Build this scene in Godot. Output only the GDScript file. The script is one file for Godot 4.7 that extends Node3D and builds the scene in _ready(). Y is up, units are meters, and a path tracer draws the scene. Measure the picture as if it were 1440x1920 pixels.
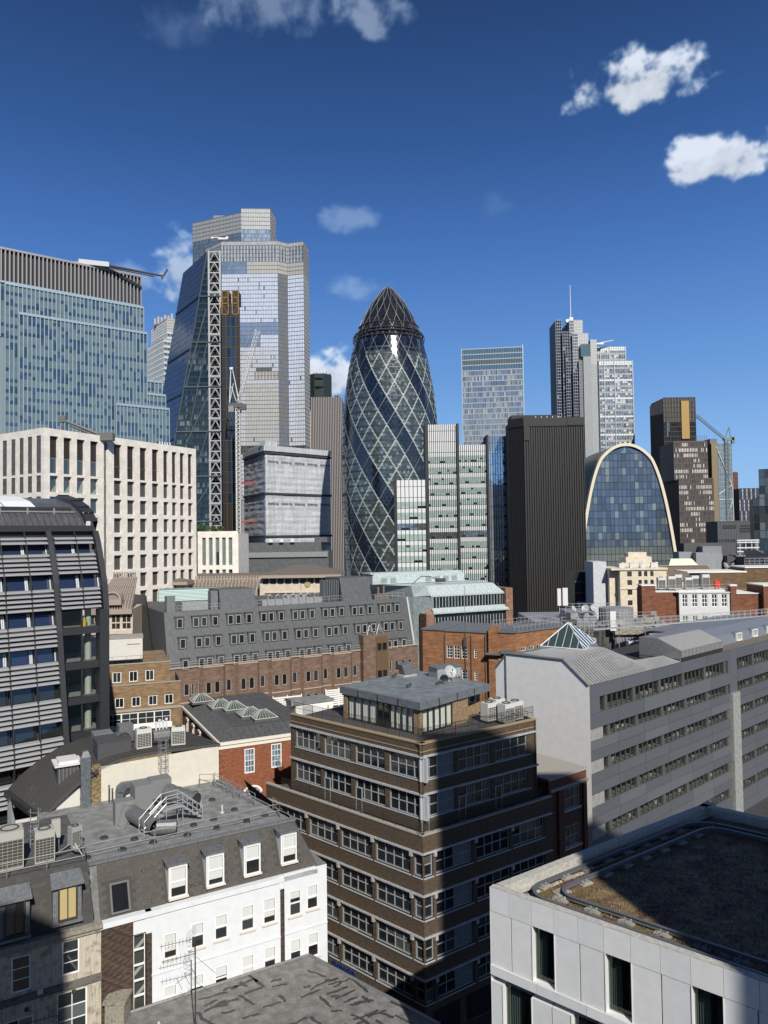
extends Node3D

var rng := RandomNumberGenerator.new()
var mats := {}
var texs := {}
var shapes := {}
var used := {}

# ---------------------------------------------------------------- mesh builder
class MB:
	var p := PackedVector3Array()
	var c := PackedColorArray()
	var x := Transform3D.IDENTITY
	func t(a: Vector3, b: Vector3, d: Vector3, k := Color.WHITE) -> void:
		p.push_back(x * a); p.push_back(x * d); p.push_back(x * b)
		c.push_back(k); c.push_back(k); c.push_back(k)
	func q(a: Vector3, b: Vector3, d: Vector3, e: Vector3, k := Color.WHITE) -> void:
		t(a, b, d, k); t(a, d, e, k)
	func rect(x0: float, y0: float, x1: float, y1: float, z := 0.0, k := Color.WHITE) -> void:
		q(Vector3(x0, y0, z), Vector3(x1, y0, z), Vector3(x1, y1, z), Vector3(x0, y1, z), k)
	func box(x0: float, y0: float, z0: float, x1: float, y1: float, z1: float, k := Color.WHITE) -> void:
		var a := Vector3(x0, y0, z1); var b := Vector3(x1, y0, z1); var d := Vector3(x1, y1, z1); var e := Vector3(x0, y1, z1)
		var f := Vector3(x0, y0, z0); var g := Vector3(x1, y0, z0); var h := Vector3(x1, y1, z0); var i := Vector3(x0, y1, z0)
		q(a, b, d, e, k); q(g, f, i, h, k); q(f, a, e, i, k); q(b, g, h, d, k); q(e, d, h, i, k); q(f, g, b, a, k)
	func cbox(m: Vector3, s: Vector3, k := Color.WHITE) -> void:
		box(m.x - s.x / 2, m.y - s.y / 2, m.z - s.z / 2, m.x + s.x / 2, m.y + s.y / 2, m.z + s.z / 2, k)
	func tube(a: Vector3, b: Vector3, r: float, n := 5, k := Color.WHITE, r2 := -1.0, caps := true) -> void:
		if r2 < 0: r2 = r
		var d := (b - a).normalized()
		var u := d.cross(Vector3.UP if absf(d.y) < 0.9 else Vector3.RIGHT).normalized()
		var v := d.cross(u)
		for i in n:
			var w0 := u * cos(TAU * i / n) + v * sin(TAU * i / n)
			var w1 := u * cos(TAU * (i + 1) / n) + v * sin(TAU * (i + 1) / n)
			q(a + w0 * r, a + w1 * r, b + w1 * r2, b + w0 * r2, k)
			if caps:
				t(b, b + w0 * r2, b + w1 * r2, k); t(a, a + w1 * r, a + w0 * r, k)
	func path(pts: Array, r: float, n := 5, k := Color.WHITE) -> void:
		for i in pts.size() - 1: tube(pts[i], pts[i + 1], r, n, k)
	# vertical prism over a polygon given as (x, z)
	func prism(poly: Array, y0: float, y1: float, k := Color.WHITE, floor_too := false) -> void:
		var n := poly.size(); var pv := PackedVector2Array(poly)
		for i in n:
			var a: Vector2 = poly[i]; var b: Vector2 = poly[(i + 1) % n]
			q(Vector3(a.x, y0, a.y), Vector3(b.x, y0, b.y), Vector3(b.x, y1, b.y), Vector3(a.x, y1, a.y), k)
		var id := Geometry2D.triangulate_polygon(pv)
		for i in range(0, id.size(), 3):
			t(Vector3(pv[id[i]].x, y1, pv[id[i]].y), Vector3(pv[id[i + 1]].x, y1, pv[id[i + 1]].y), Vector3(pv[id[i + 2]].x, y1, pv[id[i + 2]].y), k)
			if floor_too: t(Vector3(pv[id[i]].x, y0, pv[id[i]].y), Vector3(pv[id[i + 2]].x, y0, pv[id[i + 2]].y), Vector3(pv[id[i + 1]].x, y0, pv[id[i + 1]].y), k)
	# flat polygon (x, y) extruded from z0 to z1
	func slab(poly: Array, z0: float, z1: float, k := Color.WHITE) -> void:
		var n := poly.size(); var pv := PackedVector2Array(poly)
		for i in n:
			var a: Vector2 = poly[i]; var b: Vector2 = poly[(i + 1) % n]
			q(Vector3(a.x, a.y, z1), Vector3(a.x, a.y, z0), Vector3(b.x, b.y, z0), Vector3(b.x, b.y, z1), k)
		var id := Geometry2D.triangulate_polygon(pv)
		for i in range(0, id.size(), 3):
			for z in [z0, z1]:
				t(Vector3(pv[id[i]].x, pv[id[i]].y, z), Vector3(pv[id[i + 1]].x, pv[id[i + 1]].y, z), Vector3(pv[id[i + 2]].x, pv[id[i + 2]].y, z), k)
	# a wall face at z = 0 with openings, each with reveals going back by dep
	func wall(x0: float, y0: float, x1: float, y1: float, holes: Array, dep := 0.15, k := Color.WHITE) -> void:
		var ys := [y0, y1]
		for h in holes:
			for v in [h.position.y, h.end.y]:
				if v > y0 and v < y1 and not ys.has(v): ys.append(v)
		ys.sort()
		for j in ys.size() - 1:
			var ya: float = ys[j]; var yb: float = ys[j + 1]; var ym := (ya + yb) / 2
			if yb - ya < 1e-4: continue
			var cut := []
			for h in holes:
				if h.position.y < ym and h.end.y > ym: cut.append(h)
			cut.sort_custom(func(m, n): return m.position.x < n.position.x)
			var cx := x0
			for h in cut:
				if h.position.x > cx: rect(cx, ya, h.position.x, yb, 0, k)
				cx = maxf(cx, h.end.x)
			if cx < x1: rect(cx, ya, x1, yb, 0, k)
		for h in holes:
			var a: float = h.position.x; var b: float = h.end.x; var e: float = h.position.y; var f: float = h.end.y
			q(Vector3(a, e, -dep), Vector3(a, e, 0), Vector3(a, f, 0), Vector3(a, f, -dep), k)
			q(Vector3(b, e, 0), Vector3(b, e, -dep), Vector3(b, f, -dep), Vector3(b, f, 0), k)
			q(Vector3(a, e, -dep), Vector3(b, e, -dep), Vector3(b, e, 0), Vector3(a, e, 0), k)
			q(Vector3(a, f, 0), Vector3(b, f, 0), Vector3(b, f, -dep), Vector3(a, f, -dep), k)
	func mesh() -> ArrayMesh:
		var m := ArrayMesh.new()
		var a := []; a.resize(Mesh.ARRAY_MAX)
		a[Mesh.ARRAY_VERTEX] = p; a[Mesh.ARRAY_COLOR] = c
		m.add_surface_from_arrays(Mesh.PRIMITIVE_TRIANGLES, a)
		return m

func mb(xf := Transform3D.IDENTITY) -> MB:
	var m := MB.new(); m.x = xf; return m

func fr(ox: float, oy: float, oz: float, deg := 0.0) -> Transform3D:
	return Transform3D(Basis(Vector3.UP, deg_to_rad(deg)), Vector3(ox, oy, oz))

# ---------------------------------------------------------------- objects
func numbered(n: String) -> String:
	if not used.has(n):
		used[n] = 0
		return n
	used[n] += 1
	return "%s_%03d" % [n, used[n]]

func thing(called: String, label: String, cat: String, at := Vector3.ZERO, deg := 0.0, group := "") -> Node3D:
	var o := Node3D.new(); o.name = numbered(called); add_child(o)
	o.position = at; o.rotation.y = deg_to_rad(deg)
	o.set_meta("label", label); o.set_meta("category", cat)
	if group != "": o.set_meta("group", group)
	return o

func part(par: Node, called: String, m, mat: Material, stuff := false, xf := Transform3D.IDENTITY) -> MeshInstance3D:
	var o := MeshInstance3D.new(); o.name = called
	var me: ArrayMesh = m.mesh() if m is MB else m
	o.mesh = me
	o.material_override = mat
	o.transform = xf
	par.add_child(o, true)
	if stuff: o.set_meta("kind", "stuff")
	return o

func structure(called: String, m: MB, mat: Material) -> MeshInstance3D:
	var o := part(self, called, m, mat)
	o.set_meta("kind", "structure")
	return o

func copy_of(o: Node3D, label: String, at: Vector3, deg: float) -> Node3D:
	var r: Node3D = o.duplicate()
	var base := String(o.name)
	if base.length() > 4 and base[base.length() - 4] == "_" and base.substr(base.length() - 3).is_valid_int(): base = base.substr(0, base.length() - 4)
	r.name = numbered(base); add_child(r)
	r.position = at; r.rotation.y = deg_to_rad(deg); r.set_meta("label", label)
	return r

# ---------------------------------------------------------------- textures and materials
func seamless(size: int, freq: float, oct: int, sd: int, kind := FastNoiseLite.TYPE_SIMPLEX_SMOOTH) -> PackedByteArray:
	var n := FastNoiseLite.new(); n.seed = sd; n.frequency = freq; n.fractal_octaves = oct; n.noise_type = kind
	var im := n.get_seamless_image(size, size); im.convert(Image.FORMAT_L8)
	return im.get_data()

func tex_from(d: PackedByteArray, size: int, fmt := Image.FORMAT_L8) -> ImageTexture:
	var im := Image.create_from_data(size, size, false, fmt, d)
	return ImageTexture.create_from_image(im)

func tex(kind: String) -> Texture2D:
	if texs.has(kind): return texs[kind]
	var s := 512
	var a := seamless(s, 0.012, 5, kind.hash() % 1000)
	var b := seamless(s, 0.06, 3, kind.hash() % 777 + 5)
	var d := PackedByteArray(); d.resize(s * s)
	match kind:
		"plaster":
			for i in s * s: d[i] = int(clampf(228 + (a[i] - 128) * 0.04 + (b[i] - 128) * 0.02, 0, 255))
		"concrete":
			for i in s * s: d[i] = int(clampf(205 + (a[i] - 128) * 0.16 + (b[i] - 128) * 0.1, 0, 255))
		"felt":
			for i in s * s: d[i] = int(clampf(195 + (a[i] - 128) * 0.24 + (b[i] - 128) * 0.14, 0, 255))
		"streak":   # rain streaks: noise drawn out downwards
			for y in s:
				for x in s:
					var v := a[((y / 12) % s) * s + x]; var w := b[((y / 20) % s) * s + x]
					d[y * s + x] = int(clampf(212 + (v - 128) * 0.12 + (w - 128) * 0.14 + (b[y * s + x] - 128) * 0.06, 0, 255))
		"dirt":     # strong stains running down a wall
			for y in s:
				for x in s:
					var v := a[y * s + x]; var w := b[((y / 16) % s) * s + x]
					d[y * s + x] = int(clampf(212 + minf(0, v - 122) * 0.5 + minf(0, (w - 112)) * 0.55 + (b[y * s + x] - 128) * 0.07, 40, 255))
		"brick":
			var cols := 11; var rows := 32
			for y in s:
				var r := y / 16
				for x in s:
					var u := float(x) / s * cols + 0.5 * (r % 2)
					var f := u - floorf(u)
					var hsh := ((int(u) % cols) * 7919 + r * 104729) % 97
					var v := 168.0 + (hsh - 48) * 0.95 + (a[y * s + x] - 128) * 0.2 + (b[y * s + x] - 128) * 0.12
					if y % 16 < 2 or f < 0.05: v = 196.0 + (b[y * s + x] - 128) * 0.3
					d[y * s + x] = int(clampf(v, 0, 255))
		"brickfar": # courses too fine to see: tone drawn out sideways
			for y in s:
				for x in s:
					d[y * s + x] = int(clampf(196 + (b[y * s + (x / 7) % s] - 128) * 0.3 + (a[y * s + x] - 128) * 0.16, 0, 255))
		"stone":    # ashlar with faint joints
			for y in s:
				var r := y / 64
				for x in s:
					var xx := (x + (64 if r % 2 else 0)) % s
					var hsh := ((xx / 128) * 31 + r * 17) % 13
					var v := 226.0 + (hsh - 6) * 1.2 + (a[y * s + x] - 128) * 0.04 + (b[y * s + x] - 128) * 0.05
					if y % 64 < 2 or xx % 128 < 2: v -= 26
					d[y * s + x] = int(clampf(v, 0, 255))
		"seam":     # sheet metal weathering
			for y in s:
				for x in s:
					var v := a[y * s + x]; var w := b[((y / 8) % s) * s + x]
					d[y * s + x] = int(clampf(208 + (v - 128) * 0.14 + (w - 128) * 0.2, 0, 255))
		"fine":
			for i in s * s: d[i] = int(clampf(215 + (b[i] - 128) * 0.45 + (a[i] - 128) * 0.2, 0, 255))
	texs[kind] = tex_from(d, s)
	return texs[kind]

# col is a linear, real-world base colour
func mt(called: String, col: Color, rough := 0.8, metal := 0.0, t := "", span := 4.0, vcol := false) -> StandardMaterial3D:
	if mats.has(called): return mats[called]
	var m := StandardMaterial3D.new()
	m.albedo_color = col.linear_to_srgb()
	m.roughness = rough; m.metallic = metal
	m.vertex_color_use_as_albedo = vcol
	if t != "":
		m.albedo_texture = tex(t)
		m.uv1_triplanar = true
		m.uv1_triplanar_sharpness = 8.0
		m.uv1_scale = Vector3.ONE / span
	mats[called] = m
	return m

func glass(called: String, col: Color, rough := 0.03, metal := 0.0, spec := 0.8, vcol := false) -> StandardMaterial3D:
	var m := mt(called, col, rough, metal, "", 1.0, vcol)
	m.metallic_specular = spec
	return m

func clear_glass() -> StandardMaterial3D:
	if mats.has("clear"): return mats["clear"]
	var m := StandardMaterial3D.new()
	m.transparency = BaseMaterial3D.TRANSPARENCY_ALPHA
	m.albedo_color = Color(0.12, 0.17, 0.16, 0.18); m.roughness = 0.0; m.metallic_specular = 0.8
	mats["clear"] = m
	return m

# ---------------------------------------------------------------- repeated pieces
# frame with nx by ny lights, its lower left corner at the origin of xf
func window(par: Node, xf: Transform3D, w: float, h: float, nx: int, ny: int, fm: Material, pm, fw := 0.06, opts := {}) -> MeshInstance3D:
	var bw: float = opts.get("bar", fw * 0.6); var dp: float = opts.get("depth", 0.07)
	var key := "%0.2f %0.2f %d %d %0.3f %0.3f %0.2f" % [w, h, nx, ny, fw, bw, dp]
	if not shapes.has(key):
		var m := mb()
		m.box(0, 0, 0, fw, h, dp); m.box(w - fw, 0, 0, w, h, dp)
		m.box(fw, 0, 0, w - fw, fw, dp); m.box(fw, h - fw, 0, w - fw, h, dp)
		for i in range(1, nx):
			var x := fw + (w - 2 * fw) * i / nx
			m.box(x - bw / 2, fw, 0, x + bw / 2, h - fw, dp * 0.8)
		for j in range(1, ny):
			var y := fw + (h - 2 * fw) * j / ny
			m.box(fw, y - bw / 2, 0, w - fw, y + bw / 2, dp * 0.75)
		shapes[key] = m.mesh()
	var o := part(par, opts.get("name", "window"), shapes[key], fm, false, xf)
	var each: bool = opts.get("panes", false)
	var pw := (w - 2 * fw) / (nx if each else 1); var ph := (h - 2 * fw) / (ny if each else 1)
	for i in (nx if each else 1):
		for j in (ny if each else 1):
			var vr := rng.randi_range(0, 5)
			var pk := "pane %0.2f %0.2f %d" % [pw, ph, vr]
			if not shapes.has(pk):
				var m := mb(); var e := 0.006
				var r := RandomNumberGenerator.new(); r.seed = vr * 91 + 3
				m.q(Vector3(0, 0, r.randf_range(-e, e)), Vector3(pw, 0, r.randf_range(-e, e)), Vector3(pw, ph, r.randf_range(-e, e)), Vector3(0, ph, r.randf_range(-e, e)))
				shapes[pk] = m.mesh()
			var mat: Material = pm if pm is Material else pm[rng.randi() % pm.size()]
			part(o, "pane", shapes[pk], mat, false, Transform3D(Basis.IDENTITY, Vector3(fw + pw * i, fw + ph * j, 0.018)))
	return o

# curtain wall: nx by ny cells; fill(i, j) gives [kind, colour] with kind 0 glass, 1 panel, 2 nothing
func curtain(g: MB, pn: MB, mu: MB, w: float, h: float, nx: int, ny: int, fill: Callable, mv := 0.12, md := 0.12, mh := 0.15, tilt := 0.004) -> void:
	var cw := w / nx; var ch := h / ny
	for i in nx:
		for j in ny:
			var f: Array = fill.call(i, j)
			if f[0] == 2: continue
			var a := rng.randf_range(-tilt, tilt) * cw; var b := rng.randf_range(-tilt, tilt) * ch
			var m := g if f[0] == 0 else pn
			if f[0] == 1: a = 0; b = 0
			var x0 := cw * i; var y0 := ch * j
			m.q(Vector3(x0, y0, -a - b), Vector3(x0 + cw, y0, a - b), Vector3(x0 + cw, y0 + ch, a + b), Vector3(x0, y0 + ch, -a + b), f[1])
	if mv > 0:
		for i in nx + 1: mu.box(cw * i - mv / 2, 0, 0, cw * i + mv / 2, h, md)
	if mh > 0:
		for j in ny + 1: mu.box(0, ch * j - mh / 2, 0, w, ch * j + mh / 2, md * 0.7)

func railing(par: Node, pts: Array, hgt: float, mat: Material, step := 1.5, r := 0.025, rails := 2, called := "railing", bars := 0.0) -> MeshInstance3D:
	var m := mb()
	for i in pts.size() - 1:
		var a: Vector3 = pts[i]; var b: Vector3 = pts[i + 1]
		for k in rails: m.tube(a + Vector3.UP * hgt * (k + 1) / rails, b + Vector3.UP * hgt * (k + 1) / rails, r, 4)
		var n := maxi(1, int(a.distance_to(b) / step))
		for k in n + 1: m.tube(a.lerp(b, float(k) / n), a.lerp(b, float(k) / n) + Vector3.UP * hgt, r, 4)
		if bars > 0:
			var nb := int(a.distance_to(b) / bars)
			for k in nb:
				var q := a.lerp(b, (k + 0.5) / nb)
				m.box(q.x - 0.008, q.y + 0.08, q.z - 0.008, q.x + 0.008, q.y + hgt, q.z + 0.008)
	return part(par, called, m, mat)

# condenser: casing on feet with a front grille of slats and a fan ring
func condenser(label: String, at: Vector3, deg: float, w: float, h: float, d: float, body: Material, dark: Material, group := "", fans := 0) -> Node3D:
	var t := thing("air_conditioner", label, "air conditioner", at, deg, group)
	var m := mb(); var e := 0.05
	m.box(0, 0.12, 0, e, h, d); m.box(w - e, 0.12, 0, w, h, d)
	m.box(e, h - 0.22 * h, 0, w - e, h, d); m.box(e, 0.12, 0, w - e, 0.2, d); m.box(e, 0.2, 0, w - e, h * 0.78, 0.04)
	part(t, "casing", m, body)
	m = mb(); m.box(e, 0.2, 0.05, w - e, h * 0.78, d - 0.06); part(t, "coil", m, dark)
	m = mb()
	for k in 9:
		var y := 0.24 + (h * 0.76 - 0.24) * k / 8.0
		m.box(e, y, d - 0.05, w - e, y + 0.018, d - 0.02)
	for k in 6: m.box(e + (w - 2 * e) * k / 5.0 - 0.008, 0.2, d - 0.055, e + (w - 2 * e) * k / 5.0 + 0.008, h * 0.78, d - 0.025)
	part(t, "grille", m, body)
	m = mb(); for s in [0.08, w - 0.16]: m.box(s, 0, 0.05, s + 0.08, 0.12, d - 0.05)
	part(t, "foot", m, dark)
	m = mb()
	for k in 10:
		var a0 := TAU * k / 10; var a1 := TAU * (k + 1) / 10; var r := minf(w, d) * 0.36
		m.tube(Vector3(w / 2 + cos(a0) * r, h + 0.04, d / 2 + sin(a0) * r), Vector3(w / 2 + cos(a1) * r, h + 0.04, d / 2 + sin(a1) * r), 0.05, 4)
	part(t, "fan_ring", m, dark)
	return t

# ---------------------------------------------------------------- camera, sky, sun
func sky_image() -> Image:
	var w := 4096; var h := 2048
	var im := Image.create(w, h, false, Image.FORMAT_RGB8)
	var stops := [[-90.0, Color(0.44, 0.49, 0.52)], [-1.0, Color(0.56, 0.64, 0.73)], [0.0, Color(0.645, 0.805, 0.955)], [6.0, Color(0.55, 0.73, 0.935)], [12.0, Color(0.42, 0.615, 0.86)], [20.0, Color(0.30, 0.48, 0.755)], [28.0, Color(0.21, 0.36, 0.595)], [36.0, Color(0.16, 0.275, 0.465)], [55.0, Color(0.125, 0.22, 0.38)], [90.0, Color(0.10, 0.185, 0.33)]]
	var row := []
	for y in h:
		var el := 90.0 - 180.0 * (y + 0.5) / h
		var k := 0
		while k < stops.size() - 2 and el > stops[k + 1][0]: k += 1
		var f := clampf((el - stops[k][0]) / (stops[k + 1][0] - stops[k][0]), 0, 1)
		var col: Color = stops[k][1].lerp(stops[k + 1][1], f)
		row.append(col)
		im.fill_rect(Rect2i(0, y, w, 1), col)
	var n := FastNoiseLite.new(); n.seed = 41; n.fractal_octaves = 6; n.frequency = 0.24; n.fractal_gain = 0.58
	var n2 := FastNoiseLite.new(); n2.seed = 7; n2.fractal_octaves = 4; n2.frequency = 0.07
	# clouds: azimuth from straight ahead, elevation, half width, half height (degrees), density
	var cl := [[19.3, 30.1, 5.3, 2.1, 1.15], [24.7, 24.7, 4.4, 1.9, 1.1], [-0.3, 35.7, 3.0, 2.2, 0.5], [-9.0, 36.0, 4.6, 2.8, 0.4], [-15.4, 34.2, 3.4, 1.8, 0.2],
		[-15.3, 19.4, 2.4, 2.9, 0.7], [-2.5, 23.2, 2.8, 1.2, 0.34], [-2.2, 18.5, 3.2, 1.1, 0.34], [-4.3, 12.3, 3.6, 2.4, 1.15], [-19.3, 18.5, 3.2, 1.2, 0.4], [9.0, 23.6, 1.4, 1.5, 0.16]]
	var r2 := RandomNumberGenerator.new(); r2.seed = 12
	for k in 46:   # the same broken cumulus goes on all round
		var az := r2.randf_range(42, 318)
		var el := 4.0 + 34.0 * pow(r2.randf(), 1.5)
		var sz := r2.randf_range(5.0, 13.0)
		cl.append([az, el, sz, sz * r2.randf_range(0.25, 0.4), r2.randf_range(0.5, 1.15)])
	for c in cl:
		var cx: float = (c[0] / 360.0) * w + w; var cy: float = (90.0 - c[1]) / 180.0 * h
		var rx: float = c[2] / 360.0 * w / cos(deg_to_rad(c[1])) * 1.12; var ry: float = c[3] / 180.0 * h * 1.25
		var front: bool = absf(c[0]) < 42.0
		var st := 1 if front else 3
		for y in range(int(cy - ry), int(cy + ry), st):
			if y < 0 or y >= h / 2 - 4: continue
			for x0 in range(int(cx - rx), int(cx + rx), st):
				var dx: float = (x0 - cx) / rx; var dy: float = (y - cy) / ry
				var e: float = 1.0 - dx * dx - dy * dy * (1.0 if dy < 0 else 1.6)
				if e <= 0: continue
				var u := x0 * 0.0879; var v := y * 0.0879
				var s := n.get_noise_2d(u, v * 1.25) * 1.15 + n2.get_noise_2d(u + 90, v) * 0.45
				var a := clampf((s * 1.0 + e * 1.65 - 0.72) * 1.6 * minf(1.0, c[4] + 0.15), 0, 1)
				a = a * a * (3 - 2 * a) * minf(1.0, c[4])
				if a <= 0.004: continue
				var lit := clampf(0.95 - dy * 0.13 + s * 0.12, 0.66, 1.0)
				var x := posmod(x0, w)
				var was: Color = im.get_pixel(x, y)
				var col: Color = was.lerp(Color(lit * 0.93, lit * 0.955, lit), a * 0.93)
				if st == 1: im.set_pixel(x, y, col)
				else: im.fill_rect(Rect2i(x, y, mini(st, w - x), st), col)
	return im

func setting() -> void:
	var cam := Camera3D.new(); cam.name = "camera"
	cam.transform = Transform3D(Basis(Vector3.RIGHT, deg_to_rad(1.85)) * Basis(Vector3.BACK, deg_to_rad(-0.8)), Vector3(0, 38, 0))
	cam.fov = 68.88; cam.near = 0.1; cam.far = 6000.0
	add_child(cam); cam.current = true
	var sk := PanoramaSkyMaterial.new(); sk.panorama = ImageTexture.create_from_image(sky_image()); sk.energy_multiplier = 1.0
	var sky := Sky.new(); sky.sky_material = sk
	var e := Environment.new(); e.background_mode = Environment.BG_SKY; e.sky = sky
	e.background_energy_multiplier = 0.88
	e.tonemap_mode = Environment.TONE_MAPPER_LINEAR; e.tonemap_exposure = 1.12
	e.sdfgi_enabled = true; e.ssao_enabled = true; e.ssil_enabled = true
	var we := WorldEnvironment.new(); we.name = "world"; we.environment = e; add_child(we)
	var sun := DirectionalLight3D.new(); sun.name = "sun"
	add_child(sun)
	sun.look_at_from_position(Vector3.ZERO, -Vector3(0.234, 0.629, 0.741), Vector3.UP)
	sun.light_energy = 1.6; sun.light_color = Color(1.0, 0.98, 0.94); sun.light_angular_distance = 0.5; sun.shadow_enabled = true
	var g := mb(); g.rect(-3000, -3000, 3000, 3000, 0)
	g.x = Transform3D.IDENTITY
	var gm := mb(Transform3D(Basis(Vector3.RIGHT, -PI / 2), Vector3.ZERO)); gm.rect(-3000, -3000, 3000, 3000, 0)
	structure("ground", gm, mt("asphalt", Color(0.06, 0.06, 0.062), 0.9, 0, "fine", 6.0))

# ---------------------------------------------------------------- far towers
func g_col() -> StandardMaterial3D: return glass("tinted_glass", Color.WHITE, 0.06, 0.35, 0.9, true)
func g_mirror() -> StandardMaterial3D: return glass("mirror_glass", Color.WHITE, 0.05, 0.75, 1.0, true)
func p_col() -> StandardMaterial3D: return mt("panels", Color.WHITE, 0.32, 0.0, "", 1.0, true)
func v_col() -> StandardMaterial3D: return mt("painted", Color.WHITE, 0.7, 0.0, "", 1.0, true)

func jit(c: Color, a: float) -> Color:
	var f := 1.0 + rng.randf_range(-a, a)
	return Color(c.r * f, c.g * f, c.b * f)

func finish(t: Node3D, g: MB, pn: MB, mu: MB, gm: Material, mm: Material) -> void:
	if g.p.size(): part(t, "glazing", g, gm, true)
	if pn.p.size(): part(t, "panels", pn, p_col(), true)
	if mu.p.size(): part(t, "mullions", mu, mm, true)

# stepped blue-green tower at the left with a crown of dark fins
func teal_tower() -> void:
	var t := thing("office_tower", "blue-green stepped office tower with a crown of dark fins, left edge", "tower", Vector3(-118.58, 0, -230), 38)
	var body := mt("teal_body", Color(0.16, 0.21, 0.24), 0.6)
	var g := mb(); var pn := mb(); var mu := mb(); var bd := mb()
	var fl := 3.42
	for v in [[-22.0, 44.2, 118.8, 0.0, 100.0], [1.2, 44.8, 118.2, 1.3, 64.0], [4.9, 45.4, 109.0, 2.8, 58.0], [44.6, 51.4, 93.0, 1.0, 60.0], [45.0, 52.2, 88.2, 2.2, 60.0], [34.4, 52.7, 83.2, 4.2, 58.0]]:
		var n := int((v[2] - v[4]) / fl); var y0: float = v[2] - n * fl
		var w: float = v[1] - v[0]; var nx := int(w / 1.22)
		bd.box(v[0], 0, -38, v[1], v[2], v[3] - 0.1)
		var xf := fr(v[0], y0, v[3])
		g.x = xf; pn.x = xf; mu.x = xf
		var keep := {}
		var fill := func(i, j):
			var r: int = j % 3
			if r == 0:
				return [0, jit(Color(0.05, 0.085, 0.13), 0.3)] if rng.randf() < 0.72 else [1, jit(Color(0.098, 0.145, 0.165), 0.06)]
			if r == 1: keep[i] = rng.randf() < (0.42 if sin(j * 0.5 + i * 0.23) > 0.2 else 0.16)
			return [0, jit(Color(0.06, 0.10, 0.155), 0.25)] if keep[i] and (r == 1 or rng.randf() < 0.6) else [1, jit(Color(0.11, 0.16, 0.182), 0.07)]
		curtain(g, pn, mu, w, n * fl, nx, n * 3, fill, 0.26, 0.3, 0.0)
		mu.box(0, n * fl - 0.3, 0, w, n * fl + 0.5, 0.35)
	part(t, "body", bd, body)
	finish(t, g, pn, mu, g_col(), mt("teal_mullion", Color(0.30, 0.38, 0.43), 0.45, 0.3))
	var dk := mb(); dk.box(-22, 118.8, -38, 44.2, 129.3, -0.6); part(t, "crown", dk, mt("louvre_dark", Color(0.018, 0.016, 0.016), 0.8))
	var f := mb()
	for k in 55:
		var x := -22 + k * 1.226
		f.box(x, 118.8, -0.6, x + 0.42, 129.3, 0.25)
	f.box(-22, 129.2, -1, 44.3, 129.9, 0.35); f.box(-22, 118.6, -0.5, 44.3, 119.0, 0.5)
	part(t, "crown_fins", f, mt("fin_grey", Color(0.27, 0.27, 0.28), 0.5, 0.3))
	# roof cleaning arm, folded along the top edge
	var c := thing("cleaning_crane", "folded window cleaning arm lying along the dark finned roof", "crane", Vector3(-100.6, 129.3, -246), 20)
	var b := mb(); b.box(0, 0.6, -1, 9.5, 2.2, 1); b.box(-1.5, 0, -0.8, 1.5, 1.2, 0.8); part(c, "counterweight", b, mt("arm_light", Color(0.42, 0.43, 0.44), 0.5))
	b = mb(); b.tube(Vector3(8, 1.4, 0), Vector3(27, -0.4, 0), 0.5, 6, Color.WHITE, 0.32); b.tube(Vector3(8, 0.7, 0), Vector3(24, -0.9, 0), 0.22, 5); part(c, "jib", b, mt("arm_dark", Color(0.05, 0.05, 0.055), 0.6))
	b = mb(); b.tube(Vector3(27, -0.6, 0), Vector3(28.5, 2.0, 0), 0.3, 5); b.tube(Vector3(26.6, -1.4, 0), Vector3(27.2, 0.0, 0), 0.35, 5); part(c, "hook_arm", b, mt("arm_dark", Color.BLACK))

func pale_curved_block() -> void:
	var t := thing("office_tower", "pale stepped office block peeping out left of the dark wedge tower", "tower", Vector3(-156.4, 0, -540), 0)
	var g := mb(); var pn := mb(); var mu := mb(); var bd := mb()
	for v in [[0.0, 0.0, 200.5, 150.0, 31.0], [3.6, -2.4, 184.0, 95.0, 40.0]]:
		var o: float = v[0]
		for s in 2:
			var w: float = v[4] if s == 0 else 14.0
			var xf := fr(v[1] + o * 0.3, 0, o) * (fr(0, v[3], 0, -52.5) * fr(-w, 0, 0) if s == 0 else fr(0, v[3], 0, 38))
			g.x = xf; pn.x = xf; mu.x = xf
			var fl := 4.0; var n := int((v[2] - v[3]) / fl)
			var fill := func(i, j):
				if j >= n * 2 - 4 and o == 0.0: return [1, jit(Color(0.40, 0.39, 0.36), 0.05)]
				return [1, jit(Color(0.50, 0.52, 0.53), 0.05)] if j % 2 == 1 else [0, jit(Color(0.10, 0.13, 0.15), 0.5)]
			curtain(g, pn, mu, w, n * fl, int(w / 2.2), n * 2, fill, 0.22, 0.3, 0.2)
		var p0: Vector3 = fr(0, 0, 0, -52.5) * Vector3(-v[4] + 0.1, 0, -0.2); var p1: Vector3 = fr(0, 0, 0, 38) * Vector3(14, 0, -0.2)
		bd.x = fr(v[1] + o * 0.3, 0, o)
		bd.prism([Vector2(p0.x, p0.z), Vector2(0, -0.3), Vector2(p1.x, p1.z), Vector2(0, -40)], 0, v[2] - 1.0)
	part(t, "body", bd, mt("pale_body", Color(0.32, 0.33, 0.33), 0.7))
	finish(t, g, pn, mu, g_col(), mt("pale_mullion", Color(0.5, 0.52, 0.53), 0.4, 0.3))
	var r := mb()
	for k in 6: r.box(-14 + k * 3, 199, -17 + k * 1.7, -12.6 + k * 3, 203.5 + (k % 2), -15 + k * 1.7)
	part(t, "roof_plant", r, mt("plant_pale", Color(0.35, 0.36, 0.36), 0.6))

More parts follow.
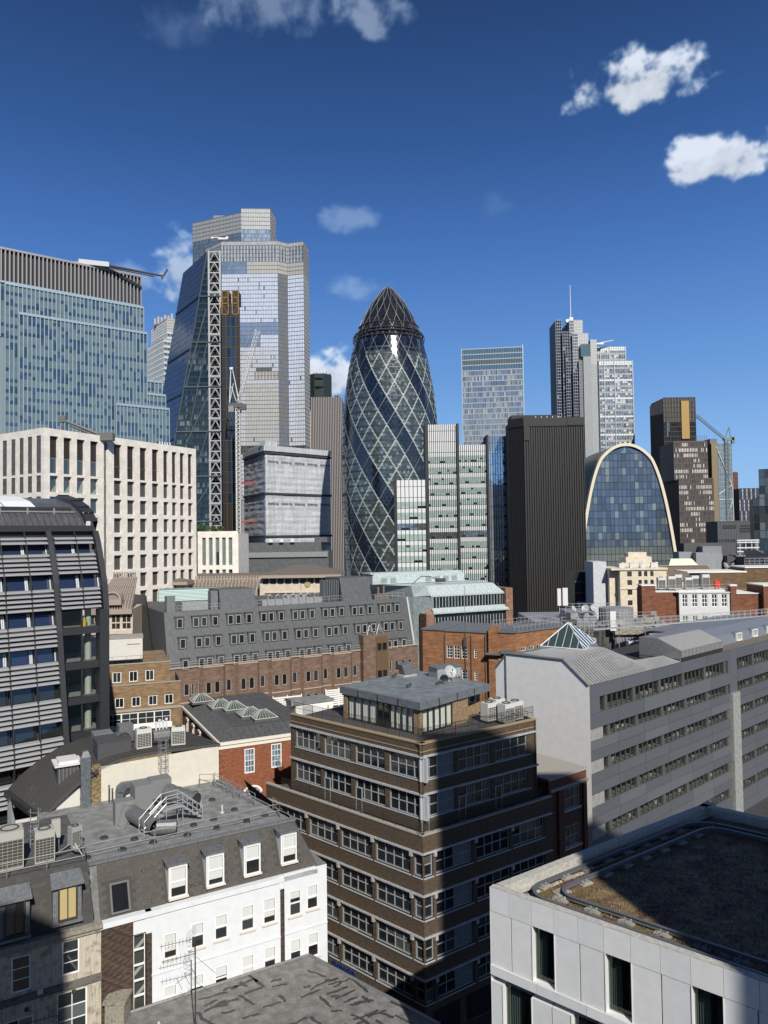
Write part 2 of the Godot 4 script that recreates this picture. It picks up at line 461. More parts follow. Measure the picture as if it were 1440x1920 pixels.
# wedge tower with the steel ladder frame
func wedge_tower() -> void:
	var t := thing("wedge_tower", "tall dark glass wedge tower with a white steel ladder frame up its side", "tower", Vector3(-112.0, 0, -480), 0)
	var H := 224.5; var sl := 0.1765
	var rx := func(y): return -(H - y) * sl - 0.6
	var w := Vector3(-26.0, 0, -38.5)
	var g := mb(); var pn := mb(); var mu := mb()
	# sloping face, turned to the left
	var up := Vector3(sl, 1, 0); var ul := up.length(); var wn := -w.normalized()
	var base := Vector3(rx.call(30.0), 30, 0) + w
	var bs := Basis(wn, up / ul, wn.cross(up / ul).normalized())
	g.x = Transform3D(bs, base); mu.x = g.x; pn.x = g.x
	var hh := (H - 30) * ul
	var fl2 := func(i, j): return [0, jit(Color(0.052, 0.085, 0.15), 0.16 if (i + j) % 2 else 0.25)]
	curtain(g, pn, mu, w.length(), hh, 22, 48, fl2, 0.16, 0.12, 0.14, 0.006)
	for m in [29.0, 63.0, 92.0, 121.0, 150.0]: mu.box(0, hh - m * 1.02 - 0.6, 0, w.length(), hh - m * 1.02 + 0.6, 0.5)
	part(t, "sloping_face", g, glass("wedge_glass", Color.WHITE, 0.08, 0.55, 0.9, true), true)
	part(t, "sloping_face_mullions", mu, mt("wedge_mullion", Color(0.03, 0.045, 0.07), 0.5, 0.3), true)
	# side face: floors between the slope and the ladder
	g = mb(); pn = mb(); mu = mb()
	var y := 30.0
	while y < H - 4:
		var xa: float = rx.call(y); var n := maxi(1, int(-xa / 1.6))
		for i in n:
			var x0 := xa * (n - i) / n; var x1 := xa * (n - i - 1) / n; var lit := rng.randf()
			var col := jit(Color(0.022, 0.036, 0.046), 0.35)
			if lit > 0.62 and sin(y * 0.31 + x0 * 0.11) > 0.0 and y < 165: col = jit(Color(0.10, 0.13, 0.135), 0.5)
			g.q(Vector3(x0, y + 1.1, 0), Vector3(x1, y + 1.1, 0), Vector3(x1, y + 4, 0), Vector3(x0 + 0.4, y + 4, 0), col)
		pn.q(Vector3(xa, y, 0.05), Vector3(0, y, 0.05), Vector3(0, y + 1.1, 0.05), Vector3(xa + 0.2, y + 1.1, 0.05), Color(0.022, 0.032, 0.038))
		y += 4.0
	for m in [195.0, 165.0, 136.0, 107.0, 78.0, 49.0]: mu.tube(Vector3(rx.call(m), m, 0.3), Vector3(8, m, 0.5), 0.55, 6)
	for m in [[195.0, 136.0], [136.0, 78.0], [78.0, 20.0]]:
		mu.tube(Vector3(-1.5, m[0] - 8, 0.3), Vector3(rx.call(m[1]) * 0.93, m[1], 0.3), 0.5, 5)
	for m in [[165.0, 107.0], [107.0, 49.0]]: mu.tube(Vector3(-1.0, m[0], 0.3), Vector3(rx.call(m[1]) * 0.62, m[1], 0.3), 0.4, 5)
	mu.tube(Vector3(rx.call(H), H, 0.2), Vector3(rx.call(20.0), 20, 0.2), 0.35, 5)
	part(t, "side_glazing", g, g_col(), true); part(t, "side_spandrels", pn, p_col(), true)
	part(t, "mega_frame", mu, mt("mega_frame", Color(0.085, 0.11, 0.12), 0.5, 0.2), true)
	var bd := mb()
	var a := Vector3(rx.call(H), H, -0.3); var b: Vector3 = a + w
	bd.q(Vector3(0, H, 0), a, b, Vector3(0, H, -39)); bd.prism([Vector2(-0.05, -3.2), Vector2(8.0, -3.2), Vector2(-16.0, -38), Vector2(-24.0, -38)], 0, H - 1)
	part(t, "core", bd, mt("wedge_core", Color(0.022, 0.022, 0.024), 0.8))
	# ladder
	var l := mb()
	for s in [0.35, 7.65]: l.box(s - 0.55, 0, -0.6, s + 0.55, H + 0.5, 0.6)
	y = H - 0.2; var k := 0
	while y > 20:
		l.box(0.6, y - 0.35, -0.3, 7.4, y + 0.35, 0.3)
		l.tube(Vector3(0.7, y - 6.2, 0), Vector3(4.0, y - 0.4, 0), 0.36, 5); l.tube(Vector3(7.3, y - 6.2, 0), Vector3(4.0, y - 0.4, 0), 0.36, 5)
		y -= 6.85; k += 1
		if k % 4 == 0: l.box(-0.4, y + 0.2, -0.5, 8.4, y + 1.3, 0.7)
	part(t, "ladder_frame", l, mt("ladder_steel", Color(0.36, 0.37, 0.38), 0.5, 0.1), true)

func bronze_core_tower() -> void:
	var t := thing("service_tower", "narrow dark bronze tower with two gold framed heads beside the ladder frame", "tower", Vector3(-101.4, 0, -470), 0)
	var d := mb(); d.prism([Vector2(0, 0), Vector2(11.2, 0), Vector2(9.0, -14), Vector2(-1.5, -14)], 0, 187); d.box(0.3, 187, -8, 4.6, 195.4, 0); d.box(6.6, 187, -8, 11, 195, 0)
	part(t, "body", d, mt("bronze", Color(0.022, 0.016, 0.011), 0.5, 0.3))
	var g := mb(); var y := 60.0
	while y < 180:
		for x in [3.0, 6.0]: g.rect(x, y + 0.3, x + 2.7, y + 6.1, 0.06, jit(Color(0.03, 0.05, 0.075), 0.4))
		y += 6.6
	part(t, "window", g, g_col(), true)
	var f := mb(); y = 60.0
	while y < 186:
		f.box(0.2, y - 0.15, 0, 11, y + 0.15, 0.25); y += 6.6
	for x in [2.8, 5.85, 8.9]: f.box(x - 0.12, 40, 0, x + 0.12, 184, 0.25)
	for k in 6: f.box(-0.15 - k * 0.32, 40, -2 - k, -0.02 - k * 0.32, 190, -0.6 - k)
	part(t, "frame", f, mt("bronze_frame", Color(0.12, 0.085, 0.05), 0.5, 0.4), true)
	var go := mb()
	for x in [0.3, 4.3, 6.8, 10.7]: go.box(x - 0.2, 180, 0, x + 0.2, 195.3, 0.3)
	for yy in [180.2, 187.2, 191.0, 195.1]:
		go.box(0.3, yy - 0.18, 0, 4.5, yy + 0.18, 0.3); go.box(6.6, yy - 0.18, 0, 10.9, yy + 0.18, 0.3)
	for q in [[0.3, 187.2, 4.3, 195.1], [10.7, 187.2, 6.8, 195.1], [0.3, 187.2, 4.3, 180.2], [10.7, 187.2, 6.8, 180.2]]: go.tube(Vector3(q[0], q[1], 0.2), Vector3(q[2], q[3], 0.2), 0.16, 4)
	part(t, "gold_frame", go, mt("gold", Color(0.45, 0.24, 0.05), 0.4, 0.5))

func silver_tower() -> void:
	var t := thing("skyscraper", "tallest silver glass skyscraper of folded facets behind the wedge tower", "skyscraper", Vector3(0, 0, 0), 0)
	var g := mb(); var pn := mb(); var mu := mb()
	var ns := FastNoiseLite.new(); ns.seed = 5; ns.frequency = 0.045; ns.fractal_octaves = 2
	var pts := [Vector2(-150, -634), Vector2(-133.6, -620), Vector2(-86.5, -620), Vector2(-78.8, -625.5), Vector2(-64.9, -622), Vector2(-62.4, -640)]
	var fl := 3.45
	for s in 5:
		var a: Vector2 = pts[s]; var b: Vector2 = pts[s + 1]; var w := a.distance_to(b)
		var xf := Transform3D(Basis(Vector3((b.x - a.x) / w, 0, (b.y - a.y) / w), Vector3.UP, Vector3(-(b.y - a.y) / w, 0, (b.x - a.x) / w)), Vector3(a.x, 70, a.y))
		g.x = xf; pn.x = xf; mu.x = xf
		var n := 63
		var fill := func(i, j):
			var u: float = i + s * 40.0
			if j >= n - 5: return [0, jit(Color(0.20, 0.24, 0.28), 0.4)] if (i % 2 and j < n - 1) else [1, jit(Color(0.36, 0.37, 0.38), 0.1)]
			if j >= n - 8: return [1, jit(Color(0.40, 0.385, 0.36), 0.04)] if u > 15 + 40 else [0, jit(Color(0.20, 0.30, 0.42), 0.2)]
			if j == 11 or j == 12: return [0, jit(Color(0.07, 0.08, 0.09), 0.5)]
			if j >= 40 and j <= 42 and s == 1 and i > 5: return [0, jit(Color(0.25, 0.33, 0.46), 0.1)]
			if j >= 37 and j <= 39 and s == 1 and i > 10 and i < 24: return [0, jit(Color(0.22, 0.30, 0.42), 0.2)]
			if j == 31 and s == 1 and i > 20 and i < 31: return [1, jit(Color(0.09, 0.09, 0.095), 0.2)]
			if (j == 29 or j == 30) and s == 1 and i > 19: return [1, jit(Color(0.42, 0.40, 0.37) if i % 2 else Color(0.25, 0.24, 0.23), 0.05)]
			var v := ns.get_noise_2d(u * 1.5, j * 3.0)
			if rng.randf() < 0.012: return [1, Color(0.14, 0.14, 0.14)]
			if s == 2: return [0, jit(Color(0.20, 0.21, 0.225), 0.1)] if v > -0.15 else [1, jit(Color(0.16, 0.155, 0.15), 0.06)]  # angled facet: its shade is put into darker glass and panel colours
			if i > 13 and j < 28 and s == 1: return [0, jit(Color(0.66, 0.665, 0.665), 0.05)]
			if s == 3: return [0, jit(Color(0.82, 0.86, 0.91), 0.06)]  # facet that mirrors bright sky: that brightness is put into the glass colour
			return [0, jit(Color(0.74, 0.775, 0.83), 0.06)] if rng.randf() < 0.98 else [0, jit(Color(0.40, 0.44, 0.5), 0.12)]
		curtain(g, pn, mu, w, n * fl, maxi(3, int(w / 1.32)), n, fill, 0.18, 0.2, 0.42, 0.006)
	var bd := mb(); var poly := []
	for p in pts: poly.append(p + (Vector2(-105, -650) - p).normalized() * 0.4)
	poly.append(Vector2(-70, -690)); poly.append(Vector2(-150, -690))
	bd.prism(poly, 0, 285)
	# taller back part
	var q := [Vector2(-168, -661), Vector2(-120.5, -640.5), Vector2(-95.6, -642), Vector2(-93.5, -660)]
	for s in 3:
		var a: Vector2 = q[s]; var b: Vector2 = q[s + 1]; var w := a.distance_to(b)
		var xf := Transform3D(Basis(Vector3((b.x - a.x) / w, 0, (b.y - a.y) / w), Vector3.UP, Vector3(-(b.y - a.y) / w, 0, (b.x - a.x) / w)), Vector3(a.x, 251, a.y))
		g.x = xf; pn.x = xf; mu.x = xf
		var n := 20; var top := 321.0 if s == 0 else 324.5
		var fill := func(i, j):
			if j >= n - 5: return [1, jit(Color(0.30, 0.31, 0.32) if s == 0 else Color(0.42, 0.43, 0.43), 0.06)]
			return [0, jit(Color(0.12, 0.18, 0.25) if s == 0 else Color(0.32, 0.42, 0.52), 0.35)]
		curtain(g, pn, mu, w, top - 251, maxi(3, int(w / 1.5)), n, fill, 0.2, 0.25, 0.4, 0.005)
	bd.prism([q[0] + Vector2(1, -0.6), q[1] + Vector2(0, -0.7), q[2] + Vector2(-0.7, -0.6), q[3] + Vector2(-0.7, 0), Vector2(-100, -700), Vector2(-165, -700)], 0, 320)
	bd.box(-148, 320, -665, -138, 325, -655)
	part(t, "body", bd, mt("silver_body", Color(0.2, 0.21, 0.22), 0.6))
	finish(t, g, pn, mu, glass("silver_glass", Color.WHITE, 0.16, 0.36, 1.0, true), mt("silver_mullion", Color(0.13, 0.135, 0.145), 0.5, 0.2))
	var c := thing("cleaning_crane", "small white cleaning cradle arm on the silver tower's lower roof", "crane", Vector3(-133, 290.5, -624), 0)
	var m := mb(); m.box(-4, 0, -1, 4, 1.2, 1); m.tube(Vector3(3, 1.2, 0), Vector3(-9, 2.2, 0), 0.5, 5); part(c, "arm", m, mt("arm_white", Color(0.6, 0.6, 0.6), 0.5))
	m = mb(); m.cbox(Vector3(-9, 1.6, 0), Vector3(2, 1.4, 1.4)); m.cbox(Vector3(3.5, 1.8, 0), Vector3(2.4, 1.6, 1.6)); part(c, "counterweight", m, mt("arm_white", Color.WHITE))

func dark_octagon_and_striped() -> void:
	var t := thing("office_tower", "dark green black tower top standing between silver tower and curved tower", "tower", Vector3(-58.6, 0, -700), 0)
	var m := mb(); var poly := []
	for k in 8: poly.append(Vector2(cos(TAU * (k + 0.5) / 8) * 11.6, sin(TAU * (k + 0.5) / 8) * 11.6))
	m.prism(poly, 0, 190); part(t, "body", m, mt("dark_green", Color(0.020, 0.028, 0.022), 0.35))
	var g := mb()
	for k in 5:
		for j in 5: if rng.randf() < 0.5: g.rect(-4.0 + k * 1.7, 150 + j * 8, -2.6 + k * 1.7, 152.5 + j * 8, 10.75, jit(Color(0.05, 0.08, 0.06), 0.6))
	for j in [186.0, 178.0]: g.rect(-4, j - 2.2, 4, j, 10.75, Color(0.01, 0.012, 0.012))
	part(t, "window", g, g_col(), true)
	m = mb()
	for k in 7: m.tube(Vector3(-9 + k * 3, 190, 0), Vector3(-9 + k * 3, 192 + (k % 3), 0), 0.25, 4)
	m.tube(Vector3(-10, 191.3, 0), Vector3(10, 191.3, 0), 0.2, 4); part(t, "roof_rail", m, mt("arm_dark", Color.BLACK))
	t = thing("office_tower", "striped tower of pale vertical fins left of the curved glass tower", "tower", Vector3(-61.5, 0, -640), 0)
	m = mb(); m.box(0, 0, -30, 26.5, 158, 0); m.box(20, 158, -20, 24, 160, -2); part(t, "body", m, mt("striped_dark", Color(0.03, 0.03, 0.034), 0.5))
	m = mb()
	for k in 19: m.box(0.2 + k * 1.44, 0, 0, 0.75 + k * 1.44, 158.4, 0.9)
	part(t, "fins", m, mt("striped_fin", Color(0.30, 0.275, 0.27), 0.7))
	m = mb(); m.box(-3.2, 0, -8, -0.6, 147, 0.4); part(t, "stair_shaft", m, mt("cream_far", Color(0.62, 0.55, 0.43), 0.8))

# ---- curved diagrid tower
func gherkin() -> void:
	var t := thing("curved_tower", "bullet shaped curved glass tower with dark spiral bands and white diagonal lattice", "skyscraper", Vector3(4.2, 0, -440), 0)
	var prof := [[0.0, 25.0], [20.0, 26.9], [49.0, 28.1], [70.0, 28.5], [89.0, 28.4], [108.7, 27.6], [123.7, 26.0], [138.6, 23.6], [152.0, 20.6], [159.6, 18.1], [164.8, 16.0], [171.0, 13.0], [177.0, 9.3], [181.0, 6.4], [183.6, 4.0], [185.4, 2.1], [186.5, 0.05]]
	var rad := func(y):
		var k := 0
		while k < prof.size() - 2 and y > prof[k + 1][0]: k += 1
		var i0 := maxi(k - 1, 0); var i3 := mini(k + 2, prof.size() - 1)
		var f: float = (y - prof[k][0]) / (prof[k + 1][0] - prof[k][0])
		return maxf(0.03, cubic_interpolate(prof[k][1], prof[k + 1][1], prof[i0][1], prof[i3][1], f)) if k < 14 else lerpf(prof[k][1], prof[k + 1][1], f)
	var fh := 4.15
	var P := func(f: float, th: float, off: float):   # floor number, degrees to the right of the front, stand-off
		var y := f * fh; var r: float = rad.call(y) + off
		return Vector3(sin(deg_to_rad(th)) * r, y, cos(deg_to_rad(th)) * r)
	var top := 37.0
	var cl := mb(); var dk := mb(); var fine := mb(); var dfine := mb()
	var k := 4
	while k < int(top * 2):
		var f0 := k * 0.5; var f1 := f0 + 0.5
		var sh := 2.5 if k % 2 else 0.0
		for j in 72:
			for up in 2:
				var a0 := j * 5.0 + sh + (0.0 if up else 2.5); var mid := a0 + 2.5
				var s := fposmod(mid + 5.0 * (f0 + 0.25) + 4.0, 60.0)
				var dark: bool = s < 20.0 or f0 >= 34.5
				var col: Color
				if dark: col = jit(Color(0.008, 0.012, 0.022), 0.4) if rng.randf() < 0.96 else Color(0.03, 0.04, 0.05)
				else: col = jit(Color(0.068, 0.088, 0.09), 0.35) if rng.randf() < 0.8 else jit(Color(0.19, 0.22, 0.22), 0.4)
				var m := dk if dark else cl
				if up: m.t(P.call(f0, a0, 0.0), P.call(f0, a0 + 5, 0.0), P.call(f1, a0 + 2.5, 0.0), col)
				else: m.t(P.call(f0, a0 + 2.5, 0.0), P.call(f1, a0 + 5, 0.0), P.call(f1, a0, 0.0), col)
				if up and f0 < 35.0:
					for e in [a0, a0 + 5.0]:
						var mm := dfine if dark else fine
						mm.q(P.call(f0, e - 0.13, 0.06), P.call(f0, e + 0.13, 0.06), P.call(f1, a0 + 2.63, 0.06), P.call(f1, a0 + 2.37, 0.06))
		k += 1
	part(t, "light_glazing", cl, glass("curved_clear", Color.WHITE, 0.05, 0.25, 0.9, true), true)
	part(t, "spiral_glazing", dk, glass("curved_dark", Color.WHITE, 0.12, 0.0, 0.22, true), true)
	part(t, "fine_mullions", fine, mt("curved_fine", Color(0.035, 0.041, 0.043), 0.5, 0.3), true)
	part(t, "spiral_mullions", dfine, mt("curved_fine_dark", Color(0.03, 0.034, 0.04), 0.5, 0.3), true)
	# floor lines across the light bands, diagonals
	var fm := mb(); var wt := mb(); var thin := mb()
	for f in range(2, 36):
		for j in 144:
			var a := j * 2.5; var s := fposmod(a + 1.25 + 5.0 * f + 4.0, 60.0)
			if s >= 20.0: fm.q(P.call(f - 0.09, a, 0.14), P.call(f - 0.09, a + 2.5, 0.14), P.call(f + 0.09, a + 2.5, 0.14), P.call(f + 0.09, a, 0.14))
	part(t, "floor_bands", fm, mt("curved_floor", Color(0.028, 0.038, 0.042), 0.5), true)
	for dirn in [-1.0, 1.0]:
		for n in 18:
			var f := 2.0
			while f < top:
				var c0: float = n * 20.0 - 4.0 + dirn * 5.0 * f; var c1: float = n * 20.0 - 4.0 + dirn * 5.0 * (f + 0.5)
				var s := fposmod((c0 + c1) / 2 + 5.0 * (f + 0.25) + 4.0, 60.0)
				var thick: bool = (s >= 19.0 or s < 1.0) and f < 34.0
				if dirn < 0: thick = f < 34.0 and fposmod(n * 20.0, 60.0) > -1
				if dirn > 0 and s < 20.0 and s > 0.1: thick = false
				var hw := (0.47 if thick else 0.13) / 28.0 * 57.3
				var m := wt if thick else thin
				if thick:
					for e in [-0.5, 0.5]: m.q(P.call(f + 0.03, c0 + hw * e - hw * 0.32, 0.2), P.call(f + 0.03, c0 + hw * e + hw * 0.32, 0.2), P.call(f + 0.47, c1 + hw * e + hw * 0.32, 0.2), P.call(f + 0.47, c1 + hw * e - hw * 0.32, 0.2))
				else: m.q(P.call(f, c0 - hw, 0.2), P.call(f, c0 + hw, 0.2), P.call(f + 0.5, c1 + hw, 0.2), P.call(f + 0.5, c1 - hw, 0.2))
				f += 0.5
	part(t, "white_lattice", wt, mt("lattice_white", Color(0.45, 0.50, 0.475), 0.6), true)
	# dome
	var dome := mb(); var N := 48
	for i in 20:
		var f0 := top + i * (44.88 - top) / 20.0; var f1 := top + (i + 1) * (44.88 - top) / 20.0
		for j in N: dome.q(P.call(f0, j * 7.5, 0.0), P.call(f0, j * 7.5 + 7.5, 0.0), P.call(f1, j * 7.5 + 7.5, 0.0), P.call(f1, j * 7.5, 0.0), jit(Color(0.016, 0.017, 0.02), 0.35))
	part(t, "dome_glazing", dome, glass("curved_dark", Color.BLACK), true)
	for dirn in [-1.0, 1.0]:
		for n in 18:
			for i in 22:
				var f0 := top + i * (44.7 - top) / 22.0; var f1 := top + (i + 1) * (44.7 - top) / 22.0
				var g0: float = n * 20.0 - 4.0 + dirn * 5.0 * f0; var g1: float = n * 20.0 - 4.0 + dirn * 5.0 * f1
				thin.tube(P.call(f0, g0, 0.1), P.call(f1, g1, 0.1), 0.11, 4, Color.WHITE, -1.0, false)
	part(t, "thin_lattice", thin, mt("lattice_thin", Color(0.22, 0.23, 0.24), 0.5, 0.3), true)
	var rg := mb()
	for rr in [[155.4, 0.9, 0.4], [157.2, 0.5, 0.3], [152.8, 0.5, 0.25], [161.0, 0.3, 0.3]]:
		var R: float = rad.call(rr[0]) + rr[1]
		for j in 48: rg.tube(Vector3(sin(TAU * j / 48) * R, rr[0], cos(TAU * j / 48) * R), Vector3(sin(TAU * (j + 1) / 48) * R, rr[0], cos(TAU * (j + 1) / 48) * R), rr[2], 5, Color.WHITE, -1.0, false)
	for j in 18:
		var d := Vector3(sin(TAU * j / 18), 0, cos(TAU * j / 18))
		rg.path([d * (rad.call(158.0) + 0.3) + Vector3.UP * 158, d * (rad.call(156.0) + 1.2) + Vector3.UP * 156.6, d * (rad.call(154.0) + 1.5) + Vector3.UP * 154.0, d * (rad.call(151.0) + 0.2) + Vector3.UP * 151.0], 0.2, 4)
	part(t, "collar_rings", rg, mt("collar", Color(0.05, 0.05, 0.052), 0.5, 0.2), true)

func wrapped_block() -> void:
	var t := thing("wrapped_building", "scaffolded block wrapped in pale grey plastic sheeting left of curved tower", "building", Vector3(-73.7, 0, -465), 0)
	var m := mb(); var fl := mb(); var H := 95.4
	var ns := FastNoiseLite.new(); ns.seed = 3; ns.frequency = 0.09; ns.fractal_octaves = 3
	for s in 2:
		var w := 44.6 if s == 0 else 53.0
		var xf := fr(0, 0, 0, -62.3) * fr(-w, 0, 0) if s == 0 else fr(0, 0, 0, 44.6)
		m.x = xf; fl.x = xf
		var nx := int(w / 0.9); var ny := 74
		var q := func(i, j):
			var x: float = w * i / nx; var y: float = 22 + (H - 4 - 22) * j / ny
			var z: float = ns.get_noise_2d(x * 0.7 + s * 99, y * 2.4) * 0.26 + (0.12 if int(y / 2.0) % 2 == 0 else 0.0) + absf(fmod(x, 3.0) - 1.5) * 0.06
			if i == 0 or i == nx: z = 0.0
			return Vector3(x, y, z)
		for i in nx:
			for j in ny: m.q(q.call(i, j), q.call(i + 1, j), q.call(i + 1, j + 1), q.call(i, j + 1))
		m.rect(0, 0, w, 22.1, 0)
		m.box(0, H - 3, -1, w, H + 0.5, 0.9)
		for y in [90.6, 65.0, 38.2]: fl = mb(xf); fl.box(-0.4, y, 0, w + 0.4, y + 1.3, 0.9); part(t, "lap_joint", fl, mt("lap", Color(0.035, 0.037, 0.042), 0.8))
	part(t, "sheeting", m, mt("sheeting", Color(0.66, 0.69, 0.73), 0.38, 0.0, "streak", 30.0))
	var b := mb()
	var c0: Vector3 = fr(0, 0, 0, -62.3) * Vector3(-44.6, 0, -0.5); var c1: Vector3 = fr(0, 0, 0, 44.6) * Vector3(53, 0, -0.5)
	b.prism([Vector2(c0.x, c0.z), Vector2(0, -1.2), Vector2(c1.x, c1.z), Vector2(c0.x + c1.x, c0.z + c1.z)], 0, H - 2); part(t, "roof", b, mt("lap", Color.BLACK))
	var wr := TextMesh.new(); wr.text = "Shalterng"; wr.font_size = 32; wr.pixel_size = 0.055; wr.depth = 0.05
	var fnt := SystemFont.new(); fnt.font_names = PackedStringArray(["Droid Sans"]); fnt.font_weight = 700; wr.font = fnt
	for s in 2:
		var w := 44.6 if s == 0 else 53.0
		var xf := fr(0, 0, 0, -62.3) * fr(-w, 0, 0) if s == 0 else fr(0, 0, 0, 44.6)
		for y in [86.0, 59.5, 33.5]:
			var n := 5 if s else 3
			for k in n:
				var o := MeshInstance3D.new(); o.name = "lettering"; o.mesh = wr; o.material_override = mt("print_dark", Color(0.04, 0.045, 0.06), 0.6)
				o.transform = xf * fr(w * (k + 0.5) / n, y, 0.75); t.add_child(o, true)
	b = mb(fr(0, 0, 0, 44.6)); b.box(0, H + 0.5, -6, 9, H + 3.5, 0.2); b.x = fr(0, 0, 0, -62.3) * fr(-44.6, 0, 0); b.box(10, H + 0.5, -4, 44, H + 2, 0); part(t, "parapet_sheeting", b, mt("sheeting", Color.WHITE))

# lattice mast or boom between two points
func lattice(m: MB, a: Vector3, b: Vector3, w: float, r: float, step: float, w2 := -1.0) -> void:
	if w2 < 0: w2 = w
	var d := (b - a).normalized(); var u := d.cross(Vector3.UP if absf(d.y) < 0.9 else Vector3.BACK).normalized(); var v := d.cross(u)
	var n := maxi(2, int(a.distance_to(b) / step)); var cs := [u + v, u - v, -u - v, v - u]
	for c in cs: m.tube(a + c * w / 2, b + c * w2 / 2, r, 4, Color.WHITE, -1.0, false)
	for i in n:
		var p := a.lerp(b, float(i) / n); var q := a.lerp(b, float(i + 1) / n)
		var wa := lerpf(w, w2, float(i) / n) / 2; var wb := lerpf(w, w2, float(i + 1) / n) / 2
		for k in 4:
			var c: Vector3 = cs[k]; var e: Vector3 = cs[(k + 1) % 4]
			m.tube(p + c * wa, q + e * wb, r * 0.7, 3, Color.WHITE, -1.0, false)
			m.tube(p + c * wa, p + e * wa, r * 0.7, 3, Color.WHITE, -1.0, false)

func cranes() -> void:
	var wh := mt("crane_white", Color(0.62, 0.62, 0.60), 0.6)
	var t := thing("tower_crane", "white luffing tower crane standing in front of the silver tower", "crane", Vector3(-90.2, 0, -455), 0)
	var m := mb(); lattice(m, Vector3(1.5, 5, 0), Vector3(1.5, 118, 0), 2.3, 0.2, 2.6); part(t, "mast", m, wh, true)
	m = mb(); lattice(m, Vector3(2.0, 121, 0), Vector3(14.5, 165, 2), 1.7, 0.15, 2.4, 2.4); part(t, "jib", m, wh, true)
	m = mb()
	for p in [[Vector3(-3.5, 121, 0.8), Vector3(-2.6, 142, 0)], [Vector3(-3.5, 121, -0.8), Vector3(-2.6, 142, 0)], [Vector3(2.2, 122, 0.8), Vector3(-1.6, 142, 0)], [Vector3(2.2, 122, -0.8), Vector3(-1.6, 142, 0)], [Vector3(-3.5, 121, 0), Vector3(-1, 133, 0)], [Vector3(0.5, 122, 0), Vector3(-2.3, 131, 0)]]: m.tube(p[0], p[1], 0.22, 4)
	m.box(-3.2, 141.4, -0.6, -1.2, 142.8, 0.6)
	part(t, "a_frame", m, wh)
	m = mb(); m.box(-4, 118, -1.6, 4.5, 120.6, 1.6); m.box(2.5, 116.5, -1.4, 6.5, 120, 1.4); part(t, "machinery_deck", m, mt("crane_dark", Color(0.09, 0.09, 0.095), 0.7))
	m = mb(); m.box(-3.8, 115, 0.4, -0.6, 118.6, 2.2); part(t, "cab", m, mt("crane_cab", Color(0.22, 0.23, 0.24), 0.4))
	m = mb(); m.tube(Vector3(-1.8, 142.5, 0), Vector3(14.3, 165, 2), 0.06, 3); part(t, "stay_rope", m, mt("crane_dark", Color.BLACK))
	t = thing("hoist_tie", "red steel tie bars bracing the white crane mast to the wrapped block", "scaffold")
	t.position = Vector3(-88, 0, -458)
	m = mb()
	for y in [72.0, 48.0]:
		m.box(-2, y, -0.4, 10, y + 0.6, 0.4); m.tube(Vector3(0, y, 0), Vector3(9, y - 3, 0), 0.2, 4)
	part(t, "tie_bar", m, mt("red_paint", Color(0.35, 0.04, 0.03), 0.6))
	var gr := mt("crane_grey", Color(0.16, 0.2, 0.2), 0.6)
	t = thing("tower_crane", "distant grey luffing crane with its jib reaching to the dark brown tower", "crane", Vector3(230.5, 0, -500), 0)
	m = mb(); lattice(m, Vector3(0, 40, 0), Vector3(0, 99, 0), 1.8, 0.2, 2.4); part(t, "mast", m, gr, true)
	m = mb(); lattice(m, Vector3(-1.5, 100.5, 0), Vector3(-20, 116.5, 0), 1.4, 0.14, 2.0); part(t, "jib", m, gr, true)
	m = mb(); m.box(-2, 99, -1, 5, 101, 1); m.box(3.6, 97, -1, 5.6, 101.5, 1); m.box(-1.8, 97.5, 1, -0.2, 100, 2.2); part(t, "machinery_deck", m, gr)
	m = mb(); m.tube(Vector3(-0.5, 101, 0), Vector3(2.2, 108, 0), 0.3, 4); m.tube(Vector3(3, 101, 0), Vector3(2.2, 108, 0), 0.3, 4); part(t, "a_frame", m, gr)
	m = mb(); m.tube(Vector3(2.2, 108, 0), Vector3(-20, 116.5, 0), 0.07, 3); part(t, "stay_rope", m, gr)
	# jib lying over the pale grid building
	t = thing("cleaning_crane", "grey roof crane arm resting above the pale stone grid building", "crane", Vector3(-56.6, 58.2, -147), 0)
	m = mb(); m.tube(Vector3(1.5, 0.2, 0), Vector3(-6.5, 3.6, 0), 0.42, 6, Color.WHITE, 0.3); m.tube(Vector3(1, -0.2, 0.5), Vector3(-5, 2.4, 0.5), 0.16, 4); part(t, "jib", m, mt("roofcrane", Color(0.12, 0.12, 0.11), 0.6))
	m = mb(); m.box(-7.3, 3.2, -0.4, -6.0, 4.4, 0.4); m.tube(Vector3(-6.6, 3.2, 0), Vector3(-6.7, 1.0, 0), 0.12, 4); part(t, "hook_arm", m, mt("roofcrane", Color.BLACK))
	m = mb(); m.box(0.5, -0.6, -0.7, 3.4, 0.9, 0.7); part(t, "counterweight", m, mt("roofcrane", Color.BLACK))

